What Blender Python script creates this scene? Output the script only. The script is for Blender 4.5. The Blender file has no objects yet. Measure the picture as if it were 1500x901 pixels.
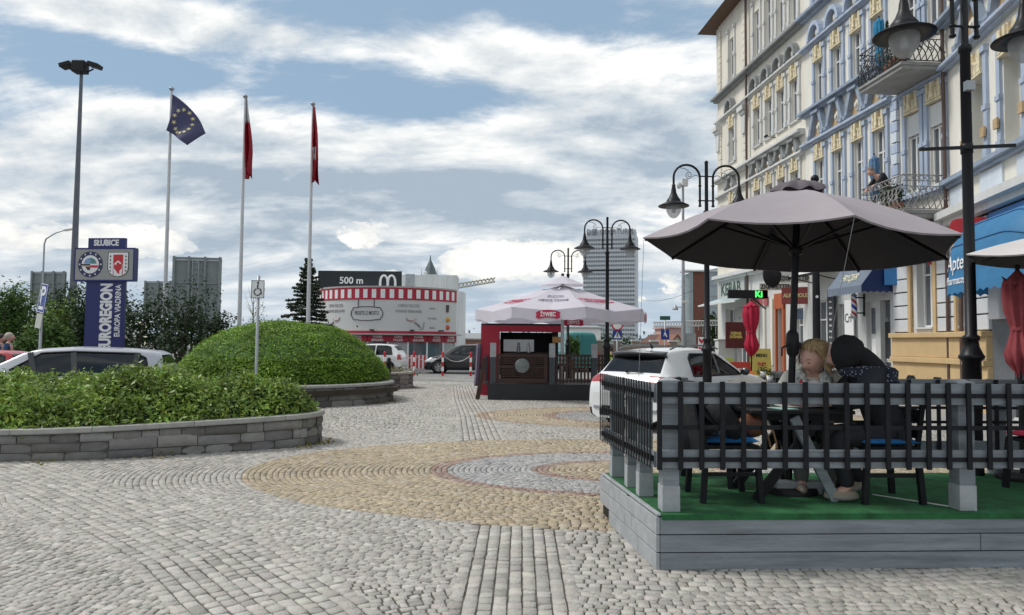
import bpy, math, random
import numpy as np
from mathutils import Vector, Matrix
sc = bpy.context.scene
COL = sc.collection
RND = random.Random(11)
NP = np.random.default_rng(5)
R = math.radians
PI = math.pi
# ---------------------------------------------------------------- camera
F0, PITCH, ROLL, HC = 1050.0, R(2.75), R(.5), 1.65
cam_d = bpy.data.cameras.new('camera'); cam = bpy.data.objects.new('camera', cam_d); COL.objects.link(cam)
cam_d.sensor_width = 36; cam_d.lens = 36*F0/1500; cam_d.clip_start = .05; cam_d.clip_end = 4000
cam.matrix_world = Matrix.Translation((0, 0, HC)) @ Matrix.Rotation(R(90)+PITCH, 4, 'X') @ Matrix.Rotation(ROLL, 4, 'Z')
sc.camera = cam
CM = cam.matrix_world.to_3x3()
def ray(px, py): return CM @ Vector(((px-750)/F0, -(py-450.5)/F0, -1))
def W(px, py, Y):                      # photo point -> world point at distance Y
    d = ray(px, py); return Vector((0, 0, HC)) + d*(Y/d.y)
def G(px, py, z=0.0):                  # photo point -> world point on height z
    d = ray(px, py); return Vector((0, 0, HC)) + d*((z-HC)/d.z)
# ---------------------------------------------------------------- materials
MATS = {}
def nt(m): return m.node_tree.nodes, m.node_tree.links
def mat(name, col=(.5, .5, .5), rough=.6, metal=0, var=.12, scale=3., bump=0., bscale=30., coat=0., spec=.5, emit=None, attr=None, trans=0., streak=False):
    if name in MATS: return MATS[name]
    m = bpy.data.materials.new(name); m.use_nodes = True; MATS[name] = m
    N, L = nt(m); p = N['Principled BSDF']
    p.inputs['Roughness'].default_value = rough; p.inputs['Metallic'].default_value = metal
    p.inputs['Specular IOR Level'].default_value = spec; p.inputs['Coat Weight'].default_value = coat; p.inputs['Coat Roughness'].default_value = .06
    p.inputs['Base Color'].default_value = (*col, 1)
    tc = N.new('ShaderNodeTexCoord')
    src = None
    if var > 0:
        n = N.new('ShaderNodeTexNoise'); n.inputs['Scale'].default_value = scale; n.inputs['Detail'].default_value = 6; n.inputs['Roughness'].default_value = .65
        if streak:
            mp = N.new('ShaderNodeMapping'); mp.inputs['Scale'].default_value = streak if isinstance(streak, tuple) else (1, 1, .15); L.new(tc.outputs['Object'], mp.inputs[0]); L.new(mp.outputs[0], n.inputs['Vector'])
        else: L.new(tc.outputs['Object'], n.inputs['Vector'])
        mx = N.new('ShaderNodeMix'); mx.data_type = 'RGBA'; mx.blend_type = 'MIX'
        rp = N.new('ShaderNodeMapRange'); rp.inputs[1].default_value = .3; rp.inputs[2].default_value = .7
        L.new(n.outputs[0], rp.inputs[0]); L.new(rp.outputs[0], mx.inputs[0])
        mx.inputs[6].default_value = (*[max(0, c*(1-var)) for c in col], 1); mx.inputs[7].default_value = (*[min(.95, c*(1+var)) for c in col], 1)
        src = mx.outputs[2]
    if attr:
        a = N.new('ShaderNodeAttribute'); a.attribute_name = attr
        if True:
            mm = N.new('ShaderNodeMix'); mm.data_type = 'RGBA'; mm.blend_type = 'MULTIPLY'; mm.inputs[0].default_value = 1
            mm.inputs[6].default_value = (*col, 1)
            if src is not None: L.new(src, mm.inputs[6])
            L.new(a.outputs['Color'], mm.inputs[7]); src = mm.outputs[2]
    if src is not None: L.new(src, p.inputs['Base Color'])
    if bump:
        b = N.new('ShaderNodeTexNoise'); b.inputs['Scale'].default_value = bscale; b.inputs['Detail'].default_value = 4
        L.new(tc.outputs['Object'], b.inputs['Vector'])
        bp = N.new('ShaderNodeBump'); bp.inputs['Strength'].default_value = bump; bp.inputs['Distance'].default_value = .02
        L.new(b.outputs[0], bp.inputs['Height']); L.new(bp.outputs[0], p.inputs['Normal'])
    if emit: p.inputs['Emission Color'].default_value = (*emit[:3], 1); p.inputs['Emission Strength'].default_value = emit[3]
    if trans:                                       # thin cloth or leaf that lets light through
        t = N.new('ShaderNodeBsdfTranslucent'); ms = N.new('ShaderNodeMixShader'); ms.inputs[0].default_value = trans
        if src is not None: L.new(src, t.inputs[0])
        else: t.inputs[0].default_value = (*col, 1)
        L.new(p.outputs[0], ms.inputs[1]); L.new(t.outputs[0], ms.inputs[2]); L.new(ms.outputs[0], N['Material Output'].inputs[0])
    return m
def glassmat(name, tint=(.25, .28, .28), rough=.03, refl=1.0):
    if name in MATS: return MATS[name]
    m = bpy.data.materials.new(name); m.use_nodes = True; MATS[name] = m
    N, L = nt(m); N.remove(N['Principled BSDF'])
    t = N.new('ShaderNodeBsdfTransparent'); t.inputs[0].default_value = (*tint, 1)
    g = N.new('ShaderNodeBsdfGlossy'); g.inputs['Roughness'].default_value = rough; g.inputs[0].default_value = (.9*refl, .95*refl, refl, 1)
    f = N.new('ShaderNodeFresnel'); f.inputs[0].default_value = 1.5
    mr = N.new('ShaderNodeMapRange'); mr.inputs[3].default_value = .015; mr.inputs[4].default_value = .85
    ms = N.new('ShaderNodeMixShader'); L.new(f.outputs[0], mr.inputs[0]); L.new(mr.outputs[0], ms.inputs[0]); L.new(t.outputs[0], ms.inputs[1]); L.new(g.outputs[0], ms.inputs[2])
    L.new(ms.outputs[0], N['Material Output'].inputs[0])
    return m
# ---------------------------------------------------------------- mesh building
class MB:
    def __init__(s, M=None): s.v = []; s.f = []; s.sm = []; s.M = M
    def add(s, vs, fs, smooth=False):
        b = len(s.v)
        for p in vs:
            p = Vector(p); s.v.append(tuple(s.M @ p) if s.M is not None else tuple(p))
        for f in fs: s.f.append(tuple(i+b for i in f)); s.sm.append(smooth)
        return s
    def box(s, c, d, rz=0, M=None):
        hx, hy, hz = d[0]/2, d[1]/2, d[2]/2
        ps = [Vector((x, y, z)) for z in (-hz, hz) for y in (-hy, hy) for x in (-hx, hx)]
        m = Matrix.Translation(c) @ (M if M is not None else Matrix.Rotation(rz, 4, 'Z'))
        return s.add([m @ p for p in ps], [(0, 2, 3, 1), (4, 5, 7, 6), (0, 1, 5, 4), (1, 3, 7, 5), (3, 2, 6, 7), (2, 0, 4, 6)])
    def bb(s, a, b): return s.box([(x+y)/2 for x, y in zip(a, b)], [abs(y-x) for x, y in zip(a, b)])
    def beam(s, a, b, w, h, up=(0, 0, 1)):           # rectangular bar from a to b
        a = Vector(a); b = Vector(b); x = (b-a); l = x.length; x.normalize(); u = Vector(up)
        y = u.cross(x)
        if y.length < 1e-4: y = Vector((0, 1, 0)).cross(x)
        y.normalize(); z = x.cross(y)
        M = Matrix((( x.x, y.x, z.x, 0), (x.y, y.y, z.y, 0), (x.z, y.z, z.z, 0), (0, 0, 0, 1)))
        return s.box((a+b)/2, (l, w, h), M=M)
    def tube(s, pts, r, n=8, cap=True, smooth=True):
        pts = [Vector(p) for p in pts]; k = len(pts); rs = r if isinstance(r, (list, tuple)) else [r]*k
        vs = []; prev = None
        for i, p in enumerate(pts):
            t = (pts[min(i+1, k-1)]-pts[max(i-1, 0)]).normalized()
            if prev is None:
                a = Vector((0, 0, 1)) if abs(t.z) < .9 else Vector((1, 0, 0)); u = t.cross(a).normalized()
            else: u = (prev - t*prev.dot(t)).normalized()
            prev = u; w = t.cross(u)
            for j in range(n): an = 2*PI*j/n; vs.append(p+(u*math.cos(an)+w*math.sin(an))*rs[i])
        fs = [(i*n+j, i*n+(j+1) % n, (i+1)*n+(j+1) % n, (i+1)*n+j) for i in range(k-1) for j in range(n)]
        s.add(vs, fs, smooth)
        if cap:
            s.add(vs[:n], [tuple(range(n-1, -1, -1))]); s.add(vs[-n:], [tuple(range(n))])
        return s
    def lathe(s, prof, c=(0, 0, 0), n=16, M=None, smooth=True):   # prof: (radius, z)
        c = Vector(c); vs = []
        for r, z in prof:
            for j in range(n):
                a = 2*PI*j/n; p = Vector((r*math.cos(a), r*math.sin(a), z)); vs.append(c+(M @ p if M is not None else p))
        fs = [(i*n+j, i*n+(j+1) % n, (i+1)*n+(j+1) % n, (i+1)*n+j) for i in range(len(prof)-1) for j in range(n)]
        return s.add(vs, fs, smooth)
    def prism(s, poly, a, b, M=None):                # outline in local xy, extruded z a..b, placed by M
        n = len(poly); vs = [Vector((x, y, a)) for x, y in poly]+[Vector((x, y, b)) for x, y in poly]
        if M is not None: vs = [M @ p for p in vs]
        return s.add(vs, [tuple(range(n-1, -1, -1)), tuple(range(n, 2*n))]+[(i, (i+1) % n, n+(i+1) % n, n+i) for i in range(n)])
    def ball(s, c, r, sc_=(1, 1, 1), n=12, m=8, M=None):
        return s.lathe([(max(.001, r*math.sin(PI*i/m)), -r*math.cos(PI*i/m)) for i in range(m+1)], c, n, M=(M if M is not None else Matrix()) @ Matrix.Diagonal((*sc_, 1)))
    def grid(s, rows, smooth=True, closed=False):
        k = len(rows[0]); vs = [p for r in rows for p in r]; kk = k if closed else k-1
        return s.add(vs, [(i*k+j, i*k+(j+1) % k, (i+1)*k+(j+1) % k, (i+1)*k+j) for i in range(len(rows)-1) for j in range(kk)], smooth)
    def build(s, name, m, parent=None, bevel=0, solid=0, sub=0):
        me = bpy.data.meshes.new(name); me.from_pydata(s.v, [], s.f); me.polygons.foreach_set('use_smooth', s.sm)
        me.materials.append(m); o = bpy.data.objects.new(name, me); COL.objects.link(o)
        if parent is not None: o.parent = parent
        if solid: md = o.modifiers.new('solid', 'SOLIDIFY'); md.thickness = solid; md.offset = 0
        if bevel: md = o.modifiers.new('bevel', 'BEVEL'); md.width = bevel; md.segments = 2; md.limit_method = 'ANGLE'; md.harden_normals = False
        if sub: md = o.modifiers.new('sub', 'SUBSURF'); md.levels = sub; md.render_levels = sub
        return o
def tag(o, label=None, cat=None, group=None, kind=None):
    if label: o['label'] = label
    if cat: o['category'] = cat
    if group: o['group'] = group
    if kind: o['kind'] = kind
    return o
def thing(name, label, cat, loc=(0, 0, 0), rz=0, group=None):
    o = bpy.data.objects.new(name, None); o.empty_display_size = .2; COL.objects.link(o)
    o.location = loc; o.rotation_euler = (0, 0, rz); return tag(o, label, cat, group)
KIDS = {}
def kids(o):
    return [c for c in COL.objects if c.parent is o]
def dup(root, loc, rz, label=None):
    r = root.copy(); COL.objects.link(r); r.location = loc; r.rotation_euler = (0, 0, rz)
    if label: r['label'] = label
    for ch in kids(root):
        c = ch.copy(); COL.objects.link(c); c.parent = r
        for g in kids(ch):
            d = g.copy(); COL.objects.link(d); d.parent = c
    return r
def frame(o, x, y, z=None):            # matrix with local x,y axes and origin
    x = Vector(x).normalized(); y = Vector(y).normalized(); z = Vector(z) if z else x.cross(y)
    return Matrix(((x.x, y.x, z.x, o[0]), (x.y, y.y, z.y, o[1]), (x.z, y.z, z.z, o[2]), (0, 0, 0, 1)))
FACE = lambda o, rz=0: Matrix.Translation(o) @ Matrix.Rotation(rz, 4, 'Z') @ Matrix.Rotation(R(90), 4, 'X')   # sign plane: x right, y up, z towards -Y
def text(s, size, m, parent, M, name='lettering', sx=1., off=0., ext=.004, align='CENTER', mirror=False, spacing=1., bend=None):
    cu = bpy.data.curves.new('t', 'FONT'); cu.body = s; cu.size = size; cu.align_x = align; cu.align_y = 'CENTER'; cu.offset = off; cu.extrude = ext; cu.resolution_u = 3; cu.space_character = spacing
    o = bpy.data.objects.new('t', cu); me = bpy.data.meshes.new_from_object(o); bpy.data.objects.remove(o); bpy.data.curves.remove(cu)
    for v in me.vertices:
        c = Vector((v.co.x*sx*(-1 if mirror else 1), v.co.y, v.co.z)); v.co = bend(c) if bend else M @ c
    me.materials.clear(); me.materials.append(m); me.name = name
    ob = bpy.data.objects.new(name, me); COL.objects.link(ob)
    if parent is not None: ob.parent = parent
    return ob
def npmesh(name, V, Q, m, parent=None, attr=None, smooth=False):   # V (n,3), Q (k,4)
    me = bpy.data.meshes.new(name); V = np.asarray(V, np.float32); Q = np.asarray(Q, np.int32); k, w = Q.shape
    me.vertices.add(len(V)); me.vertices.foreach_set('co', V.ravel()); me.loops.add(k*w); me.loops.foreach_set('vertex_index', Q.ravel())
    me.polygons.add(k); me.polygons.foreach_set('loop_start', np.arange(k, dtype=np.int32)*w)
    if smooth: me.polygons.foreach_set('use_smooth', np.ones(k, bool))
    me.update(calc_edges=True)
    if attr is not None:
        a = me.attributes.new('tint', 'FLOAT_COLOR', 'POINT'); a.data.foreach_set('color', np.concatenate([attr, np.ones((len(V), 1))], 1).astype(np.float32).ravel())
    me.materials.append(m); o = bpy.data.objects.new(name, me); COL.objects.link(o)
    if parent is not None: o.parent = parent
    return o
def leaves(name, P, size, m, parent=None, up=.35, aspect=.5, tvar=.35, N0=None, hue=(1., 1., .8)):
    """diamond leaves at points P; N0 = preferred facing"""
    n = len(P); P = np.asarray(P)
    nr = NP.normal(size=(n, 3)); nr[:, 2] += up*2
    if N0 is not None: nr = nr*.55+np.asarray(N0)*1.2
    nr /= np.linalg.norm(nr, axis=1)[:, None]
    t = np.cross(nr, NP.normal(size=(n, 3))); t /= np.linalg.norm(t, axis=1)[:, None]+1e-9; b = np.cross(nr, t)
    s = (size*(.6+.8*NP.random(n)))[:, None]
    V = np.stack([P-t*s*.5, P+b*s*aspect*.5-nr*s*.06, P+t*s*.5, P-b*s*aspect*.5-nr*s*.06], 1).reshape(-1, 3)
    g = 1+tvar*(NP.random(n)*2-1); y = NP.random(n)
    c = np.stack([g*(1+.35*y*hue[0]-.1), g*np.ones(n), g*(1-.3*y)], 1)
    return npmesh(name, V, np.arange(4*n).reshape(-1, 4), m, parent, np.repeat(c, 4, 0))
def vnoise(x, y, s=1., seed=0):        # cheap smooth noise for shapes
    return (np.sin(x*1.7*s+seed)+np.sin(y*2.1*s+1.3*seed+.7*np.sin(x*s))+np.sin((x+y)*1.13*s+2.1*seed)+.6*np.sin(x*3.7*s-y*2.9*s+seed)+.5*np.sin(x*6.1*s+y*5.3*s+2*seed))/4.1
# shared materials
M_black = mat('black_iron', (.006, .0065, .009), .42, .0, .3, bump=.05, spec=.28)
M_dark = mat('dark_plastic', (.012, .012, .014), .55, spec=.3)
M_rubber = mat('rubber', (.018, .018, .018), .8)
M_white = mat('white_paint', (.74, .74, .72), .5, var=.06)
M_steel = mat('galvanised_steel', (.36, .38, .4), .45, .6, .12)
M_glass = glassmat('clear_glass', (.8, .83, .83))
M_winglass = mat('window_pane', (.10, .115, .135), .06, var=.35, scale=.8, spec=.9)
M_wood = mat('grey_painted_wood', (.215, .24, .26), .62, var=.34, scale=5, bump=.25, bscale=25, streak=(.25, 1, 3.2), spec=.3)
M_woodl = mat('pale_grey_wood', (.34, .36, .375), .62, var=.16, scale=7, bump=.2, bscale=25)
M_slat = mat('charcoal_slat', (.010, .011, .014), .55, spec=.25, var=.25, scale=5, bump=.1)
M_blue = mat('sign_blue', (.012, .045, .25), .35, var=.06)
M_navy = mat('navy_panel', (.010, .018, .13), .35, var=.08)
M_red = mat('signal_red', (.55, .02, .03), .42, var=.08)
M_lwhite = mat('letter_white', (.82, .82, .82), .5, var=.03)
M_lblack = mat('letter_black', (.02, .02, .02), .6, var=0)
M_lred = mat('letter_red', (.5, .02, .04), .5, var=0)
# ================================================================ sky and light
SUN_EL, SUN_AZ = R(52), R(-80)         # azimuth from +Y, towards +X positive
wd = bpy.data.worlds.new('World'); sc.world = wd; wd.use_nodes = True
N, L = wd.node_tree.nodes, wd.node_tree.links
bg = N['Background']; bg.inputs[1].default_value = .1
sky = N.new('ShaderNodeTexSky'); sky.sky_type = 'NISHITA'; sky.sun_disc = False; sky.sun_elevation = SUN_EL; sky.sun_rotation = SUN_AZ; sky.air_density = 1.1; sky.dust_density = 1.2
def nm(op, a=None, b=None, clamp=False, c=None):
    n = N.new('ShaderNodeMath'); n.operation = op; n.use_clamp = clamp
    for i, v in enumerate((a, b, c)):
        if v is None: continue
        if isinstance(v, (int, float)): n.inputs[i].default_value = v
        else: L.new(v, n.inputs[i])
    return n.outputs[0]
def mr(v, a, b, c=0., d=1., smooth=True):
    n = N.new('ShaderNodeMapRange'); n.interpolation_type = 'SMOOTHSTEP' if smooth else 'LINEAR'
    L.new(v, n.inputs[0])
    for i, q in enumerate((a, b, c, d)): n.inputs[i+1].default_value = q
    return n.outputs[0]
def mixc(f, a, b, mode='MIX'):
    n = N.new('ShaderNodeMix'); n.data_type = 'RGBA'; n.blend_type = mode
    for i, v in ((0, f), (6, a), (7, b)):
        if isinstance(v, (int, float)): n.inputs[i].default_value = v
        elif isinstance(v, tuple): n.inputs[i].default_value = (*v, 1)
        else: L.new(v, n.inputs[i])
    return n.outputs[2]
tc = N.new('ShaderNodeTexCoord'); sx = N.new('ShaderNodeSeparateXYZ'); L.new(tc.outputs['Generated'], sx.inputs[0])
dx, dy, dz = sx.outputs
zc = nm('MAXIMUM', dz, .0)
den = nm('ADD', zc, .26)
def comb(x, y, z):
    n = N.new('ShaderNodeCombineXYZ')
    for i, v in enumerate((x, y, z)):
        if isinstance(v, (int, float)): n.inputs[i].default_value = v
        else: L.new(v, n.inputs[i])
    return n.outputs[0]
cp = comb(nm('DIVIDE', dx, den), nm('MULTIPLY', nm('DIVIDE', dy, den), 1.75), 0.)     # a cloud layer seen in perspective
def noise(vec, scale, detail=8, rough=.58, dist=.0, off=(0, 0, 0)):
    mp = N.new('ShaderNodeMapping'); mp.inputs['Location'].default_value = off; L.new(vec, mp.inputs[0])
    n = N.new('ShaderNodeTexNoise'); n.inputs['Scale'].default_value = scale; n.inputs['Detail'].default_value = detail; n.inputs['Roughness'].default_value = rough; n.inputs['Distortion'].default_value = dist
    L.new(mp.outputs[0], n.inputs['Vector']); return n.outputs[0]
az = nm('ARCTAN2', dx, dy)                                  # bearing
el = nm('ARCSINE', dz)
lo = comb(az, nm('MULTIPLY', el, 1.9), 0.)                   # low cumulus banks: bearing and height
def blob(a0, e0, ra, re):
    u = nm('DIVIDE', nm('SUBTRACT', az, a0), ra); v = nm('DIVIDE', nm('SUBTRACT', el, e0), re)
    return nm('EXPONENT', nm('MULTIPLY', nm('ADD', nm('MULTIPLY', u, u), nm('MULTIPLY', v, v)), -1.))
def pxd(px, py): d = ray(px, py).normalized(); return math.atan2(d.x, d.y), math.asin(d.z)
def bl(px, py, rx, ry): a, e = pxd(px, py); return blob(a, e, rx/1050., ry/1050.)
def acc(terms):
    o = None
    for w, b in terms:
        t = nm('MULTIPLY', b, w); o = t if o is None else nm('ADD', o, t)
    return o
n1 = noise(cp, 1.15, 10, .60, .35, (3.1, .4, 0)); n2 = noise(cp, 2.6, 9, .6, .3, (1.7, 5.2, 0)); n2b = noise(cp, 2.6, 9, .6, .3, (1.7, 5.2-.16, 0))
n3 = noise(lo, 8.0, 10, .60, .25, (2.3, 7.1, 0)); n3b = noise(lo, 8.0, 10, .60, .25, (2.3, 7.1+.10, 0)); n4 = noise(lo, 3.2, 8, .58, .4, (9.3, 1.2, 0)); n4b = noise(lo, 3.2, 8, .58, .4, (9.3, 1.2+.14, 0))
gaps = acc([(.20, bl(330, 108, 340, 30)), (.16, bl(560, 125, 130, 45)), (.20, bl(760, 15, 210, 50)), (.10, bl(60, 75, 120, 22)), (.17, bl(650, 170, 170, 26)), (.10, bl(900, 60, 130, 40)), (.10, bl(430, 20, 120, 18))])
thick = acc([(.20, bl(180, 240, 340, 100)), (.20, bl(600, 270, 360, 80)), (.22, bl(950, 200, 160, 110)), (.15, bl(560, 75, 130, 34)), (.2, bl(240, 32, 170, 26)), (.16, bl(830, 95, 150, 26))])
cov = nm('ADD', nm('SUBTRACT', nm('ADD', n1, nm('MULTIPLY', nm('SUBTRACT', n2, .5), .75)), gaps), nm('ADD', thick, .07))
c_hi = mr(cov, .40, .64)
belly = acc([(.70, bl(650, 290, 210, 46)), (.5, bl(330, 290, 80, 40)), (.45, bl(900, 330, 190, 60)), (.35, bl(120, 400, 200, 50)), (.45, bl(430, 345, 110, 46)), (.5, bl(985, 260, 70, 90)), (.25, bl(150, 240, 160, 26))])
lit = nm('ADD', nm('MULTIPLY', nm('SUBTRACT', n2, n2b), 2.3), nm('MULTIPLY', nm('SUBTRACT', n4, n4b), 2.2))
lum = nm('SUBTRACT', nm('ADD', nm('ADD', .65, lit), nm('MULTIPLY', nm('SUBTRACT', .62, cov), .75)), nm('MULTIPLY', belly, nm('ADD', .05, nm('MULTIPLY', n4, .95))), True)
rp = N.new('ShaderNodeValToRGB'); L.new(lum, rp.inputs[0]); e_ = rp.color_ramp.elements
CS = ((0., (.37, .445, .525)), (.3, (.52, .585, .645)), (.62, (.70, .735, .755)), (1., (.95, .95, .93)))
e_[0].position = 0; e_[1].position = 1
for i_, (ps, cc) in enumerate(CS):
    el_ = e_[0] if i_ == 0 else e_[-1] if i_ == len(CS)-1 else e_.new(ps); el_.color = (*cc, 1)
hi_col = mixc(1., rp.outputs[0], (10., 10., 10.), 'MULTIPLY')
blue = mixc(.8, sky.outputs[0], (2.9, 4.15, 5.5))
blue = mixc(mr(el, 0., .30), mixc(.75, blue, (4.2, 5.2, 6.3)), blue)
col = mixc(c_hi, blue, hi_col)
veil = mr(el, .01, .15, .62, .0)
col = mixc(veil, col, (4.6, 5.5, 6.5))
bank = acc([(.95, bl(765, 378, 100, 26)), (.75, bl(700, 385, 50, 20)), (.62, bl(190, 350, 170, 20)), (.5, bl(540, 340, 50, 24)), (.45, bl(930, 415, 90, 30)), (.35, bl(60, 360, 90, 20)), (.45, bl(660, 470, 90, 16)), (.4, bl(880, 475, 120, 20)), (.38, bl(620, 405, 90, 14))])
bv = nm('ADD', bank, nm('MULTIPLY', nm('MULTIPLY', nm('SUBTRACT', n3, .5), 3.4), mr(bank, .02, .30)))
cb = mr(bv, .36, .50)
cl = nm('ADD', nm('ADD', .52, nm('MULTIPLY', nm('SUBTRACT', n3, n3b), 3.5)), nm('MULTIPLY', nm('SUBTRACT', bank, .5), .6), True)
cb_col = mixc(cl, (4.9, 5.6, 6.2), (9.6, 9.4, 8.9))
col = mixc(cb, col, cb_col)
col = mixc(mr(dz, -.02, .0), (2.6, 2.6, 2.6), col)
L.new(col, bg.inputs[0])
sun_d = bpy.data.lights.new('sun', 'SUN'); sun_d.energy = 2.0; sun_d.angle = R(14); sun_d.color = (1, .96, .9)
sun = bpy.data.objects.new('sun', sun_d); COL.objects.link(sun)
sd = Vector((math.sin(SUN_AZ)*math.cos(SUN_EL), math.cos(SUN_AZ)*math.cos(SUN_EL), math.sin(SUN_EL)))
sun.rotation_euler = sd.to_track_quat('Z', 'Y').to_euler()
sc.view_settings.view_transform = 'Standard'; sc.view_settings.look = 'None'; sc.view_settings.exposure = .18; sc.view_settings.gamma = 1
# ================================================================ ground and cobbles
def pavemat():
    m = bpy.data.materials.new('far_paving'); m.use_nodes = True; Nn, Ll = nt(m); p = Nn['Principled BSDF']; p.inputs['Roughness'].default_value = .85
    t = Nn.new('ShaderNodeTexCoord'); br = Nn.new('ShaderNodeTexBrick'); br.inputs['Scale'].default_value = 7; br.inputs['Color1'].default_value = (.33, .325, .31, 1); br.inputs['Color2'].default_value = (.26, .255, .245, 1); br.inputs['Mortar'].default_value = (.12, .115, .105, 1); br.inputs['Mortar Size'].default_value = .03
    n = Nn.new('ShaderNodeTexNoise'); n.inputs['Scale'].default_value = .6; n.inputs['Detail'].default_value = 8
    mx = Nn.new('ShaderNodeMix'); mx.data_type = 'RGBA'; mx.blend_type = 'OVERLAY'; mx.inputs[0].default_value = .5
    Ll.new(t.outputs['Object'], br.inputs['Vector']); Ll.new(t.outputs['Object'], n.inputs['Vector']); Ll.new(br.outputs[0], mx.inputs[6]); Ll.new(n.outputs[0], mx.inputs[7]); Ll.new(mx.outputs[2], p.inputs['Base Color'])
    return m
def struct(name, mb, m, **k): return tag(mb.build(name, m, **k), kind='structure')
g = MB(); g.add([(-1500, -60, 0), (1500, -60, 0), (1500, 2500, 0), (-1500, 2500, 0)], [(0, 1, 2, 3)]); struct('ground', g, pavemat())
g = MB(); g.add([(-40, 36, .004), (2.2, 36, .004), (3.2, 44.5, .004), (-40, 44.5, .004)], [(0, 1, 2, 3)]); struct('road', g, mat('asphalt', (.10, .10, .105), .85, var=.2, bump=.2, bscale=60))
g = MB(); g.add([(-40, 12.8, .008), (-5.6, 13.6, .008), (-9.0, 34, .008), (-40, 34, .008)], [(0, 1, 2, 3)]); struct('car_park', g, mat('asphalt', (.1, .1, .105)))
g = MB(); g.add([(-9.5, .5, .004), (12, .5, .004), (12, 17, .004), (2.6, 30, .004), (-4.6, 30, .004), (-9.5, 15, .004)], [(0, 1, 2, 3, 4, 5)]); struct('paving_bed', g, mat('joint_dirt', (.085, .077, .064), .95, var=.3, scale=2))
E1, E2 = (1.6, 9.3, 4.9, 2.95), (3.7, 16.1, 4.5, 2.5)
def ell(x, y, e): return np.hypot((x-e[0])/e[2], (y-e[1])/e[3])
BL = np.array([G(-60, 668), G(0, 686), G(80, 714), G(167, 751), G(232, 779), G(300, 813), G(417, 905), G(560, 1100)])[:, :2]
BF = np.array([G(757, 772), G(755, 850), G(753, 920), G(750, 1200)])[:, :2]
BR = np.array([G(707, 646), G(696, 610), G(683, 585), G(677, 566), G(690, 553)])[:, :2]
def dense(p, n=300):
    d = np.r_[0, np.cumsum(np.hypot(*np.diff(p, axis=0).T))]; t = np.linspace(0, d[-1], n)
    q = np.stack([np.interp(t, d, p[:, i]) for i in (0, 1)], 1)
    for _ in range(12): q[1:-1] = (q[:-2]+2*q[1:-1]+q[2:])/4
    return q
BL, BF, BR = dense(BL), dense(BF), dense(BR)
def pdist(x, y, q):
    out = np.full(len(x), 9e9)
    for a in q[::3]: out = np.minimum(out, (x-a[0])**2+(y-a[1])**2)
    return np.sqrt(out)
WL, WF, WR = .52, .42, .42
def region(x, y, m=0., g_=0.):
    r = np.full(len(x), 6); e1, e2 = ell(x, y, E1), ell(x, y, E2)
    r[(e1 < 1.55+g_)] = 1; r[(e2 < 1.3+g_) & (e1 > 1.06)] = 2
    r[(pdist(x, y, BR) < WR-m) & (e1 > 1.0)] = 5
    r[pdist(x, y, BL) < WL-m] = 3; r[(pdist(x, y, BF) < WF-m) & (e1 > 1.01)] = 4
    return r
S = []                                  # x, y, angle, length, width
def addS(x, y, a, l, w, fam):
    x, y = np.asarray(x), np.asarray(y); k = (region(x, y) == fam) | (region(x, y, .045, -.012 if fam == 6 else .012) == fam)
    k &= (y > 2.7) & (y < 29.5) & (np.abs(x) < .78*y+2.8) & (x < 11.5-.28*np.maximum(0, y-16.5)) & (x > -9)
    k &= ~((y > 13) & (x < -4.6)) & ~((x < -4.5) & (y > 10.9))
    for arr in zip(x[k], y[k], np.broadcast_to(a, x.shape)[k], np.broadcast_to(l, x.shape)[k], np.broadcast_to(w, x.shape)[k]): S.append(arr)
def rowcells(length, mean=.10):
    n = max(3, int(length/mean)); c = np.cumsum(.7+.6*NP.random(n)); c = np.r_[0, c/c[-1]*length]; return (c[:-1]+c[1:])/2, np.diff(c)
for fam, E in ((1, E1), (2, E2)):
    rw = .072; kmax = int((1.75 if fam == 1 else 1.4)*E[2]/rw)
    for k in range(1, kmax):
        e = k*rw/E[2]
        th = np.linspace(0, 2*PI, 400); px_, py_ = E[0]+e*E[2]*np.cos(th), E[1]+e*E[3]*np.sin(th)
        d = np.r_[0, np.cumsum(np.hypot(np.diff(px_), np.diff(py_)))]; c, l = rowcells(d[-1])
        t = np.interp(c, d, th); a = np.arctan2(E[3]*np.cos(t), -E[2]*np.sin(t))
        wloc = rw*np.hypot(np.cos(t), E[3]/E[2]*np.sin(t))
        # slightly flattened rows where the ellipse is tight: keep every row at least 9 cm
        keep = (wloc > .046) | (k % 2 == 0)
        wl = np.where(wloc > .046, wloc, wloc*2)
        addS(E[0]+e*E[2]*np.cos(t)[keep], E[1]+e*E[3]*np.sin(t)[keep], a[keep], l[keep], wl[keep], fam)
for fam, q, wd_ in ((3, BL, WL), (4, BF, WF), (5, BR, WR)):
    tg = np.gradient(q, axis=0); tg /= np.linalg.norm(tg, axis=1)[:, None]; nn = np.stack([-tg[:, 1], tg[:, 0]], 1)
    rows = 11 if fam == 3 else 9 if fam == 4 else 8
    for i in range(-1, rows+1):
        w = 2*wd_/rows; o = -wd_+w*(i+.5); p = q+nn*o
        d = np.r_[0, np.cumsum(np.hypot(*np.diff(p, axis=0).T))]; c, l = rowcells(d[-1], .115)
        ii = np.interp(c, d, np.arange(len(q))).astype(int); addS(np.interp(c, d, p[:, 0]), np.interp(c, d, p[:, 1]), np.arctan2(tg[ii, 1], tg[ii, 0]), l, w, fam)
yy = 2.4
while yy < 29.5:
    rw = .068 if yy < 11 else .10
    c, l = rowcells(26, rw*1.1); x = c-11; f = lambda x_: yy+.22*np.sin(x_*.9+.13*yy)+.12*np.sin(x_*2.1+yy*.5)
    addS(x, f(x), np.arctan2(f(x+.05)-f(x-.05), .1), l, rw, 6); yy += rw
S = np.array(S); ns = len(S); x, y, a, l, w = S.T
e1, e2 = ell(x, y, E1), ell(x, y, E2)
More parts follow.
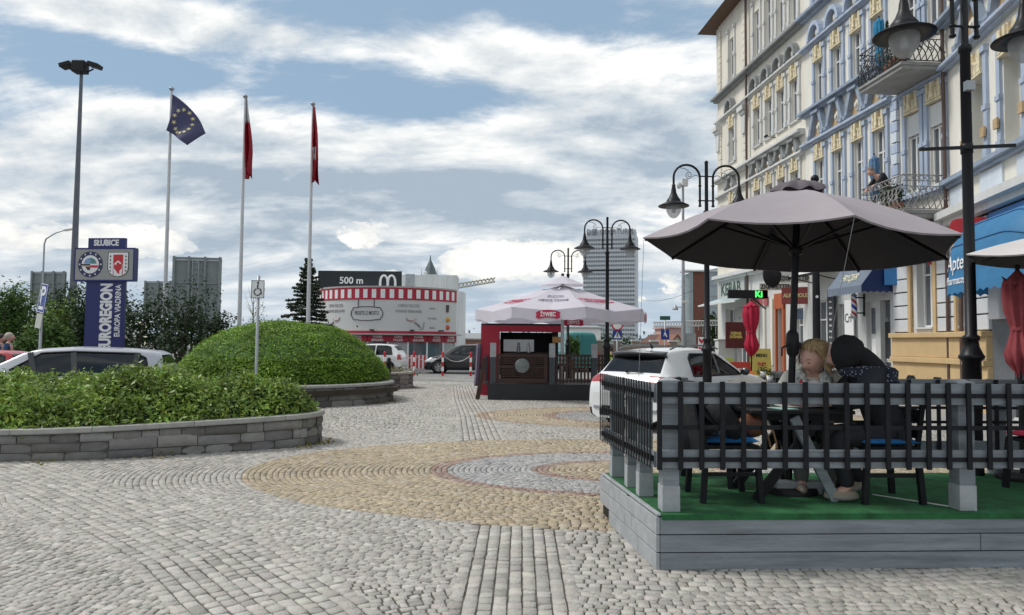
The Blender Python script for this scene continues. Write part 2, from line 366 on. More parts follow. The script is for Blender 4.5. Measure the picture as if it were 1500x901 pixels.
grey = np.stack([np.full(ns, .485), np.full(ns, .46), np.full(ns, .418)], 1)
yel = np.array([.47, .39, .275]); red = np.array([.37, .26, .215]); dk = np.array([.37, .365, .355])
c = grey.copy()
inn = (x < 20)
c[(e1 < 1) & inn] = yel; c[(e1 < .535) & inn] = red; c[(e1 < .485) & inn] = dk*1.15; c[(e1 < .27) & inn] = red; c[(e1 < .225) & inn] = yel
c[(e2 < 1.0) & (e1 > 1.02)] = (yel+red)/2; c[(e2 < .93) & (e1 > 1.02)] = yel; c[(e2 < .66) & (e1 > 1.02)] = red; c[(e2 < .6) & (e1 > 1.02)] = dk
mixm = (NP.random(ns) < .2)[:, None]; c = np.where(mixm, c*.7+grey*.3, c)
big = vnoise(x, y, .7, 3)[:, None]*.06+vnoise(x, y, 2.3, 8)[:, None]*.05+1
c = np.clip(c*big*(1+.115*(NP.normal(size=(ns, 1))))*(1+.012*NP.normal(size=(ns, 3))), .08, .72)
gap = np.minimum(.13*np.minimum(l, w), .011)*(.6+.8*NP.random(ns))
hl, hw = (l-gap)/2, (w-gap)/2
cs, sn = np.cos(a), np.sin(a); h = .008+.005*NP.random(ns)
tz = NP.normal(size=(ns, 2))*.0016
V = np.zeros((ns, 12, 3)); k = 0
for lev, (ins, zz) in enumerate(((0., -.004), (.0015, 0.), (.005, 1.))):
    for i, (ux, uy) in enumerate(((-1, -1), (1, -1), (1, 1), (-1, 1))):
        jx = NP.normal(size=ns)*.0026 if lev == 1 else 0; 
        if lev == 1: J = globals().setdefault('JJ', {}); J[i] = (jx, NP.normal(size=ns)*.0026)
        jj = JJ[i] if lev else (0, 0)
        lx = ux*np.maximum(.012, hl-ins)+jj[0]; ly = uy*np.maximum(.012, hw-ins)+jj[1]
        V[:, lev*4+i, 0] = x+lx*cs-ly*sn; V[:, lev*4+i, 1] = y+lx*sn+ly*cs
        V[:, lev*4+i, 2] = .004+(h-.005 if lev == 1 else h if lev == 2 else 0)+(tz[:, 0]*ux+tz[:, 1]*uy if lev else 0)
base = np.array([(0, 1, 5, 4), (1, 2, 6, 5), (2, 3, 7, 6), (3, 0, 4, 7), (4, 5, 9, 8), (5, 6, 10, 9), (6, 7, 11, 10), (7, 4, 8, 11), (8, 9, 10, 11)])
Q = (base[None]+(np.arange(ns)*12)[:, None, None]).reshape(-1, 4)
ob = npmesh('cobblestone_paving', V.reshape(-1, 3), Q, mat('granite_setts', (1, 1, 1), .8, var=.26, scale=20, bump=.55, bscale=55, attr='tint', spec=.35), None, np.repeat(c, 12, 0)); tag(ob, kind='structure')
print('setts', ns)
# ================================================================ deck with railings
DR = R(2.9); DP = Vector((1.085, 5.285, 0))
dm = Matrix.Translation(DP) @ Matrix.Rotation(DR, 4, 'Z')
def D(x, y, z): return dm @ Vector((x, y, z))
M_carpet = mat('green_carpet', (.018, .115, .036), .95, var=.5, scale=5, bump=.4, bscale=160)
deck = thing('wooden_deck', 'grey plank terrace deck with green carpet under the open dark umbrella', 'deck', DP, DR)
DL, DB = 6.2, 1.62
b = MB()
for i in range(3):
    z0 = .012+i*.128
    for x0, x1 in ((0, 2.9-.5*(i % 2)), (2.9-.5*(i % 2), DL)): b.bb((x0+.002, -.028, z0), (x1-.003, .0, z0+.121))
b.build('front_boards', M_wood, deck, bevel=.004)
b = MB()
for i in range(3):
    z0 = .012+i*.128; cuts = [0, .42+.17*i, .9-.1*i, 1.3, DB]
    for k in range(4):
        if i == 0 and k > 2: continue
        y0, y1 = cuts[k], cuts[k+1]; b.beam((-.015-.075*y0, y0-.026*(k == 0)+.003, z0+.06), (-.015-.075*y1, y1-.003, z0+.06), .03, .121)
b.build('side_boards', M_woodl, deck, bevel=.004)
b = MB(); b.prism([(.0, .0), (DL, 0), (DL, DB), (-.12, DB)], .03, .392); b.build('deck_base', M_dark, deck)
b = MB(); b.prism([(.01, -.032), (DL, -.032), (DL, DB), (-.11, DB), (.0, .03)], .397, .411); b.bb((.012, -.036, .372), (DL, -.030, .409)); b.build('carpet', M_carpet, deck)
b = MB(); b.beam((-.008, -.03, .409), (-.128, DB, .409), .03, .018); b.build('edge_trim', M_woodl, deck, bevel=.003)
b = MB(); b.tube([D(1.95, .62, .414), D(2.3, .2, .414), D(2.42, .04, .414)], .006, 5); tag(b.build('cord', M_white), 'thin white cord lying across the green carpet', 'cord')
def post(par, x, y, w=.125, z1=1.365, foot=True, cap=True):
    b = MB(); b.bb((x-w/2, y-w/2, .411), (x+w/2, y+w/2, z1)); p = b.build('post', M_wood, par, bevel=.005)
    if foot:
        f = MB(); f.bb((x-w/2-.004, y-w/2-.004, .413), (x+w/2+.004, y+w/2+.004, .60)); f.build('post_shoe', M_woodl, p, bevel=.003)
    if cap:
        f = MB(); f.bb((x-w/2-.006, y-w/2-.006, z1), (x+w/2+.006, y+w/2+.006, z1+.012)); f.add([(x-w/2, y-w/2, z1+.012), (x+w/2, y-w/2, z1+.012), (x+w/2, y+w/2, z1+.012), (x-w/2, y+w/2, z1+.012), (x, y, z1+.035)], [(0, 1, 4), (1, 2, 4), (2, 3, 4), (3, 0, 4)]); f.build('post_cap', M_woodl, p)
    return p
rail = thing('slatted_railing', 'grey board railing with black lattice along the front of the deck', 'railing', DP, DR)
for x in (.10, 2.36, 4.6): post(rail, x, .105)
b = MB(); b.bb((-.01, .012, 1.205), (DL, .04, 1.362)); b.build('top_board', M_wood, rail, bevel=.004)
b = MB(); b.bb((-.01, .012, .735), (DL, .04, .868)); b.build('lower_board', M_wood, rail, bevel=.004)
b = MB()
for z in (1.275, 1.035, .80): b.bb((-.01, -.004, z-.016), (DL, .010, z+.016))
x = .0
while x < DL:
    b.bb((x-.018, -.022, .728), (x+.018, -.0055, 1.372)); x += .156
b.build('lattice', M_slat, rail, bevel=.002)
sr = thing('slatted_railing', 'side railing of dense black upright slats at the left end of the deck', 'railing', DP, DR)
for x, y, w in ((.0, .62, .11), (-.02, .98, .11), (-.06, 1.46, .11)): post(sr, x+.04, y, w, 1.30, cap=False)
for k, (y0, y1) in enumerate(((.06, .74), (.78, 1.54))):
    b = MB(); n = int((y1-y0)/.066)
    for i in range(n+1):
        y = y0+(y1-y0)*i/n; xx = -.048-.075*y; b.bb((xx-.004, y-.010, .735), (xx+.003, y+.010, 1.362))
    for z in (1.27, 1.03, .80): b.beam((-.03-.075*y0, y0, z), (-.03-.075*y1, y1, z), .02, .04)
    b.build('slat_panel', M_slat, sr)
b = MB()
for z0, z1 in ((1.21, 1.35), (.735, .85)): b.beam((-.012, .05, (z0+z1)/2), (-.012-.115, 1.54, (z0+z1)/2), .02, z1-z0)
b.build('side_board', M_wood, sr)
rr = thing('slatted_railing', 'low rear railing of the deck with thin black uprights and grey board', 'railing', DP, DR)
for x in (.6, 2.0, 3.70, 5.2): post(rr, x, 1.52, .115, 1.33, cap=False)
b = MB(); b.bb((1.5, 1.43, .62), (DL, 1.455, .745)); b.bb((1.5, 1.43, 1.18), (DL, 1.455, 1.33)); b.build('board', M_wood, rr, bevel=.004)
b = MB()
for z in (.925, 1.06): b.bb((1.5, 1.41, z-.013), (DL, 1.427, z+.013))
x = 1.62
while x < DL: b.bb((x-.016, 1.39, .64), (x+.016, 1.408, 1.33)); x += .285
b.build('lattice', M_slat, rr)
# ================================================================ umbrellas
M_canopy = mat('mauve_canopy', (.33, .295, .315), .85, var=.07, scale=2, bump=.15, bscale=6)
M_cap = mat('plum_canopy_cap', (.13, .11, .125), .85, var=.1)
M_underside = mat('dark_canopy_underside', (.040, .038, .046), .9, var=.1, scale=2)  # separate dark layer just below the canopy cloth
def big_umbrella(name, label, loc, c, R_, ph, ax, ay, apex, top_m, pole_x=0., crank=True, group=None):
    """c: canopy rim centre, apex: both relative to loc"""
    root = thing(name, label, 'umbrella', loc, 0, group)
    c = Vector(c); apex = Vector(apex)
    vtx = [c+Vector((R_*math.cos(ph-2*PI*k/8), R_*math.sin(ph-2*PI*k/8), ax*R_*math.cos(ph-2*PI*k/8)+ay*R_*math.sin(ph-2*PI*k/8))) for k in range(8)]
    def surf(t, k, u, off=0.):                # t 0 top .. 1 rim, between rib k and k+1
        a, d = vtx[k % 8], vtx[(k+1) % 8]; p = a.lerp(d, u); q = apex.lerp(p, t); s = 4*u*(1-u)
        q.z += .05*math.sin(PI*t)*1.2 - .035*s*t; cc = apex.lerp(c, t); q += (cc-q)*(.045*s*t); q.z += off; return q
    T = [.085, .2, .35, .5, .65, .8, .92, 1.]; U = [i/6 for i in range(6)]
    for nm_, m, off, ins in (('canopy', top_m, 0, 0), ('underside', M_underside, -.014, .012)):
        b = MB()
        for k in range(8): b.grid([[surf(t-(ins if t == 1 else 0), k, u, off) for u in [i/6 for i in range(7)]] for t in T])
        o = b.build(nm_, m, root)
    b = MB(); hem = []
    for k in range(8):
        b.grid([[surf(1., k, u/6, .0) for u in range(7)], [surf(1., k, u/6, -.012)+(c-surf(1., k, u/6))*.008 for u in range(7)]])
    b.build('hem', top_m, root)
    b = MB(); n = 64; r1, r2 = [], []
    for j in range(n+1):
        an = 2*PI*j/n; w = .016*math.cos(8*an)+.012*math.sin(5*an); r1.append(apex+Vector((.045*math.cos(an), .045*math.sin(an), .075))); r2.append(apex+Vector(((.205+w)*math.cos(an), (.205+w)*math.sin(an), .004+.014*math.sin(8*an+1))))
    mid = [a.lerp(d, .55)+Vector((0, 0, .016)) for a, d in zip(r1, r2)]
    b.grid([r1, mid, r2, [p+Vector((p.x-apex.x, p.y-apex.y, 0))*.06+Vector((0, 0, -.03)) for p in r2]]); b.ball(apex+Vector((0, 0, .08)), .026); b.build('vent_cap', M_cap, root)
    hub = Vector((pole_x, 0, 0)).lerp(apex, .80)
    for k in range(8):
        b = MB(); b.tube([apex+Vector((0, 0, -.03)), surf(.5, k, 0, -.03), surf(.985, k, 0, -.03)], .014, 6); rb = b.build('rib', M_black, root)
        b = MB(); b.tube([hub, surf(.56, k, 0, -.035)], .013, 6); b.build('strut', M_black, rb)
    b = MB(); b.tube([(pole_x, 0, .0), apex], .029, 12); b.build('pole', M_black, root)
    b = MB(); b.lathe([(.03, -.05), (.055, -.045), (.055, .03), (.03, .035)], hub, 14); b.build('runner', M_black, root)
    if crank:
        b = MB(); b.lathe([(.03, -.12), (.047, -.10), (.054, -.02), (.05, .07), (.03, .10)], (pole_x+.05, 0, 1.27), 14); b.ball((pole_x+.09, -.04, 1.25), .022); cb = b.build('crank_housing', M_dark, root)
        b = MB(); b.tube([(pole_x, -.05, 1.25), (pole_x-.07, -.08, 1.22), (pole_x-.075, -.085, 1.15)], .008, 6); b.build('crank_handle', M_dark, cb)
    b = MB(); b.lathe([(.001, .05), (.23, .05), (.24, .02), (.24, .0)], (pole_x, 0, 0.012), 24); b.build('base', M_dark, root)
    return root, vtx
UL = Vector((2.345, 6.12, .4))
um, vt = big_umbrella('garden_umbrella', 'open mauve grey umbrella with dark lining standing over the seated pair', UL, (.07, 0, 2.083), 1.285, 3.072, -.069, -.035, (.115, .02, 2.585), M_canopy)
ap = W(1433, 381, 6.3)
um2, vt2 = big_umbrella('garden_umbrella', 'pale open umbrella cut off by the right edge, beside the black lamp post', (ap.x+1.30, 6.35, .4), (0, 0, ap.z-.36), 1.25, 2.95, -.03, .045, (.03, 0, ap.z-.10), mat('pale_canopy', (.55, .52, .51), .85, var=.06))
v = UL+vt[6]; b = MB(); b.tube([v, Vector((v.x+.05, v.y+.66, 1.36))], .0025, 5); tag(b.build('cord', M_steel), 'thin grey cord hanging from the front corner of the open umbrella', 'cord')
v = UL+vt[0]; b = MB(); b.tube([v+Vector((.01, 0, -.02)), Vector((v.x-.03, v.y+.02, 1.35))], .0022, 5); tag(b.build('cord', M_steel), 'thin grey cord hanging from the left tip of the open umbrella', 'cord')
def closed_umbrella(label, loc, z0, z1, w, m, pole=True):
    root = thing('closed_umbrella', label, 'umbrella', loc); n = 48; rows = []
    H_ = z1-z0
    for t, r in ((0, .28), (.03, .30), (.12, .78), (.2, .92), (.32, .66), (.42, .5), (.47, .62), (.6, .9), (.75, .98), (.86, .95), (.875, .82), (.9, 1.02), (.91, .72), (.95, .45), (1., .12)):
        t2 = 1-t if False else t; z = z0+H_*t2; row = []
        for j in range(n):
            a = 2*PI*j/n; fold = 1+.20*math.cos(8*a+t*3)*(1 if t < .88 else .6)+.06*math.cos(5*a+t*7)
            dz = (-.03*math.cos(8*a)+.02*math.sin(3*a))*(1 if t in (0, .03, .12) or .87 < t < .905 else 0)
            row.append((w/2*r*fold*math.cos(a), w/2*r*fold*math.sin(a), z+dz))
        rows.append(row)
    b = MB(); b.grid(rows, closed=True); b.build('canopy', m, root)
    b = MB(); b.lathe([(w*.30, -.02), (w*.31, .0), (w*.30, .02)], (0, 0, z0+H_*.435), 20); b.build('tie', m, root)
    b = MB(); b.tube([(0, 0, .03), (0, 0, z1+.02)], .02, 10); b.ball((0, 0, z1+.03), .025); b.build('pole', M_dark, root)
    b = MB(); b.lathe([(.001, .06), (.2, .06), (.22, .03), (.22, .005)], (0, 0, 0), 20); b.build('base', M_dark, root)
    return root
M_rose = mat('faded_red_cloth', (.30, .055, .065), .85, var=.15, scale=4, bump=.2, bscale=8)
M_crim = mat('crimson_cloth', (.42, .012, .045), .85, var=.12, scale=4, bump=.2, bscale=8)
p0, p1_ = W(1494, 548, 6.75), W(1493, 396, 6.75)
closed_umbrella('closed faded red umbrella standing on the deck near the right edge', (p0.x, p0.y, .412), p0.z-.41, p1_.z-.41, .225, M_rose)
p0, p1_ = W(1103, 521, 19.3), W(1096, 441, 19.3)
closed_umbrella('closed crimson umbrella between the cafe tables and the car bonnet', (p0.x-.04, p0.y, 0), p0.z, p1_.z, .38, M_crim)
# ================================================================ lamp posts
def milkmat():
    m = bpy.data.materials.new('lamp_globe'); m.use_nodes = True; MATS['lamp_globe'] = m; Nn, Ll = nt(m); p = Nn['Principled BSDF']; p.inputs['Base Color'].default_value = (.55, .56, .56, 1); p.inputs['Roughness'].default_value = .22
    t = Nn.new('ShaderNodeBsdfTransparent'); t.inputs[0].default_value = (.85, .87, .88, 1); tl = Nn.new('ShaderNodeBsdfTranslucent'); tl.inputs[0].default_value = (.7, .7, .7, 1); m1 = Nn.new('ShaderNodeMixShader'); m1.inputs[0].default_value = .45; m2 = Nn.new('ShaderNodeMixShader'); m2.inputs[0].default_value = .5
    Ll.new(p.outputs[0], m1.inputs[1]); Ll.new(tl.outputs[0], m1.inputs[2]); Ll.new(m1.outputs[0], m2.inputs[1]); Ll.new(t.outputs[0], m2.inputs[2]); Ll.new(m2.outputs[0], Nn['Material Output'].inputs[0]); return m
def make_lamp(label, loc, rz, up=0.):
    root = thing('street_lamp', label, 'street lamp', loc, rz, 'black double-arm street lamps')
    b = MB(); b.lathe([(.15, 0), (.15, .05), (.12, .09), (.10, .12), (.085, .5), (.08, .9), (.086, 1.09)], n=24); b.build('base', M_black, root)
    b = MB(); b.lathe([(.082, 1.09), (.082, 1.50), (.108, 1.525), (.114, 1.55), (.10, 1.57), (.07, 1.64), (.062, 1.70), (.074, 1.71), (.074, 1.745), (.052, 1.76), (.049, 2.9), (.046, 4.05+up), (.058, 4.06+up), (.062, 4.09+up), (.058, 4.12+up), (.034, 4.14+up), (.031, 5.02+up), (.035, 5.03+up), (.035, 5.06+up), (.01, 5.08+up)], n=20); b.build('pole', M_black, root)
    for s in (-1, 1):
        pts = [(s*.125, 0, 4.20+up), (s*.125, 0, 4.75+up)]+[(s*(.375-.25*math.cos(a)), 0, 4.75+up+.24*math.sin(a)) for a in [PI*i/12 for i in range(1, 13)]]+[(s*.625, 0, 4.62+up)]
        b = MB(); b.tube(pts, .021, 10); 
        for z in (4.22+up, 4.32+up, 4.60+up): b.lathe([(.021, -.012), (.033, -.008), (.033, .008), (.021, .012)], (s*.125, 0, z), 12)
        for z in (4.32+up, 4.78+up): b.tube([(0, 0, z), (s*.125, 0, z)], .013, 8)
        a_ = b.build('arm', M_black, root)
        sp = [(s*(.33+.07*(1-t*.75)*math.cos(-PI/2+t*9)), 0, 4.80+up+.07*(1-t*.75)*math.sin(-PI/2+t*9)) for t in [i/26 for i in range(27)]]
        b = MB(); b.tube(sp, .006, 5); b.tube([(s*.33, 0, 4.73+up), (s*.22, 0, 4.80+up), (s*.15, 0, 4.78+up)], .006, 5); b.tube([(s*.33, 0, 4.87+up), (s*.42, 0, 4.92+up), (s*.5, 0, 4.93+up)], .006, 5); b.build('scroll', M_black, a_)
        h = MB(); h.lathe([(.022, .42), (.034, .41), (.034, .36), (.042, .33), (.05, .26), (.078, .19), (.11, .14), (.13, .115), (.13, .09), (.19, .06), (.285, .012), (.285, .0), (.18, .012), (.12, .02), (.001, .03)], (s*.625, 0, 4.20+up), 28); hd = h.build('lamp_head', M_black, root)
        h = MB(); h.lathe([(.135, .01), (.142, -.03), (.13, -.10), (.10, -.16), (.06, -.205), (.012, -.225), (.001, -.226)], (s*.625, 0, 4.20+up), 24); h.build('globe', MATS.get('lamp_globe') or milkmat(), hd)
        h = MB(); h.lathe([(.02, .0), (.035, -.03), (.035, -.1), (.001, -.12)], (s*.625, 0, 4.19+up), 10); h.build('bulb', M_white, hd)
    return root
LD = R(4)
l1 = make_lamp('nearest black street lamp, behind the railing in front of the pharmacy', (W(1424, 560, 6.98).x, 6.98, 0), LD, .50)
for i, (px, Y, lab) in enumerate(((1035.5, 13.3, 'black street lamp passing in front of the parked white crossover car'), (889.5, 19.4, 'black street lamp between the beer tent canopy and the tower block'), (832, 25.9, 'smallest black street lamp rising behind the white tent peak'))):
    p = W(px, 440, Y)
    if i == 0: l2 = make_lamp(lab, (p.x, Y, 0), LD)
    else: dup(l2, (p.x, Y, 0), LD, lab)
b = MB(); p = W(1418, 215, 6.9); b.beam(W(1347, 219, 6.9), W(1487, 213, 6.9), .03, .03); b.lathe([(.05, -.05), (.056, -.045), (.056, .045), (.05, .05)], (W(1418, 300, 6.98).x, 6.98, p.z), 16); tag(b.build('banner_bracket', M_black), 'black horizontal banner bar clamped to the nearest lamp post', 'bracket')
b = MB(); q = W(1420, 126, 6.9); b.box(q, (.085, .06, .095)); b.tube([q+Vector((.02, 0, -.05)), q+Vector((.03, 0, -.13))], .006, 5); b.bb((q.x-.01, q.y+.02, q.z-.01), (q.x+.01, q.y+.07, q.z+.01)); tag(b.build('sensor_box', M_steel, bevel=.008), 'small grey sensor box mounted high on the nearest lamp post', 'sensor')
# ================================================================ furniture on the deck
def chair(label, x, y, rz, arm=False):
    root = thing('black_chair', label, 'chair', (x, y, .412), rz, 'black chairs on the deck'); m = M_slat
    b = MB(); b.box((0, 0, .43), (.44, .44, .03)); b.build('seat', m, root, bevel=.006)
    for sx_, sy in ((-1, 1), (1, 1), (-1, -1), (1, -1)):
        b = MB(); b.beam((sx_*.20, sy*.20, .42), (sx_*.215, sy*.23, .0), .042, .042, up=(0, 1, 0)); b.build('leg', m, root)
    b = MB()
    for s in (-1, 1): b.beam((s*.20, -.20, .42), (s*.20, -.27, .92), .036, .03, up=(1, 0, 0))
    for z in (.55, .68, .81): b.box((0, -.21-.07*(z-.42)/.5, z), (.38, .016, .10))
    b.box((0, -.268, .905), (.42, .03, .04)); b.build('backrest', m, root, bevel=.003)
    for s in (-1, 1): b = MB(); b.beam((s*.2, .2, .22), (s*.2, -.2, .22), .02, .03); b.build('stretcher', m, root)
    return root
def cushion(label, x, y, rz, m):
    n = 14; rows = []; r2 = []
    for i in range(n+1):
        u = -1+2*i/n; rows.append([]); r2.append([])
        for j in range(n+1):
            v_ = -1+2*j/n; e = (1-abs(u)**4)*(1-abs(v_)**4); dimp = .012*math.exp(-((u*2.2) % 1.1-.55)**2*8)*0
            rows[-1].append((u*.225, v_*.225, .03+.035*e**.5)); r2[-1].append((u*.225, v_*.225, .03-.022*e**.5))
    b = MB(); b.grid(rows); b.grid([r[::-1] for r in r2]); o = b.build('seat_cushion', m); o.location = (x, y, .857); o.rotation_euler = (0, 0, rz); tag(o, label, 'cushion', 'seat cushions on the deck chairs')
M_cush = mat('blue_cushion', (.015, .16, .42), .85, var=.15, scale=6, bump=.2, bscale=30)
cA = (1.72, 5.86); cB = (2.98, 5.86); cC = (2.63, 6.46); cD = (1.75, 6.48); cE = (4.62, 6.2)
chair('black chair at the left end of the table with jacket and brown bag', *cA, R(-88)); chair('black chair under the hooded person', *cB, R(92))
chair('black chair under the blond woman behind the table', *cC, R(166)); chair('empty black chair in the rear left corner of the deck', *cD, R(-112)); chair('black chair with red cushion near the right edge', *cE, R(100))
cushion('blue cushion beneath the brown handbag on the left chair', *cA, R(-88), M_cush); cushion('blue cushion the hooded person sits on', *cB, R(92), M_cush)
cushion('yellow cushion on the empty rear left chair', *cD, R(-112), mat('ochre_cushion', (.55, .36, .10), .85)); cushion('red cushion on the chair near the right edge', *cE, R(100), mat('red_cushion', (.45, .015, .05), .85))
tb = thing('cafe_table', 'dark square cafe table between the two seated people', 'table', (2.3, 6.0, .412), R(3))
b = MB(); b.bb((-.42, -.30, .685), (.42, .30, .715)); b.build('tabletop', M_dark, tb, bevel=.006)
b = MB()
for y in (-.22, .22): b.bb((-.38, y-.02, .63), (.38, y+.02, .684))
b.build('frame', M_slat, tb)
for y in (-.24, .24):
    for x0, x1, m in ((-.36, .20, M_slat), (.34, -.14, M_wood if y < 0 else M_slat)):
        b = MB(); b.beam((x0*-.2+.1*(x0 < 0), y+(.025 if x1 > 0 else -.025), .66), (x1*-1.9 if x1 < 0 else x0, y+(.025 if x1 > 0 else -.025), .0), .075, .04, up=(0, 1, 0)); b.build('leg', m, tb)
b = MB(); b.bb((-.1, -.02, .0), (.28, .10, .1)); b.build('foot_block', M_woodl, tb)
def lay(label, name, cat, x, y, z, build, m): b = MB(); build(b); o = b.build(name, m); o.location = (x, y, z); return tag(o, label, cat)
zt = 1.128
M_paper = mat('paper', (.72, .72, .70), .6, var=.05)
lay('white open menu lying on the table in front of the woman', 'menu', 'menu', 2.42, 6.08, zt, lambda b: (b.box((-.08, 0, .004), (.16, .22, .006)), b.box((.085, 0, .010), (.16, .22, .006), M=Matrix.Rotation(-.06, 4, 'Y'))), M_paper)
lay('pale green leaflet on the table edge', 'leaflet', 'leaflet', 2.2, 5.84, zt, lambda b: b.box((0, 0, .004), (.15, .2, .004), rz=.3), mat('mint_paper', (.35, .6, .52), .6))
cup = thing('white_cup', 'small white cup and saucer on the left half of the table', 'cup', (2.06, 6.05, zt))
b = MB(); b.lathe([(.001, .004), (.03, .006), (.04, .04), (.043, .075), (.038, .075), (.034, .02), (.001, .012)], n=16); b.tube([(.04, 0, .06), (.065, 0, .055), (.062, 0, .03), (.037, 0, .025)], .005, 6); b.build('body', M_lwhite, cup)
b = MB(); b.lathe([(.001, .0), (.05, .0), (.07, .01), (.068, .013), (.001, .004)], n=18); b.build('saucer', M_lwhite, cup)
gl = thing('glass_jar', 'glass jar with red and white sweets on the table', 'jar', (1.98, 6.14, zt))
b = MB(); b.lathe([(.001, .002), (.05, .002), (.055, .06), (.05, .13), (.046, .13), (.05, .06), (.046, .008), (.001, .008)], n=18); b.build('body', glassmat('jar_glass', (.7, .82, .75)), gl)
b = MB(); [b.ball((.025*math.cos(i*2.4)*(i % 3)/2, .025*math.sin(i*2.4)*(i % 3)/2, .02+.008*i), .016) for i in range(9)]; b.build('sweets', mat('sweets', (.5, .12, .12), .5, var=.8, scale=30), gl)
# jacket over the left chair and bag on its cushion
rows = []
for i in range(15):
    t = i/14; z = .90-.58*t; row = []
    for j in range(21):
        u = -1+2*j/20; row.append((cA[0]-.24+.05*math.sin(7*u+3*t)*t-.02-.13*(t > .86)*t*0-.05*(1-t)-.03*math.cos(5*u)*t, cA[1]+u*(.25+.05*t), .412+z))
    rows.append(row)
b = MB(); b.grid(rows); b.grid([[(p[0]+.10+.05*math.sin(j*.9+i), p[1]*1., p[2]) for j, p in enumerate(r)] for i, r in enumerate(rows[:10])])
b.grid([rows[0], [(p[0]+.09, p[1], p[2]+.02) for p in rows[0]]])
b.tube([(cA[0]-.15, cA[1]+.24, 1.22), (cA[0]-.02, cA[1]+.30, 1.17), (cA[0]+.22, cA[1]+.26, 1.12), (cA[0]+.4, cA[1]+.12, 1.12)], [.08, .085, .075, .05], 10)
b.tube([(cA[0]-.15, cA[1]-.22, 1.20), (cA[0]-.05, cA[1]-.24, 1.05), (cA[0]+.06, cA[1]-.16, .95)], [.08, .085, .06], 10)
tag(b.build('black_jacket', mat('black_cloth', (.012, .013, .016), .8, var=.4, scale=8, bump=.4, bscale=14), solid=.02), 'black jacket hanging over the back of the left chair', 'jacket')
bag = thing('handbag', 'brown leather handbag lying on the blue cushion of the left chair', 'handbag', (cA[0]+.21, cA[1]-.08, .905), R(15))
b = MB(); b.ball((0, 0, .095), .1, (1.3, .75, .98), 18, 12); b.build('body', mat('brown_leather', (.13, .045, .02), .4, var=.3, scale=9, bump=.2), bag)
b = MB()
for s in (-1, 1): b.tube([(.08, s*.05, .12), (.16, s*.05, .05), (.19, s*.045, -.04), (.20, s*.04, -.09)], .008, 6)
b.build('strap', mat('tan_leather', (.35, .2, .1), .5), bag)
# ================================================================ people
def skin(name, vs, es, rs, m, parent, sub=2, root=0):
    me = bpy.data.meshes.new(name); me.from_pydata(vs, es, []); me.materials.append(m); o = bpy.data.objects.new(name, me); COL.objects.link(o); o.parent = parent
    o.modifiers.new('skin', 'SKIN').use_smooth_shade = True
    for i, r in enumerate(rs): d = me.skin_vertices[0].data[i]; d.radius = r if isinstance(r, tuple) else (r, r); d.use_root = (i == root)
    md = o.modifiers.new('sub', 'SUBSURF'); md.levels = sub; md.render_levels = sub
    return o
M_skin = mat('skin', (.64, .37, .29), .5, var=.08, scale=12)
def head(name, parent, c, M, s=1., m=None):
    n, k = 36, 28; rows = []
    def gz(a, b_, ca, cb, wa, wb): return math.exp(-((a-ca)/wa)**2-((b_-cb)/wb)**2)
    for i in range(k+1):
        ph = PI*i/k; row = []
        for j in range(n):
            th = 2*PI*j/n                                   # 0 = facing +y
            th2 = th if th <= PI else th-2*PI; e = PI/2-ph
            r = .108*(1+.08*math.cos(ph*2)*-.4)
            x_, y_, z_ = r*.80*math.sin(ph)*math.sin(th), r*.98*math.sin(ph)*math.cos(th), r*1.14*math.cos(ph)
            jaw = max(0., -e-.1); x_ *= 1-.22*jaw*max(0, .3+.7*math.cos(th)); 
            f = .034*gz(th2, e, 0, -.16, .13, .20)+.012*gz(th2, e, 0, .0, .1, .3)-.010*(gz(th2, e, .34, .05, .17, .13)+gz(th2, e, -.34, .05, .17, .13))+.008*(gz(th2, e, .3, .26, .3, .1)+gz(th2, e, -.3, .26, .3, .1))+.012*gz(th2, e, 0, -.92, .45, .22)+.007*gz(th2, e, 0, -.53, .25, .09)-.005*gz(th2, e, 0, -.66, .3, .06)+.007*(gz(th2, e, .6, -.25, .3, .25)+gz(th2, e, -.6, -.25, .3, .25))
            nz = math.sin(ph); row.append(M @ Vector(((x_+f*nz*math.sin(th))*s, (y_+f*nz*math.cos(th))*s, (z_+f*math.cos(ph)*.5)*s))+c)
        rows.append(row)
    b = MB(); b.grid(rows, closed=True)
    for sg in (-1, 1): b.ball(c+M @ Vector((sg*.088*s, -.005*s, -.012*s)), .03*s, (.35, .7, 1.1), 10, 8, M=M.to_4x4())
    h = b.build(name, m or M_skin, parent)
    for sg in (-1, 1):
        b = MB(); b.tube([c+M @ Vector((sg*.017*s, .096*s, .004*s)), c+M @ Vector((sg*.031*s, .0985*s, -.003*s)), c+M @ Vector((sg*.046*s, .088*s, .003*s))], [.002*s, .0042*s, .002*s], 6); b.build('eye', mat('lash', (.06, .035, .025), .6), h)
        b = MB(); b.tube([c+M @ Vector((sg*.014*s, .108*s, .026*s)), c+M @ Vector((sg*.034*s, .103*s, .033*s)), c+M @ Vector((sg*.052*s, .088*s, .027*s))], .0026*s, 6); b.build('eyebrow', mat('brow_hair', (.24, .14, .085), .7), h)
    b = MB(); b.tube([c+M @ Vector((-.024*s, .096*s, -.055*s)), c+M @ Vector((0, .108*s, -.053*s)), c+M @ Vector((.024*s, .096*s, -.055*s))], [.002*s, .006*s, .002*s], 8); b.build('mouth', mat('lip', (.40, .16, .13), .5), h)
    return h
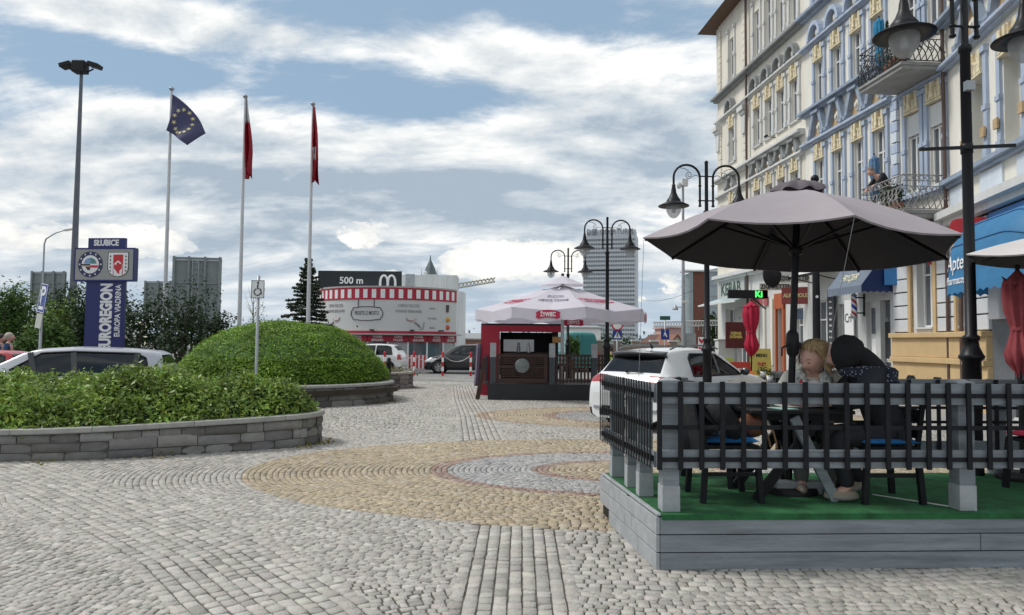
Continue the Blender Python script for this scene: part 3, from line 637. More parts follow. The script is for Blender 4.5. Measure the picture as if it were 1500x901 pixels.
def hand_chain(vs, es, rs, wi, d, side, up, sc_=1.):
    """palm and five bent fingers grown from wrist vertex wi along d"""
    d = Vector(d).normalized(); up = Vector(up); sd_ = d.cross(up).normalized()*side; w = Vector(vs[wi])
    pal = len(vs); vs.append(tuple(w+d*.05*sc_)); rs.append((.034*sc_, .018*sc_)); es.append((wi, pal))
    for k, (o, l) in enumerate(((-.027, .062), (-.009, .075), (.009, .072), (.026, .056))):
        a = w+d*.088*sc_+sd_*o*sc_; q1 = a+d*l*.5*sc_-up*.004; q2 = a+d*l*.9*sc_-up*.03*sc_; i0 = len(vs)
        vs += [tuple(a), tuple(q1), tuple(q2)]; rs += [.0095*sc_, .0085*sc_, .0075*sc_]; es += [(pal, i0), (i0, i0+1), (i0+1, i0+2)]
    a = w+d*.03*sc_+sd_*-.034*sc_; q = a+d*.03*sc_+sd_*-.014*sc_-up*.008; i0 = len(vs); vs += [tuple(a), tuple(q)]; rs += [.011*sc_, .009*sc_]; es += [(pal, i0), (i0, i0+1)]
def body(parent, J, m, hands=True, name='body', up=(0, 0, 1), k=1.):
    """J: pelvis, waist, chest, neck, headbase + (shoulder, elbow, wrist) x2 + (hip, knee, ankle, toe) x2"""
    vs, es, rs = [], [], []
    def a(p, r): vs.append(tuple(p)); rs.append(r if not isinstance(r, tuple) else r); return len(vs)-1
    pe = a(J['pelvis'], (.15*k, .115*k)); wa = a(J['waist'], (.125*k, .1*k)); ch = a(J['chest'], (.155*k, .11*k)); ne = a(J['neck'], (.056, .056)); hb = a(J['headbase'], (.05, .05)); es += [(pe, wa), (wa, ch), (ch, ne), (ne, hb)]
    for s, sg in (('L', -1), ('R', 1)):
        sh = a(J['shoulder'+s], .062*k); el = a(J['elbow'+s], .047*k); wr = a(J['wrist'+s], .03); es += [(ch, sh), (sh, el), (el, wr)]
        if hands: hand_chain(vs, es, rs, wr, Vector(J['wrist'+s])-Vector(J['elbow'+s]), sg, Vector(up))
        hp = a(J['hip'+s], .095*k); kn = a(J['knee'+s], .062*k); an = a(J['ankle'+s], .042); to = a(J['toe'+s], (.042, .03)); es += [(pe, hp), (hp, kn), (kn, an), (an, to)]
    return skin(name, vs, es, rs, m, parent)
def garment(parent, name, pts, rads, m, es=None, sub=2): return skin(name, [tuple(p) for p in pts], es or [(i, i+1) for i in range(len(pts)-1)], rads, m, parent, sub)
def strands(name, parent, c, M, n, f, m, r0=.112, ln=.07, w=.009):
    """hair: short bent locks rooted on the scalp where f(direction) holds"""
    b = MB(); k = 0
    while k < n:
        d = Vector(NP.normal(size=3)).normalized()
        if not f(d): continue
        k += 1; p = Vector((d.x*r0*.86, d.y*r0*1.02, d.z*r0*1.16)); dn = Vector((d.x*.8+NP.normal()*.18, d.y*.8+NP.normal()*.18-.1, -.9+d.z*.5)).normalized(); L_ = ln*(.6+.8*NP.random())*(.62 if d.y > .15 and d.z > .2 else 1)
        t = d.cross(dn); t = t.normalized() if t.length > .1 else Vector((1, 0, 0)); q = p+d*.012+dn*L_*.5; e = p+d*.004+dn*L_
        pr = [p-t*w, p+t*w, q+t*w, q-t*w, e+t*w*.25, e-t*w*.25]; b.add([M @ v_+c for v_ in pr], [(0, 1, 2, 3), (3, 2, 4, 5)], True)
    return b.build(name, m, parent)
M_cream = mat('cream_jacket', (.70, .67, .58), .8, var=.08, scale=10, bump=.35, bscale=12)
M_grey_tr = mat('grey_trousers', (.13, .135, .13), .85, var=.2, bump=.3, bscale=14)
# the woman behind the table
wm = thing('person', 'blond woman in a cream jacket and patterned scarf looking down at the table', 'person', (2.66, 6.40, .412), R(163))
J = dict(pelvis=(0, -.02, .52), waist=(0, .03, .68), chest=(0, .12, .87), neck=(0, .19, 1.0), headbase=(.01, .24, 1.05), shoulderL=(-.19, .13, .95), elbowL=(-.27, .26, .74), wristL=(-.12, .44, .765), shoulderR=(.19, .13, .95), elbowR=(.29, .24, .74), wristR=(.16, .45, .765),
         hipL=(-.09, .02, .49), kneeL=(-.11, .42, .50), ankleL=(-.10, .36, .10), toeL=(-.10, .50, .045), hipR=(.09, .02, .49), kneeR=(.11, .42, .50), ankleR=(.12, .40, .10), toeR=(.12, .54, .045))
body(wm, J, M_skin)
HM = (Matrix.Rotation(R(-46), 3, 'Z') @ Matrix.Rotation(R(-24), 3, 'X')); hc = Vector((.0, .275, 1.125))
head('head', wm, hc, HM, 1.08)
M_hair = mat('blond_hair', (.46, .32, .17), .5, var=.35, scale=14)
hf = lambda d: (d.z > .60 and d.y < .50) or (d.y < .30 and d.z > .25) or (d.y < -.05 and d.z > -.62) or (abs(d.x) > .75 and d.z > -.40 and d.y < .30)
hb_ = MB(); hb_.ball(hc+HM @ Vector((0, -.034, .032)), .113, (.92, .98, 1.0), 20, 14, M=HM.to_4x4()); hr = hb_.build('hair', mat('hair_under', (.22, .14, .07), .7, var=.3, scale=30), wm)
strands('lock', hr, hc+HM @ Vector((0, -.012, .02)), HM, 1500, hf, M_hair, r0=.123, ln=.085, w=.007)
garment(wm, 'jacket', [(0, -.0, .50), (0, .03, .66), (0, .115, .87), (0, .165, .97), (-.19, .13, .95), (-.272, .26, .745), (-.15, .40, .765), (.19, .13, .95), (.292, .24, .745), (.19, .41, .765)], [(.172, .135), (.15, .125), (.172, .128), (.085, .08), .078, .064, .048, .078, .064, .048], M_cream, [(0, 1), (1, 2), (2, 3), (2, 4), (4, 5), (5, 6), (2, 7), (7, 8), (8, 9)])
garment(wm, 'trousers', [(0, -.02, .51), (-.095, .03, .50), (-.112, .42, .505), (-.10, .37, .075), (.095, .03, .50), (.112, .42, .505), (.12, .41, .075)], [(.16, .12), .105, .078, .062, .105, .078, .062], M_grey_tr, [(0, 1), (1, 2), (2, 3), (0, 4), (4, 5), (5, 6)])
for s, x, y in ((-1, -.10, .43), (1, .12, .47)): b = MB(); b.ball((x, y, .05), .05, (.95, 2.5, .95), 14, 10); b.build('shoe', mat('taupe_shoe', (.22, .18, .15), .6), wm)
M_scarf = mat('patterned_scarf', (.5, .52, .48), .85, var=.75, scale=22, bump=.3)
b = MB()
for s in (-1, 1): b.tube([(s*.02, .09, 1.02), (s*.085, .16, 1.0), (s*.10, .26, .93), (s*.085, .30, .82), (s*.075, .30, .70)], [.035, .045, .05, .05, .045], 10)
b.build('scarf', M_scarf, wm)
b = MB(); b.ball((.105, .325, .90), .03, (.5, .4, 1.5)); b.build('scarf_tassel', M_red, wm)
garment(wm, 'white_top', [(0, .06, .70), (0, .16, .88), (0, .20, .965)], [(.13, .11), (.135, .125), (.06, .05)], M_lwhite)
# the hooded person
hp = thing('person', 'person in a black hooded coat and speckled dark scarf, back half turned', 'person', (3.03, 5.86, .412), R(84))
J = dict(pelvis=(0, -.03, .54), waist=(0, .02, .70), chest=(0, .12, .90), neck=(.0, .20, 1.03), headbase=(0, .25, 1.09), shoulderL=(-.18, .14, .97), elbowL=(-.24, .30, .78), wristL=(-.10, .50, .77), shoulderR=(.18, .14, .97), elbowR=(.25, .30, .78), wristR=(.10, .52, .77),
         hipL=(-.09, .02, .50), kneeL=(-.13, .43, .50), ankleL=(-.14, .32, .11), toeL=(-.15, .46, .045), hipR=(.09, .02, .50), kneeR=(.12, .43, .50), ankleR=(.12, .12, .13), toeR=(.12, .25, .05))
body(hp, J, M_skin)
HM2 = Matrix.Rotation(R(-30), 3, 'Z') @ Matrix.Rotation(R(-20), 3, 'X'); hc2 = Vector((0, .31, 1.165))
head('head', hp, hc2, HM2, 1.04)
M_coat = mat('black_coat', (.014, .016, .022), .75, var=.3, scale=6, bump=.5, bscale=10)
garment(hp, 'coat', [(0, -.05, .46), (0, .0, .68), (0, .10, .90), (0, .16, 1.0), (-.18, .14, .97), (-.245, .30, .79), (-.13, .46, .775), (.18, .14, .97), (.255, .30, .79), (.13, .47, .775)], [(.215, .16), (.18, .15), (.205, .155), (.11, .10), .095, .075, .055, .095, .075, .055], M_coat, [(0, 1), (1, 2), (2, 3), (2, 4), (4, 5), (5, 6), (2, 7), (7, 8), (8, 9)])
garment(hp, 'trousers', [(0, -.02, .51), (-.095, .03, .50), (-.13, .43, .505), (-.14, .33, .085), (.095, .03, .50), (.122, .43, .505), (.12, .13, .10)], [(.165, .12), .11, .082, .062, .11, .082, .062], M_coat, [(0, 1), (1, 2), (2, 3), (0, 4), (4, 5), (5, 6)])
M_gsole = mat('sole_rubber', (.30, .28, .25), .8)
for x, y, z, rx in ((-.145, .39, .05, 0), (.12, .20, .075, -.35)):
    b = MB(); b.ball((x, y, z), .05, (.95, 2.7, .95), 14, 10, M=Matrix.Rotation(rx, 4, 'X')); sh = b.build('shoe', mat('beige_trainer', (.33, .27, .21), .7), hp)
    b = MB(); b.ball((x, y, z-.014), .05, (1.0, 2.74, .72), 14, 10, M=Matrix.Rotation(rx, 4, 'X')); b.build('sole', M_gsole, sh)
b = MB(); hrow = []                                   # hood: closed over crown, nape and cheeks, open at the face
for i in range(19):
    ph = PI*i/18; row = []
    for j in range(33):
        th = R(46)+(2*PI-R(92))*j/32; q = 1+.03*math.sin(7*th+3*ph)+.02*math.sin(11*ph)
        p = Vector((.112*math.sin(ph)*math.sin(th), .142*math.sin(ph)*math.cos(th)-.018-.02*math.cos(ph), .134*math.cos(ph)+.0-.02*(math.cos(th) > .3)*0))*q
        row.append(hc2+HM2 @ p)
    hrow.append(row)
b.grid(hrow); b.build('hood', mat('black_hood', (.008, .008, .010), .9, var=.3), hp, solid=.014)
garment(hp, 'hood_drape', [(0, .26, 1.20), (0, .16, 1.13), (0, .06, 1.045), (0, -.02, .98)], [(.105, .09), (.125, .10), (.15, .085), (.12, .05)], MATS['black_hood'])
def speckmat():
    m = bpy.data.materials.new('speckled_scarf'); m.use_nodes = True; Nn, Ll = nt(m); p = Nn['Principled BSDF']; p.inputs['Roughness'].default_value = .9
    t = Nn.new('ShaderNodeTexCoord'); v_ = Nn.new('ShaderNodeTexVoronoi'); v_.inputs['Scale'].default_value = 48; r_ = Nn.new('ShaderNodeMapRange'); r_.inputs[1].default_value = .22; r_.inputs[2].default_value = .3; r_.inputs[3].default_value = 1; r_.inputs[4].default_value = 0
    mx = Nn.new('ShaderNodeMix'); mx.data_type = 'RGBA'; mx.inputs[6].default_value = (.012, .015, .03, 1); mx.inputs[7].default_value = (.30, .32, .36, 1)
    Ll.new(t.outputs['Object'], v_.inputs['Vector']); Ll.new(v_.outputs['Distance'], r_.inputs[0]); Ll.new(r_.outputs[0], mx.inputs[0]); Ll.new(mx.outputs[2], p.inputs['Base Color']); return m
b = MB(); pts = []
b.tube([(.13*math.cos(a)*1.05, .17+.13*math.sin(a), 1.015+.03*math.sin(a*2)+.035*math.sin(a)) for a in [2*PI*i/18 for i in range(19)]], [.058+.012*math.sin(i*1.7) for i in range(19)], 12)
b.tube([(-.05, .05, 1.04), (-.17, .02, 1.0), (-.22, .03, .93)], [.05, .075, .05], 10); b.tube([(.08, .04, 1.03), (.10, -.06, .97), (.07, -.12, .88)], [.05, .075, .06], 10)
b.build('scarf', speckmat(), hp)

# black post behind the big umbrella
x = W(1196, 470, 11).x; q = thing('black_post', 'slim black post with ball top and round white sticker behind the open umbrella', 'post', (x, 11, 0)); zt2 = W(1202, 262, 11).z
b = MB(); b.lathe([(.09, 0), (.08, .05), (.058, .1), (.055, 2.4), (.045, zt2-.1), (.05, zt2-.08), (.02, zt2-.04)], n=14); b.build('shaft', M_black, q); b = MB(); b.ball((0, 0, zt2), .062, n=16, m=10); b.build('finial', M_black, q)
b = MB(FACE((-.012, -.057, W(1196, 435, 11).z))); b.prism([(.022*math.cos(2*PI*i/16), .022*math.sin(2*PI*i/16)) for i in range(16)], 0, .003); b.build('sticker', M_lwhite, q)
# ================================================================ the street front on the right
P0 = Vector((11.36, 18.5, 0)); UA = Vector((-.08, 1, 0)).normalized(); UB = Vector((.2, 1, 0)).normalized(); LB = 12.0
PB = P0-UB*LB
AA, AB = math.atan2(UA.y, UA.x), math.atan2(UB.y, UB.x)
def sA(px): r = (px-750)/F0; return (12.84/(r+.08)-18.5)*1.003
M_cw = mat('cream_wall', (.75, .725, .655), .85, var=.16, scale=1.2, bump=.08, streak=True)
M_cw2 = mat('warm_cream_wall', (.73, .69, .60), .85, var=.17, scale=1.2, bump=.08, streak=True)
M_lb = mat('light_blue_wall', (.60, .66, .73), .8, var=.10, scale=1.5, streak=True)
M_pb = mat('pilaster_blue', (.39, .46, .58), .7, var=.2, scale=3, streak=True)
M_sl = mat('ledge_slate_blue', (.28, .34, .43), .7, var=.25, scale=3)
M_gp = mat('pale_grey_render', (.62, .63, .62), .8, var=.12, scale=2, streak=True)
M_gd = mat('grey_green_moulding', (.27, .285, .285), .8, var=.2, scale=3)
M_yl = mat('ochre_relief', (.72, .63, .44), .85, var=.3, scale=5, bump=.3)
M_or = mat('ochre_panel', (.46, .33, .19), .85, var=.25, scale=5)
M_tan = mat('tan_plinth', (.56, .40, .21), .85, var=.10, scale=2, bump=.1)
M_fr = mat('window_frame_white', (.70, .70, .68), .5, var=.05)
M_pipe = mat('brown_downpipe', (.10, .06, .05), .5, var=.2)
M_str = mat('street_iron', (.03, .032, .036), .5)
def wall_mesh(s0, s1, z0, z1, holes, dep=.17):
    S_ = sorted({s0, s1, *[h[0] for h in holes], *[h[1] for h in holes]}); Z = sorted({z0, z1, *[h[2] for h in holes], *[h[3] for h in holes]}); b = MB()
    S_ = [v for v in S_ if s0 <= v <= s1]; Z = [v for v in Z if z0 <= v <= z1]
    for a, c in zip(S_, S_[1:]):
        for d, e in zip(Z, Z[1:]):
            m, n = (a+c)/2, (d+e)/2
            if any(h[0] < m < h[1] and h[2] < n < h[3] for h in holes): continue
            b.add([(a, 0, d), (c, 0, d), (c, 0, e), (a, 0, e)], [(0, 3, 2, 1)])
    for a, c, d, e in holes:
        b.add([(a, 0, d), (c, 0, d), (c, 0, e), (a, 0, e), (a, -dep, d), (c, -dep, d), (c, -dep, e), (a, -dep, e)], [(0, 1, 5, 4), (1, 2, 6, 5), (2, 3, 7, 6), (3, 0, 4, 7)])
    return b
PROTO = {}
def place(o, par, loc, k=None):
    """first use places the mesh object itself, later uses copies"""
    if k in PROTO:
        c = PROTO[k].copy(); COL.objects.link(c); c.parent = par; c.location = loc
        for g_ in kids(PROTO[k]): d = g_.copy(); COL.objects.link(d); d.parent = c
        return c
    ob = o(); ob.location = loc; ob.parent = par; PROTO[k] = ob; return ob
def win(par, s, z0, z1, w, transom=.68, dep=.13, m=None):
    m = m or M_fr
    def mk():
        h = z1-z0; f = MB(); t = .055
        for x0, x1, a, c in ((-w/2, -w/2+t, 0, h), (w/2-t, w/2, 0, h), (-w/2+t, w/2-t, 0, t), (-w/2+t, w/2-t, h-t, h), (-t*.6, t*.6, t, h-t)): f.bb((x0, -dep, a), (x1, -dep+.06, c))
        for x0, x1 in ((-w/2+t, -t*.6), (t*.6, w/2-t)): f.bb((x0, -dep+.004, h*transom), (x1, -dep+.052, h*transom+.05))
        o = f.build('window', m); p = MB(); p.bb((-w/2, -dep-.015, 0), (w/2, -dep+.012, h)); p.build('pane', M_winglass, o)
        q = MB(); q.bb((-w/2-.05, -dep+.06, -.05), (w/2+.05, .08, -.001)); q.build('sill', M_gp, o); return o
    return place(mk, par, (s, 0, z0), ('win', round(w, 3), round(z1-z0, 3), m.name))
def pil(par, s, z0, z1, m, w=.14, d=.07):
    def mk():
        b = MB(); h = z1-z0; b.bb((-w/2, 0, 0), (w/2, d, h)); b.bb((-w/2-.03, 0.001, h-.16), (w/2+.03, d+.05, h-.02)); b.bb((-w/2-.025, .001, .0), (w/2+.025, d+.03, .2)); b.bb((-w/2-.02, .001, h*.42), (w/2+.02, d+.03, h*.42+.12)); return b.build('pilaster', m)
    return place(mk, par, (s, 0, z0), ('pil', m.name, round(z1-z0, 3), w))
def lintel(par, s, z0, m, w=.72, h=.50):
    def mk():
        b = MB(); b.bb((-w/2, .0, .0), (w/2, .05, h))
        for i in range(5):
            x = -w/2+w*(i+.5)/5; hh = h*(.55+.42*(i % 2 == 0)); b.box((x, .075, hh/2+.02), (w/5-.025, .09, hh)); 
        for i in range(4): b.ball((-w/2+w*(i+.9)/5, .10, h*.42+.05*(i % 2)), .05, (1, .8, 1.1), 8, 6)
        b.box((0, .095, h*.55), (.10, .16, h*.8)); b.bb((-w/2-.03, 0.002, -.05), (w/2+.03, .12, -.0)); return b.build('lintel', m)
    return place(mk, par, (s, 0, z0), ('lin', m.name, w))
def ledge(par, s0, s1, z, h, d, m, name='cornice', steps=True):
    b = MB(); b.bb((s0, 0, z+h*.45), (s1, d, z+h))
    if steps: b.bb((s0+.01, .002, z), (s1-.01, d*.55, z+h*.45)); b.bb((s0+.005, .001, z+h), (s1-.005, d*.8, z+h+.035))
    return b.build(name, m, par)
def gable(par, s, z0, h, bw, m, mi):
    def mk():
        b = MB(); d = .20
        for sg in (-1, 1): b.beam((sg*bw*.46, d/2, .0), (sg*bw*.15, d/2, h), .16, d, up=(0, 1, 0))
        b.bb((-bw*.22, .004, h-.1), (bw*.22, d+.06, h-.002)); b.bb((-bw*.5, .003, .0), (-bw*.36, d+.05, .12)); b.bb((bw*.36, .003, 0), (bw*.5, d+.05, .12)); o = b.build('pediment', m)
        q = MB(); q.prism([(-bw*.42, .01), (bw*.42, .01), (bw*.13, h-.03), (-bw*.13, h-.03)], .01, .035, frame((0, 0, 0), (1, 0, 0), (0, 0, 1), (0, 1, 0))); q.build('infill', mi, o)
        q = MB(); q.ball((0, .05, h*.36), .15, (.7, .35, 1.25), 12, 8); q.ball((0, .10, h*.36), .07, (1, .6, 1.4), 8, 6); q.build('medallion', M_cw, o); return o
    return place(mk, par, (s, 0, z0), ('gab', m.name, round(h, 3), round(bw, 3)))
def arch(par, s, z0, r, m, mi):
    def mk():
        b = MB(); d = .26
        for i in range(10):
            a0, a1 = PI*i/10, PI*(i+1)/10; ro, ri = r, r-.11
            P = [(math.cos(a)*q, math.sin(a)*q*1.35) for a in (a0, a1) for q in (ri, ro)]
            b.add([(P[0][0], .0, P[0][1]), (P[1][0], 0, P[1][1]), (P[3][0], 0, P[3][1]), (P[2][0], 0, P[2][1]), (P[0][0], d, P[0][1]), (P[1][0], d, P[1][1]), (P[3][0], d, P[3][1]), (P[2][0], d, P[2][1])], [(4, 5, 6, 7), (1, 2, 6, 5), (0, 4, 7, 3)])
        o = b.build('pediment', m); q = MB(); q.prism([(math.cos(PI*i/12)*(r-.11), math.sin(PI*i/12)*(r-.11)*1.35) for i in range(13)], .01, .04, frame((0, 0, 0), (1, 0, 0), (0, 0, 1), (0, 1, 0))); q.build('infill', mi, o)
        q = MB(); q.ball((0, .07, r*.5), .13, (1, .5, 1.3), 10, 8); q.build('medallion', M_gp, o); return o
    return place(mk, par, (s, 0, z0), ('arch', m.name, round(r, 3)))
def upper(par, bays, z_sets, mp, mled, mg, style, winw=.56, bw=1.1, mw=None, pw=.13):
    for s in bays:
        for (z0, z1, top) in z_sets:
            win(par, s, z0, z1, winw); 
            for sg in (-1, 1): pil(par, s+sg*(winw/2+.10), z0-.02, z1+.50, mp, pw)
            if top: lintel(par, s, z1+.03, M_yl, winw+.06)
Z1, Z2, Z3 = (5.95, 8.2, 1), (10.1, 11.75, 1), (13.95, 16.0, 0)
# ---- blue apartment house
bA = thing('apartment_building', 'cream and blue ornate apartment house with balconies behind the open umbrella', 'building', P0, AA)
baysA = [.42, 1.38]+[2.95, 4.1, 5.3, 6.5]; wA = 7.6
holes = [(s-.28, s+.28, z[0], z[1]) for s in baysA for z in (Z1, Z2, Z3)]
wall_mesh(0, wA, 4.6, 17.3, holes).build('wall', M_cw, bA)
upper(bA, baysA, (Z1, Z2, Z3), M_pb, M_sl, M_sl, 'gable')
ledge(bA, 2.25, wA, 8.80, .14, .24, M_pb); ledge(bA, 2.25, wA, 9.93, .16, .34, M_sl); ledge(bA, 0, 2.2, 8.74, .12, .12, M_pb)
ledge(bA, 0, wA, 12.36, .14, .24, M_pb); ledge(bA, 0, wA, 13.5, .18, .36, M_sl); ledge(bA, 0, wA, 5.68, .16, .2, M_pb); ledge(bA, -.1, wA, 4.62, .26, .36, M_gp); ledge(bA, -.1, wA, 17.0, .35, .6, M_gd, 'eaves')
for s in baysA[2:]: gable(bA, s, 8.98, .94, 1.12, M_sl, M_or)
for s in baysA: arch(bA, s, 12.52, .46, M_pb, M_or)
for i in range(9):
    b = MB(); b.bb((2.02, .0, 5.95+i*.32), (2.34-.05*(i % 2), .09+.02*(i % 2), 6.24+i*.32)); b.build('quoin', M_lb if i % 2 else M_pb, bA, bevel=.012)
b = MB(); b.bb((0, -8, 0), (wA-.005, -.25, 17.25)); b.build('core', M_gd, bA)
b = MB(); b.bb((-.3, -9, 17.36), (wA, .62, 17.5)); b.build('roof', mat('dark_roof', (.09, .07, .06), .8), bA)
for s in (.42, 1.38):
    b = MB(); b.bb((s-.27, -.19, 7.55), (s+.27, .0, 8.15)); b.build('shutter_box', M_gp, bA, bevel=.01)
b = MB(); b.tube([(-.02, .12, .3), (-.02, .12, 17.0)], .045, 8); b.build('downpipe', M_pipe, bA)
# ---- cream apartment house
bC = thing('apartment_building', 'cream apartment house with arched pediments and dark eaves at the far end of the row', 'building', P0+UA*wA, AA)
baysC = [.75, 1.85, 2.95, 4.1]; wing = 6.9; wC = 8.65
holes = [(s-.28, s+.28, z[0], z[1]) for s in baysC+[wing] for z in (Z1, Z2, Z3)]
wall_mesh(0, wC, 4.6, 17.3, holes).build('wall', M_cw2, bC)
upper(bC, baysC+[wing], (Z1, Z2, Z3), M_gp, M_gp, M_gd, 'arch')
ledge(bC, 0, wC+.15, 8.66, .14, .22, M_gp); ledge(bC, 0, wC+.15, 9.42, .16, .32, M_gp); ledge(bC, 0, wC+.15, 12.36, .14, .22, M_gp); ledge(bC, 0, wC+.2, 13.48, .18, .36, M_gd); ledge(bC, 0, wC, 5.6, .16, .2, M_gp); ledge(bC, 0, wC+.1, 4.62, .26, .36, M_gp)
for s in baysC+[wing]: gable(bC, s, 8.84, .56, 1.05, M_gd, M_or); arch(bC, s, 12.52, .44, M_gd, M_or)
for s0 in (5.25, wC-.42):
    for z0 in (5.8, 9.6, 13.7):
        for i in range(10): 
            if z0+.32*i+.3 > (8.6, 12.3, 17)[int(z0 > 9)+int(z0 > 13)]: break
            b = MB(); b.bb((s0, 0, z0+.32*i), (s0+.38-.1*(i % 2), .07, z0+.32*i+.30)); b.build('quoin', M_cw2, bC, bevel=.012)
for s0 in (5.2, wC-.3):
    b = MB(); b.bb((s0-.12, 0, 12.0), (s0+.5, .3, 12.2)); b.bb((s0-.06, 0, 11.85), (s0+.44, .2, 12.0)); b.prism([(s0+.02, 11.0), (s0+.34, 11.0), (s0+.40, 11.85), (s0-.04, 11.85)], 0, .14, frame((0, 0, 0), (1, 0, 0), (0, 0, 1), (0, 1, 0))); b.build('console', M_gp, bC)
b = MB(); b.bb((0, -8, 0), (wC-.02, -.25, 17.25)); b.build('core', M_gd, bC)
b = MB(); b.prism([(wC, .0), (wC, -8.0), (wC+.25, -8.0), (wC+.25, .0)], 0, 17.2); b.build('end_wall', M_cw2, bC)
b = MB(); b.add([(-.1, .75, 17.25), (wC+.9, .75, 17.25), (wC+.9, -9, 17.25), (-.1, -9, 17.25), (-.1, -.4, 18.6), (wC+.2, -.4, 18.6), (wC+.2, -9, 18.6), (-.1, -9, 18.6)], [(0, 1, 5, 4), (1, 2, 6, 5), (0, 3, 2, 1), (4, 5, 6, 7), (0, 4, 7, 3)]); b.build('roof', mat('brown_eaves', (.13, .075, .05), .7, var=.2), bC)
b = MB(); b.tube([(4.95, .16, .3), (4.95, .16, 17.2)], .055, 8); b.build('downpipe', M_pipe, bC)
b = MB(); b.tube([(2.4, .02, 9.95), (2.4, .4, 9.98)], .015, 6); b.lathe([(.04, -.1), (.05, 0), (.04, .12)], (2.4, .42, 10.0), 10, M=Matrix.Rotation(R(90), 4, 'Y')); b.build('camera_bracket', M_dark, bC)
# ---- pharmacy house, turned towards the viewer
bB = thing('apartment_building', 'pale blue house with tan plinth above the pharmacy awning at the right edge', 'building', PB, AB)
baysB = [LB-1.75, LB-3.5, LB-5.3, LB-7.1, LB-8.9]
holes = [(s-.42, s+.42, z0, z1) for s in baysB for z0, z1 in ((6.0, 8.0), (10.2, 12.0), (14, 16))]
wall_mesh(0, LB, 5.0, 17.3, holes, .42).build('wall', M_cw, bB)
for s in baysB:
    for z0, z1 in ((6.0, 8.0), (10.2, 12.0), (14, 16)):
        win(bB, s, z0, z1, .84, .6, .36)
        for sg in (-1, 1): pil(bB, s+sg*.55, z0-.02, z1+.6, M_pb, .17)
        lintel(bB, s, z1+.03, M_yl, .9, .55)
        for sg in (-1, 1):
            b = MB(); b.bb((s+sg*.55-.10, .10, z0+.45), (s+sg*.55+.10, .145, z0+.68)); b.build('ochre_block', M_or, bB)
    gable(bB, s, 8.98, .95, 1.5, M_sl, M_or)
ledge(bB, 0, LB, 8.8, .14, .26, M_pb); ledge(bB, 0, LB, 9.95, .16, .34, M_sl); ledge(bB, 0, LB, 5.72, .18, .24, M_sl); ledge(bB, -.1, LB-.12, 4.72, .34, .42, M_gp); ledge(bB, 0, LB, 12.7, .14, .26, M_pb); ledge(bB, 0, LB, 13.5, .16, .34, M_sl)
for i in range(7):
    b = MB(); s = LB-.5-1.75*i; b.bb((s-.75, 0, 5.10), (s+.35, .05, 5.66)); b.build('blue_panel', M_lb, bB, bevel=.01)
b = MB(); b.bb((0, -8, 0), (LB, -.45, 17.25)); b.build('core', M_gd, bB)
b = MB(); b.bb((-.3, -9, 17.3), (LB, .5, 17.6)); b.build('roof', MATS['dark_roof'], bB)
# ground floor of both: plinth, rusticated blocks, windows
M_white_r = mat('white_rustication', (.62, .64, .66), .8, var=.08, scale=2)
for par, s0, s1, tag_ in ((bA, -.05, 2.4, 0), (bB, LB-2.2, LB-.06, 1)):
    e0, e1 = (0, .0)
    b = MB(); b.bb((s0, -.25, 0), (s1, .10, 1.18)); b.bb((s0, -.25, 1.33), (s1, .12, 1.86)); b.bb((s0, -.25, 1.18), (s1, .19, 1.33)); b.bb((s0, -.25, 1.86), (s1, .22, 2.0)); b.build('plinth', M_tan, par, bevel=.02)
    b = MB()
    if tag_ == 0: cells = [(1.55, 2.4), (-.05, .55)]
    else: cells = [(LB-2.2, LB-1.35), (LB-.5, LB-.06)]
    for a, c in cells:
        b = MB()
        for i in range(7): b.bb((a, -.25, 2.03+i*.38), (c, .05, 2.375+i*.38))
        b.build('rusticated_blocks', M_white_r, par, bevel=.012)
    a, c = (.55, 1.55) if tag_ == 0 else (LB-1.35, LB-.5)
    wall_mesh(a, c, 2.0, 4.62, [(a+.17, c-.17, 2.15, 4.3)], .3).build('window_bay', M_gp, par)
    win(par, (a+c)/2, 2.15, 4.3, c-a-.34, .66, .25)
    for x in (a-.06, c+.0): b = MB(); b.bb((x, 0, 2.01), (x+.12, .09, 4.6)); b.build('tan_strip', M_tan, par)
    for k in range(2):
        x = s0+(.5+1.1*k); b = MB(); b.prism([(x-.22, .45), (x+.22, .45), (x+.22, .72), (x+.13, .82), (x-.13, .82), (x-.22, .72)], .102, .106, frame((0, 0, 0), (1, 0, 0), (0, 0, 1), (0, 1, 0))); b.build('cellar_opening', M_dark, par)
b = MB(); b.tube([(LB-1.0, .16, .2), (LB-1.0, .16, 2.0), (LB-1.0, .13, 4.6)], .05, 8); b.build('downpipe', M_pipe, bB)
b = MB(); b.bb((0, -.5, 0), (LB-3.2, -.42, 4.7)); b.build('shop_recess', mat('recess_grey', (.10, .105, .115), .7), bB)
b = MB(); b.bb((LB-3.2, -.45, 0), (LB-2.2, -.02, 4.7)); b.bb((LB-5.2, -.40, 0), (LB-4.9, -.05, 4.7)); b.build('entrance_wall', mat('entrance_slate', (.13, .14, .155), .7, var=.1), bB)
for s in (LB-4.05, LB-6.2):
    win(bB, s, .15, 2.7, 1.3, .75, .30)
b = MB(); b.bb((LB-2.95, -.02, 2.25), (LB-2.45, .16, 3.0)); b.build('white_cabinet', M_lwhite, bB, bevel=.03)
b = MB(); b.bb((LB-4.4, -.03, 1.95), (LB-3.6, .0, 2.25)); b.build('red_panel', M_red, bB)
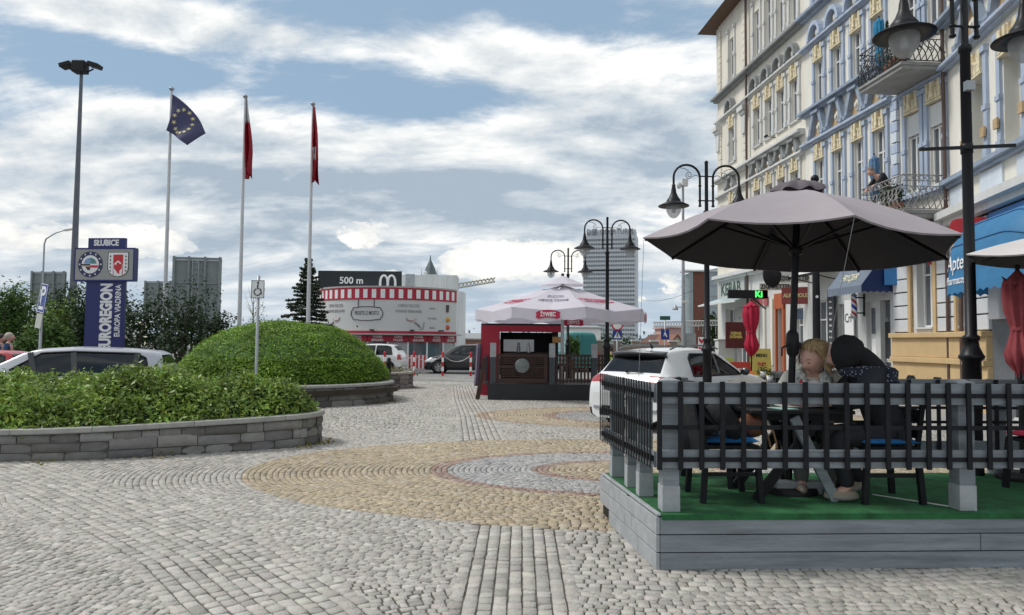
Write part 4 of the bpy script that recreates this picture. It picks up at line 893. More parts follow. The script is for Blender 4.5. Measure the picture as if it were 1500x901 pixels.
# balconies
def balcony(name, z, s0, s1, pr, mrail, soff):
    b = MB(); b.bb((s0, 0.0, z), (s1, pr, z+.10)); b.bb((s0-.03, .002, z+.10), (s1+.03, pr+.05, z+.17)); b.bb((s0-.01, .003, z+.17), (s1+.01, pr+.02, z+.20)); bal = b.build('balcony', soff, bA, bevel=.01)
    r = MB(); c = [(s0+.02, .02), (s0+.02, pr), (s1-.02, pr), (s1-.02, .02)]; zb, zt_ = z+.22, z+1.12
    for (xa, ya), (xb, yb) in zip(c, c[1:]):
        Lr = math.hypot(xb-xa, yb-ya); ux, uy = (xb-xa)/Lr, (yb-ya)/Lr; nx, ny = (uy, -ux); nx, ny = -nx*-1, -ny*-1
        ox, oy = (xa+xb)/2-(s0+s1)/2, (ya+yb)/2-pr/2; 
        if nx*ox+ny*oy < 0: nx, ny = -nx, -ny
        def q(t, zz):
            bu = .13*math.exp(-((zz-zb-.22)/.22)**2); return (xa+ux*t+nx*bu, ya+uy*t+ny*bu, zz)
        for zz in (zb, zb+.60, zb+.74, zt_): r.tube([q(0, zz), q(Lr, zz)], .016 if zz in (zt_, zb) else .011, 6)
        n = max(3, int(Lr/.16))
        for i in range(n+1):
            t = Lr*i/n
            for sg in (-1, 1):
                pts = []
                for j in range(6):
                    tt = t+sg*.155*2*j/5; 
                    if 0 <= tt <= Lr: pts.append(q(tt, zb+.60*j/5))
                if len(pts) > 1: r.tube(pts, .013, 4, cap=False)
            if i < n:
                r.tube([q(t, zb+.74), q(t+Lr/n, zt_)], .011, 4, cap=False); r.tube([q(t+Lr/n, zb+.74), q(t, zt_)], .011, 4, cap=False)
        for i in range(int(Lr/.3)):
            t = .15+.3*i; cx = [q(t+.05*math.cos(a), zb+.3+.05*math.sin(a)) for a in [2*PI*k/8 for k in range(9)]]; r.tube(cx, .014, 4, cap=False)
    r.build('railing', mrail, bal); return bal
M_soff = mat('balcony_concrete', (.30, .30, .29), .85, var=.15, scale=3)
balcony('balcony', 8.9, .05, 2.0, 1.2, M_str, M_soff); balcony('balcony', 4.98, .05, 2.0, 1.2, mat('weathered_rail', (.27, .26, .25), .6, var=.3, scale=8), M_soff)
MA = Matrix.Translation(P0) @ Matrix.Rotation(AA, 4, 'Z'); MBm = Matrix.Translation(PB) @ Matrix.Rotation(AB, 4, 'Z'); MC = Matrix.Translation(P0+UA*wA) @ Matrix.Rotation(AA, 4, 'Z')
def A_(s, d, z): return MA @ Vector((s, d, z))
M_leaf = mat('leaf', (.055, .115, .025), .55, var=.0, attr='tint', trans=.25, spec=.3)
M_leafd = mat('dark_leaf', (.025, .055, .02), .6, var=.0, attr='tint', trans=.15, spec=.3)
M_bark = mat('bark', (.10, .075, .055), .9, var=.3, scale=12, bump=.4)
def cone_bush(label, p, h, r, m, pot=True, cat='plant', nl=700, size=.05, name='potted_conifer'):
    root = thing(name, label, cat, p)
    z = NP.random(nl)**.8; a = NP.random(nl)*2*PI; rr_ = r*(1-z*.9)*(.6+.4*NP.random(nl)); leaves('foliage', np.stack([rr_*np.cos(a), rr_*np.sin(a), .22+z*(h-.22)], 1), size, m, root)
    b = MB(); b.tube([(0, 0, .1), (0, 0, h*.8)], .02, 6); b.build('stem', M_bark, root)
    b = MB(); b.lathe([(.001, 0), (.09, 0), (.12, .24), (.105, .24), (.1, .18), (.001, .18)], n=12); b.build('pot', mat('terracotta', (.3, .13, .07), .8), root)
cone_bush('small conifer in a pot standing on the upper balcony', A_(1.05, .95, 9.12), 1.5, .24, M_leafd)
for s, z, lab in ((.45, 9.18, 'trailing plant on the upper balcony beside its railing'), (.8, 5.26, 'flowering plant hanging over the lower balcony railing')):
    n = 500; P = np.array(A_(s, 1.05, z))+NP.normal(size=(n, 3))*[.12, .22, .16]+[0, 0, .35]; root = thing('balcony_plant', lab, 'plant', A_(s, 1.05, z)); P = P-np.array(A_(s, 1.05, z)); leaves('foliage', P, .09, M_leafd, root); b = MB(); b.bb((-.1, -.35, .02), (.1, .35, .2)); b.build('trough', MATS['terracotta'], root)
for s, z, c, lab in ((1.75, 9.1, (.02, .22, .40), 'closed turquoise umbrella on the upper balcony'), (2.08, 5.2, (.10, .2, .34), 'closed blue umbrella on the lower balcony beside the leaning man')):
    closed_umbrella(lab, A_(s, .75, z), .55, 1.95, .26, mat('cloth_%d' % int(z), c, .8))
# man leaning over the lower balcony
mn = thing('person', 'man in a black top leaning over the railing of the lower balcony', 'person', A_(1.52, .74, 5.19), AA+R(-6)); mn.scale = (.92, .92, .90)
J = dict(pelvis=(0, -.05, .92), waist=(0, .02, 1.08), chest=(0, .2, 1.28), neck=(0, .34, 1.38), headbase=(0, .38, 1.42), shoulderL=(-.2, .22, 1.34), elbowL=(-.3, .36, 1.12), wristL=(-.2, .5, .98), shoulderR=(.2, .22, 1.34), elbowR=(.3, .36, 1.12), wristR=(.2, .5, .98), hipL=(-.1, -.05, .88), kneeL=(-.1, .0, .48), ankleL=(-.1, -.05, .08), toeL=(-.1, .1, .04), hipR=(.1, -.05, .88), kneeR=(.1, .02, .48), ankleR=(.1, -.05, .08), toeR=(.1, .1, .04))
body(mn, J, M_skin); HMm = Matrix.Rotation(R(20), 3, 'Z') @ Matrix.Rotation(R(-45), 3, 'X'); head('head', mn, Vector((0, .47, 1.48)), HMm, 1.05)
b = MB(); b.ball(Vector((0, .47, 1.48))+HMm @ Vector((0, -.03, .035)), .116, (.88, 1, 1.02), 14, 10, M=HMm.to_4x4()); b.build('hair', mat('grey_hair', (.22, .18, .15), .8, var=.3, scale=30), mn)
garment(mn, 'top', [(0, -.05, .88), (0, .02, 1.08), (0, .2, 1.28), (0, .28, 1.36), (-.2, .22, 1.34), (-.3, .36, 1.12), (-.215, .48, 1.0), (.2, .22, 1.34), (.3, .36, 1.12), (.215, .48, 1.0)], [(.17, .13), (.15, .12), (.19, .14), (.09, .08), .085, .065, .05, .085, .065, .05], M_coat, [(0, 1), (1, 2), (2, 3), (2, 4), (4, 5), (5, 6), (2, 7), (7, 8), (8, 9)])
garment(mn, 'trousers', [(0, -.05, .9), (-.1, -.05, .86), (-.1, 0, .48), (-.1, -.05, .1), (.1, -.05, .86), (.1, .02, .48), (.1, -.05, .1)], [.15, .1, .075, .06, .1, .075, .06], M_grey_tr, [(0, 1), (1, 2), (2, 3), (0, 4), (4, 5), (5, 6)])
# ---------------------------------------------------------------- awnings and shop fronts
def scallop(b, p0, p1, drop, n, amp=.06):
    p0, p1 = Vector(p0), Vector(p1); k = n*8; top = [p0.lerp(p1, i/k) for i in range(k+1)]; b.grid([top, [p-Vector((0, 0, drop-amp*abs(math.sin(PI*i/8)))) for i, p in enumerate(top)]], False)
M_ab = mat('awning_blue', (.045, .22, .44), .6, var=.10, scale=2, trans=.2); M_an = mat('awning_shaded_navy', (.012, .035, .14), .6, var=.1, trans=.12); M_ag = mat('awning_slate', (.19, .23, .30), .6, var=.08, scale=2, trans=.2)  # navy on the side cloths: their shade is put into the colour
aw = thing('shop_awning', 'bright blue domed awning over the pharmacy', 'awning', PB, AB)
s0, s1, pr, zb, zt_ = LB-5.9, LB-2.2, 1.1, 2.95, 4.45
def ap_(t, s, x=0): a = t*PI/2; return (s, x+(pr-x)*math.cos(a)**.8, zb+.25+(zt_-zb-.25)*math.sin(a)**.9)
b = MB()
T = [i/10 for i in range(11)]
def dome(t, s):                                      # side ends round off towards the wall
    e = min(s1-s, s-s0); k = min(1, e/.75); k = math.sin(k*PI/2)**.7; a = t*PI/2
    return (s, .04+(pr-.04)*(.50+.5*k)*math.cos(a)**.75, zb+.25+(zt_-zb-.25)*(.62+.38*k)*math.sin(a)**.85)
SS = [s0+(s1-s0)*i/24 for i in range(25)]
b.grid([[dome(t, s) for s in SS] for t in T])
for e in (s0, s1): b.grid([[dome(t, e) for t in T], [(e, .02, dome(t, e)[2]) for t in T]])
b.build('hood', M_ab, aw)
b = MB(); front = [dome(0, s) for s in SS]
top = front; low = [(p[0], p[1]+.03, zb) for p in front]; b.grid([top, low]); 
k = 96; f2 = [Vector(low[0]).lerp(Vector(low[0]), 0)]; pts = []
for i in range(k+1):
    u = i/k*24; j = min(23, int(u)); pts.append(Vector(low[j]).lerp(Vector(low[j+1]), u-j))
b.grid([pts, [p-Vector((0, -.01, .20-.05*abs(math.sin(PI*i/8)))) for i, p in enumerate(pts)]], False)
for e in (s0, s1): scallop(b, (e, .02, zb+.25), (e, dome(0, e)[1], zb+.25), .42, 3)
b.build('valance', M_ab, aw)
b = MB()
for t in (.30, .62): b = MB(); b.tube([Vector(dome(t, s))+Vector((0, .004, .002)) for s in SS], .016, 5); b.build('seam', mat('awning_seam', (.015, .10, .25), .6), aw)
def on_front(c, s_c, z_c):                            # letters bent onto the bulging front of the awning
    s = s_c-c.x; z = z_c+c.y; t = max(0., min(1., (math.asin(max(0., min(1, ((z-zb-.25)/(zt_-zb-.25))))**(1/.85))/(PI/2)) if z > zb+.25 else 0)); y = dome(t, min(max(s, s0+.01), s1-.01))[1] if z > zb+.25 else dome(0, s)[1]+.03*(zb+.25-z)/.25; return Vector((s, y+.015+c.z, z))
text('Apteka', .47, M_lwhite, aw, None, sx=.96, off=.002, bend=lambda c: on_front(c, s1-1.24, zb+.49))
text('Pharmacos', .26, M_lwhite, aw, None, sx=.92, bend=lambda c: on_front(c, s1-1.08, zb+.11))
b = MB(); b.tube([on_front(Vector((-.86, y, 0)), s1-1.16, zb+.35) for y in (-.32, -.1, .1, .3)], .018, 5); b.build('stroke', M_lwhite, aw)
# sign boards on the pharmacy wall
sg_ = thing('sign_board', 'blue sign board with pale leaf shape above the pharmacy awning', 'sign', PB, AB)
b = MB(); b.bb((1.5, .02, 3.35), (LB-2.35, .07, 4.66)); b.build('board', mat('board_blue', (.03, .17, .42), .5, var=.1), sg_)
FRB = lambda s, z, d=.08: frame((s, d, z), (-1, 0, 0), (0, 0, 1), (0, 1, 0))
b = MB(); pl = [(math.cos(2*PI*i/40)*(1.0+.16*(i % 2)), math.sin(2*PI*i/40)*(.55+.09*(i % 2))) for i in range(40)]; b.prism(pl, 0, .012, FRB(LB-4.85, 4.1)); b.build('leaf_shape', mat('pale_blue', (.30, .42, .62), .5), sg_)
q = W(1421, 338, 16.4); sg_ = thing('hanging_sign', 'red rounded sign reading Apteka beside the nearest lamp post', 'sign', q, 0)
b = MB(); b.prism([(math.copysign(abs(math.cos(a))**.45, math.cos(a))*.40, math.copysign(abs(math.sin(a))**.45, math.sin(a))*.30) for a in [2*PI*i/32 for i in range(32)]], -.05, .05, FACE((0, 0, 0), R(-30))); b.build('board', M_red, sg_, bevel=.01)
text('Apteka', .23, M_lwhite, sg_, FACE((-.03, -.055, -.10), R(-30)), off=.003); b = MB(); b.beam((.1, .06, .2), (.95, .4, .2), .04, .04); b.build('bracket', M_dark, sg_)
# barber's shop
def aw_local(s, d, z): return (s, d, z)
aw2 = thing('shop_awning', 'slate and shade-darkened navy scalloped awning of the barber shop', 'awning', P0, AA)
s0, s1, pr = 2.45, 4.35, .98
b = MB(); b.grid([[(s0, .02, 4.15), (s1, .02, 4.15)], [(s0, pr*.55, 3.98), (s1, pr*.55, 3.98)], [(s0, pr, 3.40), (s1, pr, 3.40)]], False); scallop(b, (s0, pr, 3.40), (s1, pr, 3.40), .26, 12, .05); b.build('front_cloth', M_ag, aw2)
b = MB(); b.add([(s0-.004, .02, 4.15), (s0-.004, pr*.55, 3.98), (s0-.004, pr, 3.40), (s0-.004, .02, 3.40)], [(0, 1, 2, 3)]); scallop(b, (s0-.004, .02, 3.40), (s0-.004, pr, 3.40), .22, 5, .05); b.build('side_cloth', M_an, aw2)
b = MB(); b.add([(s1+.004, .02, 4.15), (s1+.004, pr*.55, 3.98), (s1+.004, pr, 3.40), (s1+.004, .02, 3.40)], [(0, 1, 2, 3)]); b.build('side_cloth', M_an, aw2)
nrm = Vector((0, .58, .44)).normalized(); text('FRYZJER', .36, mat('cream_letter', (.8, .78, .6), .5, var=0), aw2, frame((3.38, pr*.80, 3.68), (-1, 0, 0), (0, -.44, .58)), sx=.66, off=.0, ext=.01)
def shop(par, M_, items):
    pass
gf = MB()
b = wall_mesh(2.4, wA, 0, 4.6, [(2.62, 3.12, .1, 3.0), (3.36, 3.86, .1, 3.0), (4.7, 5.5, .5, 3.0), (6.0, 7.0, .4, 3.2)], .25); b.build('shop_front', mat('shop_front_grey', (.52, .53, .52), .7, var=.08), bA)
def panel(par, s0, s1, z0, z1, m, d=.01, th=.03, name='panel', bev=0): b = MB(); b.bb((s0, d, z0), (s1, d+th, z1)); return b.build(name, m, par, bevel=bev)
d1 = panel(bA, 2.62, 3.12, .1, 2.35, mat('blackboard', (.03, .035, .04), .6, var=.3), -.2, .05, 'door'); text('nails\n&more', .22, M_lwhite, bA, frame((2.87, -.145, 1.1), (-1, 0, 0), (0, 0, 1)), off=.002)
panel(bA, 2.66, 3.08, 2.5, 2.95, M_winglass, -.2, .04, 'fanlight')
dr = panel(bA, 3.36, 3.86, .1, 3.0, M_white, -.2, .05, 'door')
for z0, z1 in ((.3, 1.1), (1.25, 1.85), (2.0, 2.8)): panel(dr, 3.43, 3.79, z0, z1, M_winglass if z0 > 1.9 else M_lwhite, -.148, .03, 'door_panel', .02)
for a, c, z0, z1 in ((4.7, 5.5, .5, 3.0), (6.0, 7.0, .4, 3.2)): win(bA, (a+c)/2, z0, z1, c-a, .75, .2)
q = thing('barber_pole', 'striped barber pole on the wall under the shade-darkened awning edge', 'barber pole', A_(3.95, .34, 2.55), AA)
def stripes():
    m = bpy.data.materials.new('barber_stripes'); m.use_nodes = True; Nn, Ll = nt(m); p = Nn['Principled BSDF']; t = Nn.new('ShaderNodeTexCoord'); s_ = Nn.new('ShaderNodeSeparateXYZ'); Ll.new(t.outputs['Object'], s_.inputs[0])
    def mth(op, a, b_=None):
        n = Nn.new('ShaderNodeMath'); n.operation = op
        for i, v in enumerate((a, b_)):
            if v is None: continue
            if isinstance(v, (int, float)): n.inputs[i].default_value = v
            else: Ll.new(v, n.inputs[i])
        return n.outputs[0]
    an = mth('DIVIDE', mth('ARCTAN2', s_.outputs[1], s_.outputs[0]), 2*PI); v = mth('FRACT', mth('ADD', an, mth('MULTIPLY', s_.outputs[2], 2.6))); r_ = Nn.new('ShaderNodeValToRGB'); r_.color_ramp.interpolation = 'CONSTANT'; e = r_.color_ramp.elements; e[0].color = (.02, .03, .4, 1); e[1].position = .3; e[1].color = (.8, .8, .8, 1)
    for ps, cc in ((.5, (.4, .02, .05, 1)), (.75, (.8, .8, .8, 1))): x_ = e.new(ps); x_.color = cc
    Ll.new(v, r_.inputs[0]); Ll.new(r_.outputs[0], p.inputs['Base Color']); p.inputs['Roughness'].default_value = .2; return m
b = MB(); b.lathe([(.08, .0), (.08, .62)], n=18); b.build('cylinder', stripes(), q)
b = MB(); b.lathe([(.001, -.10), (.05, -.09), (.09, -.04), (.09, .0)], n=16); b.lathe([(.09, .62), (.09, .66), (.04, .72), (.001, .73)], n=16); b.build('end_cap', M_steel, q)
b = MB(); b.bb((-.03, -.34, .08), (.03, -.07, .12)); b.bb((-.03, -.34, .56), (.03, -.07, .6)); b.bb((-.05, -.345, .0), (.05, -.32, .7)); b.build('bracket', M_dark, q)
q = thing('menu_board', 'tall chalkboard with white writing beside the barber awning', 'board', A_(5.7, .1, 1.1), AA); panel(q, -.22, .22, 0, 2.4, MATS['blackboard'], 0, .05, 'board')
for i in range(9): text(RND.choice(['strzyżenie', 'broda', 'modelowanie', 'dzieci', 'kolor']), .11, M_lwhite, q, frame((0, .056, 2.2-.2*i), (-1, 0, 0), (0, 0, 1)), 'writing', sx=.7)
q = thing('shop_poster', 'white poster with large black letters in the barber window', 'poster', A_(4.62, .1, 1.35), AA); panel(q, -.26, .26, 0, 1.75, M_lwhite, 0, .03, 'sheet'); text('CrF', .42, M_lblack, q, frame((0, .035, 1.15), (-1, 0, 0), (0, 0, 1)), sx=.7); text('w/6.', .40, M_lblack, q, frame((0, .035, .45), (-1, 0, 0), (0, 0, 1)), sx=.7)
# cream house ground floor: shops towards the far end
c0 = lambda px: sA(px)-wA
b = wall_mesh(0, wC, 0, 4.6, [(.3, .95, .4, 3.0), (1.85, 2.35, .1, 3.1), (4.9, 7.9, .6, 3.3)], .3); b.build('shop_front', mat('shop_front_white', (.62, .62, .60), .7, var=.06), bC)
win(bC, .62, .4, 3.0, .65, .75, .22)
M_orange = mat('orange_door', (.42, .10, .03), .5, var=.12)
panel(bC, 1.9, 2.3, .1, 3.0, mat('dark_red_door', (.16, .03, .02), .5), -.25, .05, 'door'); 
for x in (1.72, 2.38): panel(bC, x, x+.13, .1, 3.6, M_orange, .0, .09, 'door_post')
panel(bC, 1.72, 2.51, 3.05, 3.65, M_orange, .0, .10, 'door_header')
for x in (2.75, 3.45, 4.1): panel(bC, x, x+.16, .1, 3.5, M_cw2, .01, .07, 'pillar', .01)
M_pink = mat('pink_panel', (.45, .12, .13), .6)
pq = panel(bC, 4.35, 4.7, .4, 3.2, M_pink, .02, .05, 'banner'); text('MENU\nLODY\nKAWA\nPIWO\nOBIAD\nGRILL', .30, M_lwhite, pq, frame((4.52, .075, 1.8), (-1, 0, 0), (0, 0, 1)), sx=.7, off=.004)
panel(bC, 3.2, 4.75, 3.25, 3.6, M_pink, .02, .06, 'banner')
for i in range(3): win(bC, 5.4+i*1.0, .6, 3.3, 1.0, .55, .24)
for i in range(3): panel(bC, 4.95, 6.6, 1.9+i*.46, 2.33+i*.46, mat('grey_shutter', (.40, .39, .37), .6, var=.1), .03, .04, 'shutter_panel')
q = thing('sign_board', 'long green lettered sign above the far shop windows', 'sign', MC @ Vector((6.9, .06, 3.7)), AA); panel(q, -1.5, 1.6, 0, .95, mat('sign_offwhite', (.45, .46, .44), .6), 0, .06, 'board'); text('KEBAB', .8, mat('letter_green', (.03, .09, .06), .5), q, frame((0.05, .075, .47), (-1, 0, 0), (0, 0, 1)), sx=1.0, off=.01)
q = thing('shop_canopy', 'pale blue glass canopy over the far shop window', 'awning', MC @ Vector((6.2, 0, 3.55)), AA); b = MB(); b.add([(-2.2, .05, .25), (2.3, .05, .25), (2.3, 1.1, -.08), (-2.2, 1.1, -.08)], [(0, 1, 2, 3)]); b.build('sheet', mat('pale_glass', (.45, .56, .58), .3), q, solid=.03); b = MB(); b.beam((-2.2, 1.1, -.1), (2.3, 1.1, -.1), .06, .08); b.build('front_bar', M_gp, q)
def flat_sign(label, px, py, Y, w, h, s, size, mb, ml, name='shop_sign', rz=0., th=.06, sx=1., cat='sign', off=.006):
    o = W(px, py, Y); q = thing(name, label, cat, o, rz); b = MB(); b.bb((-w/2, 0, -h/2), (w/2, th, h/2)); b.build('board', mb, q, bevel=.008)
    if s: text(s, size, ml, q, FACE((0, -.006, 0)), sx=sx, off=off)
    return q
M_sgn = mat('sign_cream', (.60, .58, .52), .6)
flat_sign('cream ZIGARETTEN sign above the orange door, below the round dish', 1137, 420, 26.8, 1.2, .26, 'ZIGARETTEN', .22, M_sgn, M_lblack, rz=R(-12), sx=.86)
flat_sign('cream ZIGARETTEN sign partly behind the umbrella pole', 1166, 408, 26.0, 1.1, .3, 'ZIGARETTEN', .22, M_sgn, M_lblack, rz=R(-12), sx=.8)
flat_sign('dark red sign with pale yellow lettering left of the barber shop', 1165, 433, 26.2, .95, .62, 'ALKOHOLE', .2, mat('sign_maroon', (.25, .05, .05), .6), mat('letter_cream', (.7, .6, .3), .6, var=0), rz=R(-25), sx=.8)
flat_sign('blue grey sign board at waist of the umbrella pole', 1178, 460, 26.4, .95, .36, '', .2, mat('sign_slate', (.09, .13, .2), .6), M_lwhite, rz=R(-25))
q = flat_sign('dark moving-letter display with green lit characters above the crimson umbrella', 1096, 431, 24.6, 1.36, .29, '', .2, M_dark, M_lwhite, name='display_sign', th=.12)
text('Ki', .30, mat('lit_green', (.05, .8, .1), .5, emit=(.05, 1, .12, 2.2), var=0), q, FACE((.36, -.01, -.005)), off=.006); b = MB(); b.bb((.50, .0, -.16), (.68, .125, .16)); b.build('mount', M_orange, q); b = MB(); b.beam((.2, .06, -.15), (.62, .06, -.5), .04, .04); b.build('strut', M_dark, q)
o = W(1131, 402, 25.8); q = thing('round_sign', 'dark round sign disc above the cigarette sign', 'sign', o); b = MB(); b.lathe([(.001, -.05), (.44, -.05), (.46, 0), (.44, .05), (.001, .05)], n=32, M=Matrix.Rotation(R(90), 4, 'X') @ Matrix.Rotation(R(10), 4, 'Y') @ Matrix.Diagonal((.78, 1.05, 1, 1))); b.build('disc', M_dark, q); b = MB(); b.beam((.3, .0, .1), (.7, .3, .1), .05, .05); b.build('bracket', M_white, q)
flat_sign('blue panel beside the rusticated white blocks', 1324, 398, 20.6, 1.0, .75, '', .2, mat('board_blue', (.03, .17, .42), .5), M_lwhite, rz=R(-25)); flat_sign('small red and navy sign under the open umbrella edge', 1372, 379, 19.4, .42, .3, '', .2, M_red, M_lwhite, rz=R(-25))
# retracted white awning arms over the barber's neighbour
q = thing('folding_awning', 'half folded white awning left of the barber shop', 'awning', MA @ Vector((6.2, 0, 4.1)), AA); b = MB(); b.add([(-.8, .05, .3), (1.0, .05, .3), (1.0, .9, -.05), (-.8, .9, -.05)], [(0, 1, 2, 3)]); b.build('cloth', M_white, q, solid=.03); b = MB(); b.beam((-.8, .9, -.08), (1.0, .9, -.08), .06, .08); b.build('front_bar', M_dark, q)
for x in (-.7, .9): b = MB(); b.tube([(x, .05, -.25), (x, .88, -.08)], .02, 6); b.build('arm', M_dark, q)
# pavement along the house fronts with its kerb
g = MB(); a, c, e = P0-UB*LB, P0, P0+UA*18; nB, nA = Vector((-UB.y, UB.x, 0)), Vector((-UA.y, UA.x, 0)); wv = 2.2
lo_ = [a, c, e, e+nA*wv, c+(nA+nB)/2*wv, a+nB*wv]; g.prism([(p.x, p.y) for p in lo_], .0, .10); struct('pavement', g, mat('pavement_slabs', (.36, .35, .33), .85, var=.12, scale=2, bump=.1))
# cafe furniture along the house fronts
def cafe_table(label, x, y, r=.35):
    q = thing('bistro_table', label, 'table', (x, y, .0), 0, 'bistro tables by the cafe'); b = MB(); b.lathe([(.001, .74), (r, .74), (r, .71), (.001, .71)], n=20); b.build('tabletop', M_dark, q)
    for k in range(3): a = 2*PI*k/3+.4; b = MB(); b.tube([(.05*math.cos(a), .05*math.sin(a), .70), (.06*math.cos(a), .06*math.sin(a), .4), (.28*math.cos(a), .28*math.sin(a), .02)], .014, 6); b.build('leg', M_str, q)
def cafe_chair(label, x, y, rz, m):
    q = thing('bistro_chair', label, 'chair', (x, y, 0), rz, 'bistro chairs by the cafe'); b = MB(); b.box((0, 0, .44), (.42, .42, .03)); b.build('seat', m, q, bevel=.01)
    b = MB(); b.grid([[(-.2+.4*j/6, -.2-.06*(i/4)-.03*(1-((j-3)/3)**2), .5+.36*i/4) for j in range(7)] for i in range(5)]); b.build('backrest', m, q, solid=.02)
    for sx_, sy in ((-1, -1), (1, -1), (-1, 1), (1, 1)): b = MB(); b.tube([(sx_*.19, sy*.19, .44), (sx_*.21, sy*.22, .01)], .013, 6); b.build('leg', M_str, q)
M_wick = mat('grey_wicker', (.10, .10, .105), .7, var=.3, scale=40); M_wickr = mat('brown_wicker', (.10, .045, .04), .7, var=.3, scale=40)
def at(px, Y): return W(px, 500, Y).x, Y
cafe_table('bistro table with white pot, behind the crossover bonnet', *at(1128, 17.2)); cafe_table('bistro table further back beside the crimson umbrella', *at(1117, 19.6), .42); 
cafe_chair('grey wicker chair right of the bistro tables', *at(1152, 18.0), R(95), M_wick); cafe_chair('brown wicker chair nearest the crossover bonnet', *at(1139, 16.4), R(10), M_wickr); cafe_chair('grey wicker chair behind the bistro tables', *at(1140, 20.6), R(170), M_wick); cafe_chair('brown wicker chair left of the bistro tables', *at(1108, 18.4), R(-80), M_wickr)
for px, Y, lab in ((1127, 17.2, 'white pot with dark plant on the nearer bistro table'), (1117.5, 19.6, 'white pot with dark plant on the further bistro table')):
    x, y = at(px, Y); q = thing('table_plant', lab, 'plant', (x, y, .742)); b = MB(); b.lathe([(.001, 0), (.06, 0), (.08, .16), (.07, .16), (.001, .12)], n=12); b.build('pot', M_lwhite, q); n = 90; P = NP.normal(size=(n, 3))*.06+[0, 0, .22]; leaves('foliage', P, .06, M_leafd, q)
def aboard(label, px, Y, h, w, mcol, lines, rz, zb=.0):
    x, y = at(px, Y); q = thing('menu_stand', label, 'sign', (x, y, zb), rz)
    for sg in (-1, 1): b = MB(); b.add([(-w/2, sg*.25, .0), (w/2, sg*.25, .0), (w/2, sg*.03, h), (-w/2, sg*.03, h)], [(0, 1, 2, 3)]); pn = b.build('panel', mcol, q, solid=.03)
    for i, (s, m, sz) in enumerate(lines): text(s, sz, m, q, frame((0, -.25+.22*(h-.22-.28*i)/h-.022, h-.22-.28*i), (1, 0, 0), (0, .22, h)), sx=.9, off=.005)
M_yel = mat('menu_yellow', (.62, .5, .12), .6, var=.08); M_rb = mat('menu_red', (.50, .05, .03), .6, var=.1); M_orb = mat('menu_orange', (.70, .2, .03), .6, var=.15)
aboard('red menu stand leaning behind the crossover windscreen', 1081, 18.6, 1.18, .62, M_rb, [('PIZZA', M_lwhite, .14), ('KEBAB', M_yel, .15), ('BURGER', M_yel, .14)], R(8))
aboard('orange menu stand right of the red one', 1089, 17.7, .98, .5, M_orb, [('LODY', M_lwhite, .13), ('GOFRY', M_lwhite, .13), ('KAWA', M_yel, .12)], R(-10))
aboard('yellow menu stand behind the crimson umbrella', 1114, 23.5, 1.5, .62, M_yel, [('MENU', M_lblack, .15), ('ZUPY', M_lred, .13), ('DANIA', M_lblack, .13), ('PIWO', M_lblack, .13)], 0)
aboard('yellow green menu stand seen through the crossover window', 1056, 20.5, 1.25, .7, mat('menu_lime', (.42, .5, .12), .6), [('DÖNER', M_lred, .14), ('PIZZA', M_lred, .14), ('SALAT', M_lblack, .13)], 0)
q = flat_sign('dark red poster case with yellow lettering beside the grey box', 1078, 491, 22.0, .62, .8, 'KEBAB\nDÖNER', .11, mat('poster_dark', (.10, .01, .01), .4), M_yel, name='poster_case'); b = MB(); b.bb((-.04, .02, -1.9), (.04, .06, -.4)); b.build('post', M_steel, q)
x, y = at(1066, 22.6); b = MB(); b.bb((-.35, -.2, 0), (.35, .2, 1.75)); b.bb((-.38, -.23, 1.75), (.38, .23, 1.8)); o = b.build('utility_cabinet', M_gp, bevel=.01); o.location = (x, y, 0); tag(o, 'pale grey utility cabinet left of the dark red poster', 'cabinet')
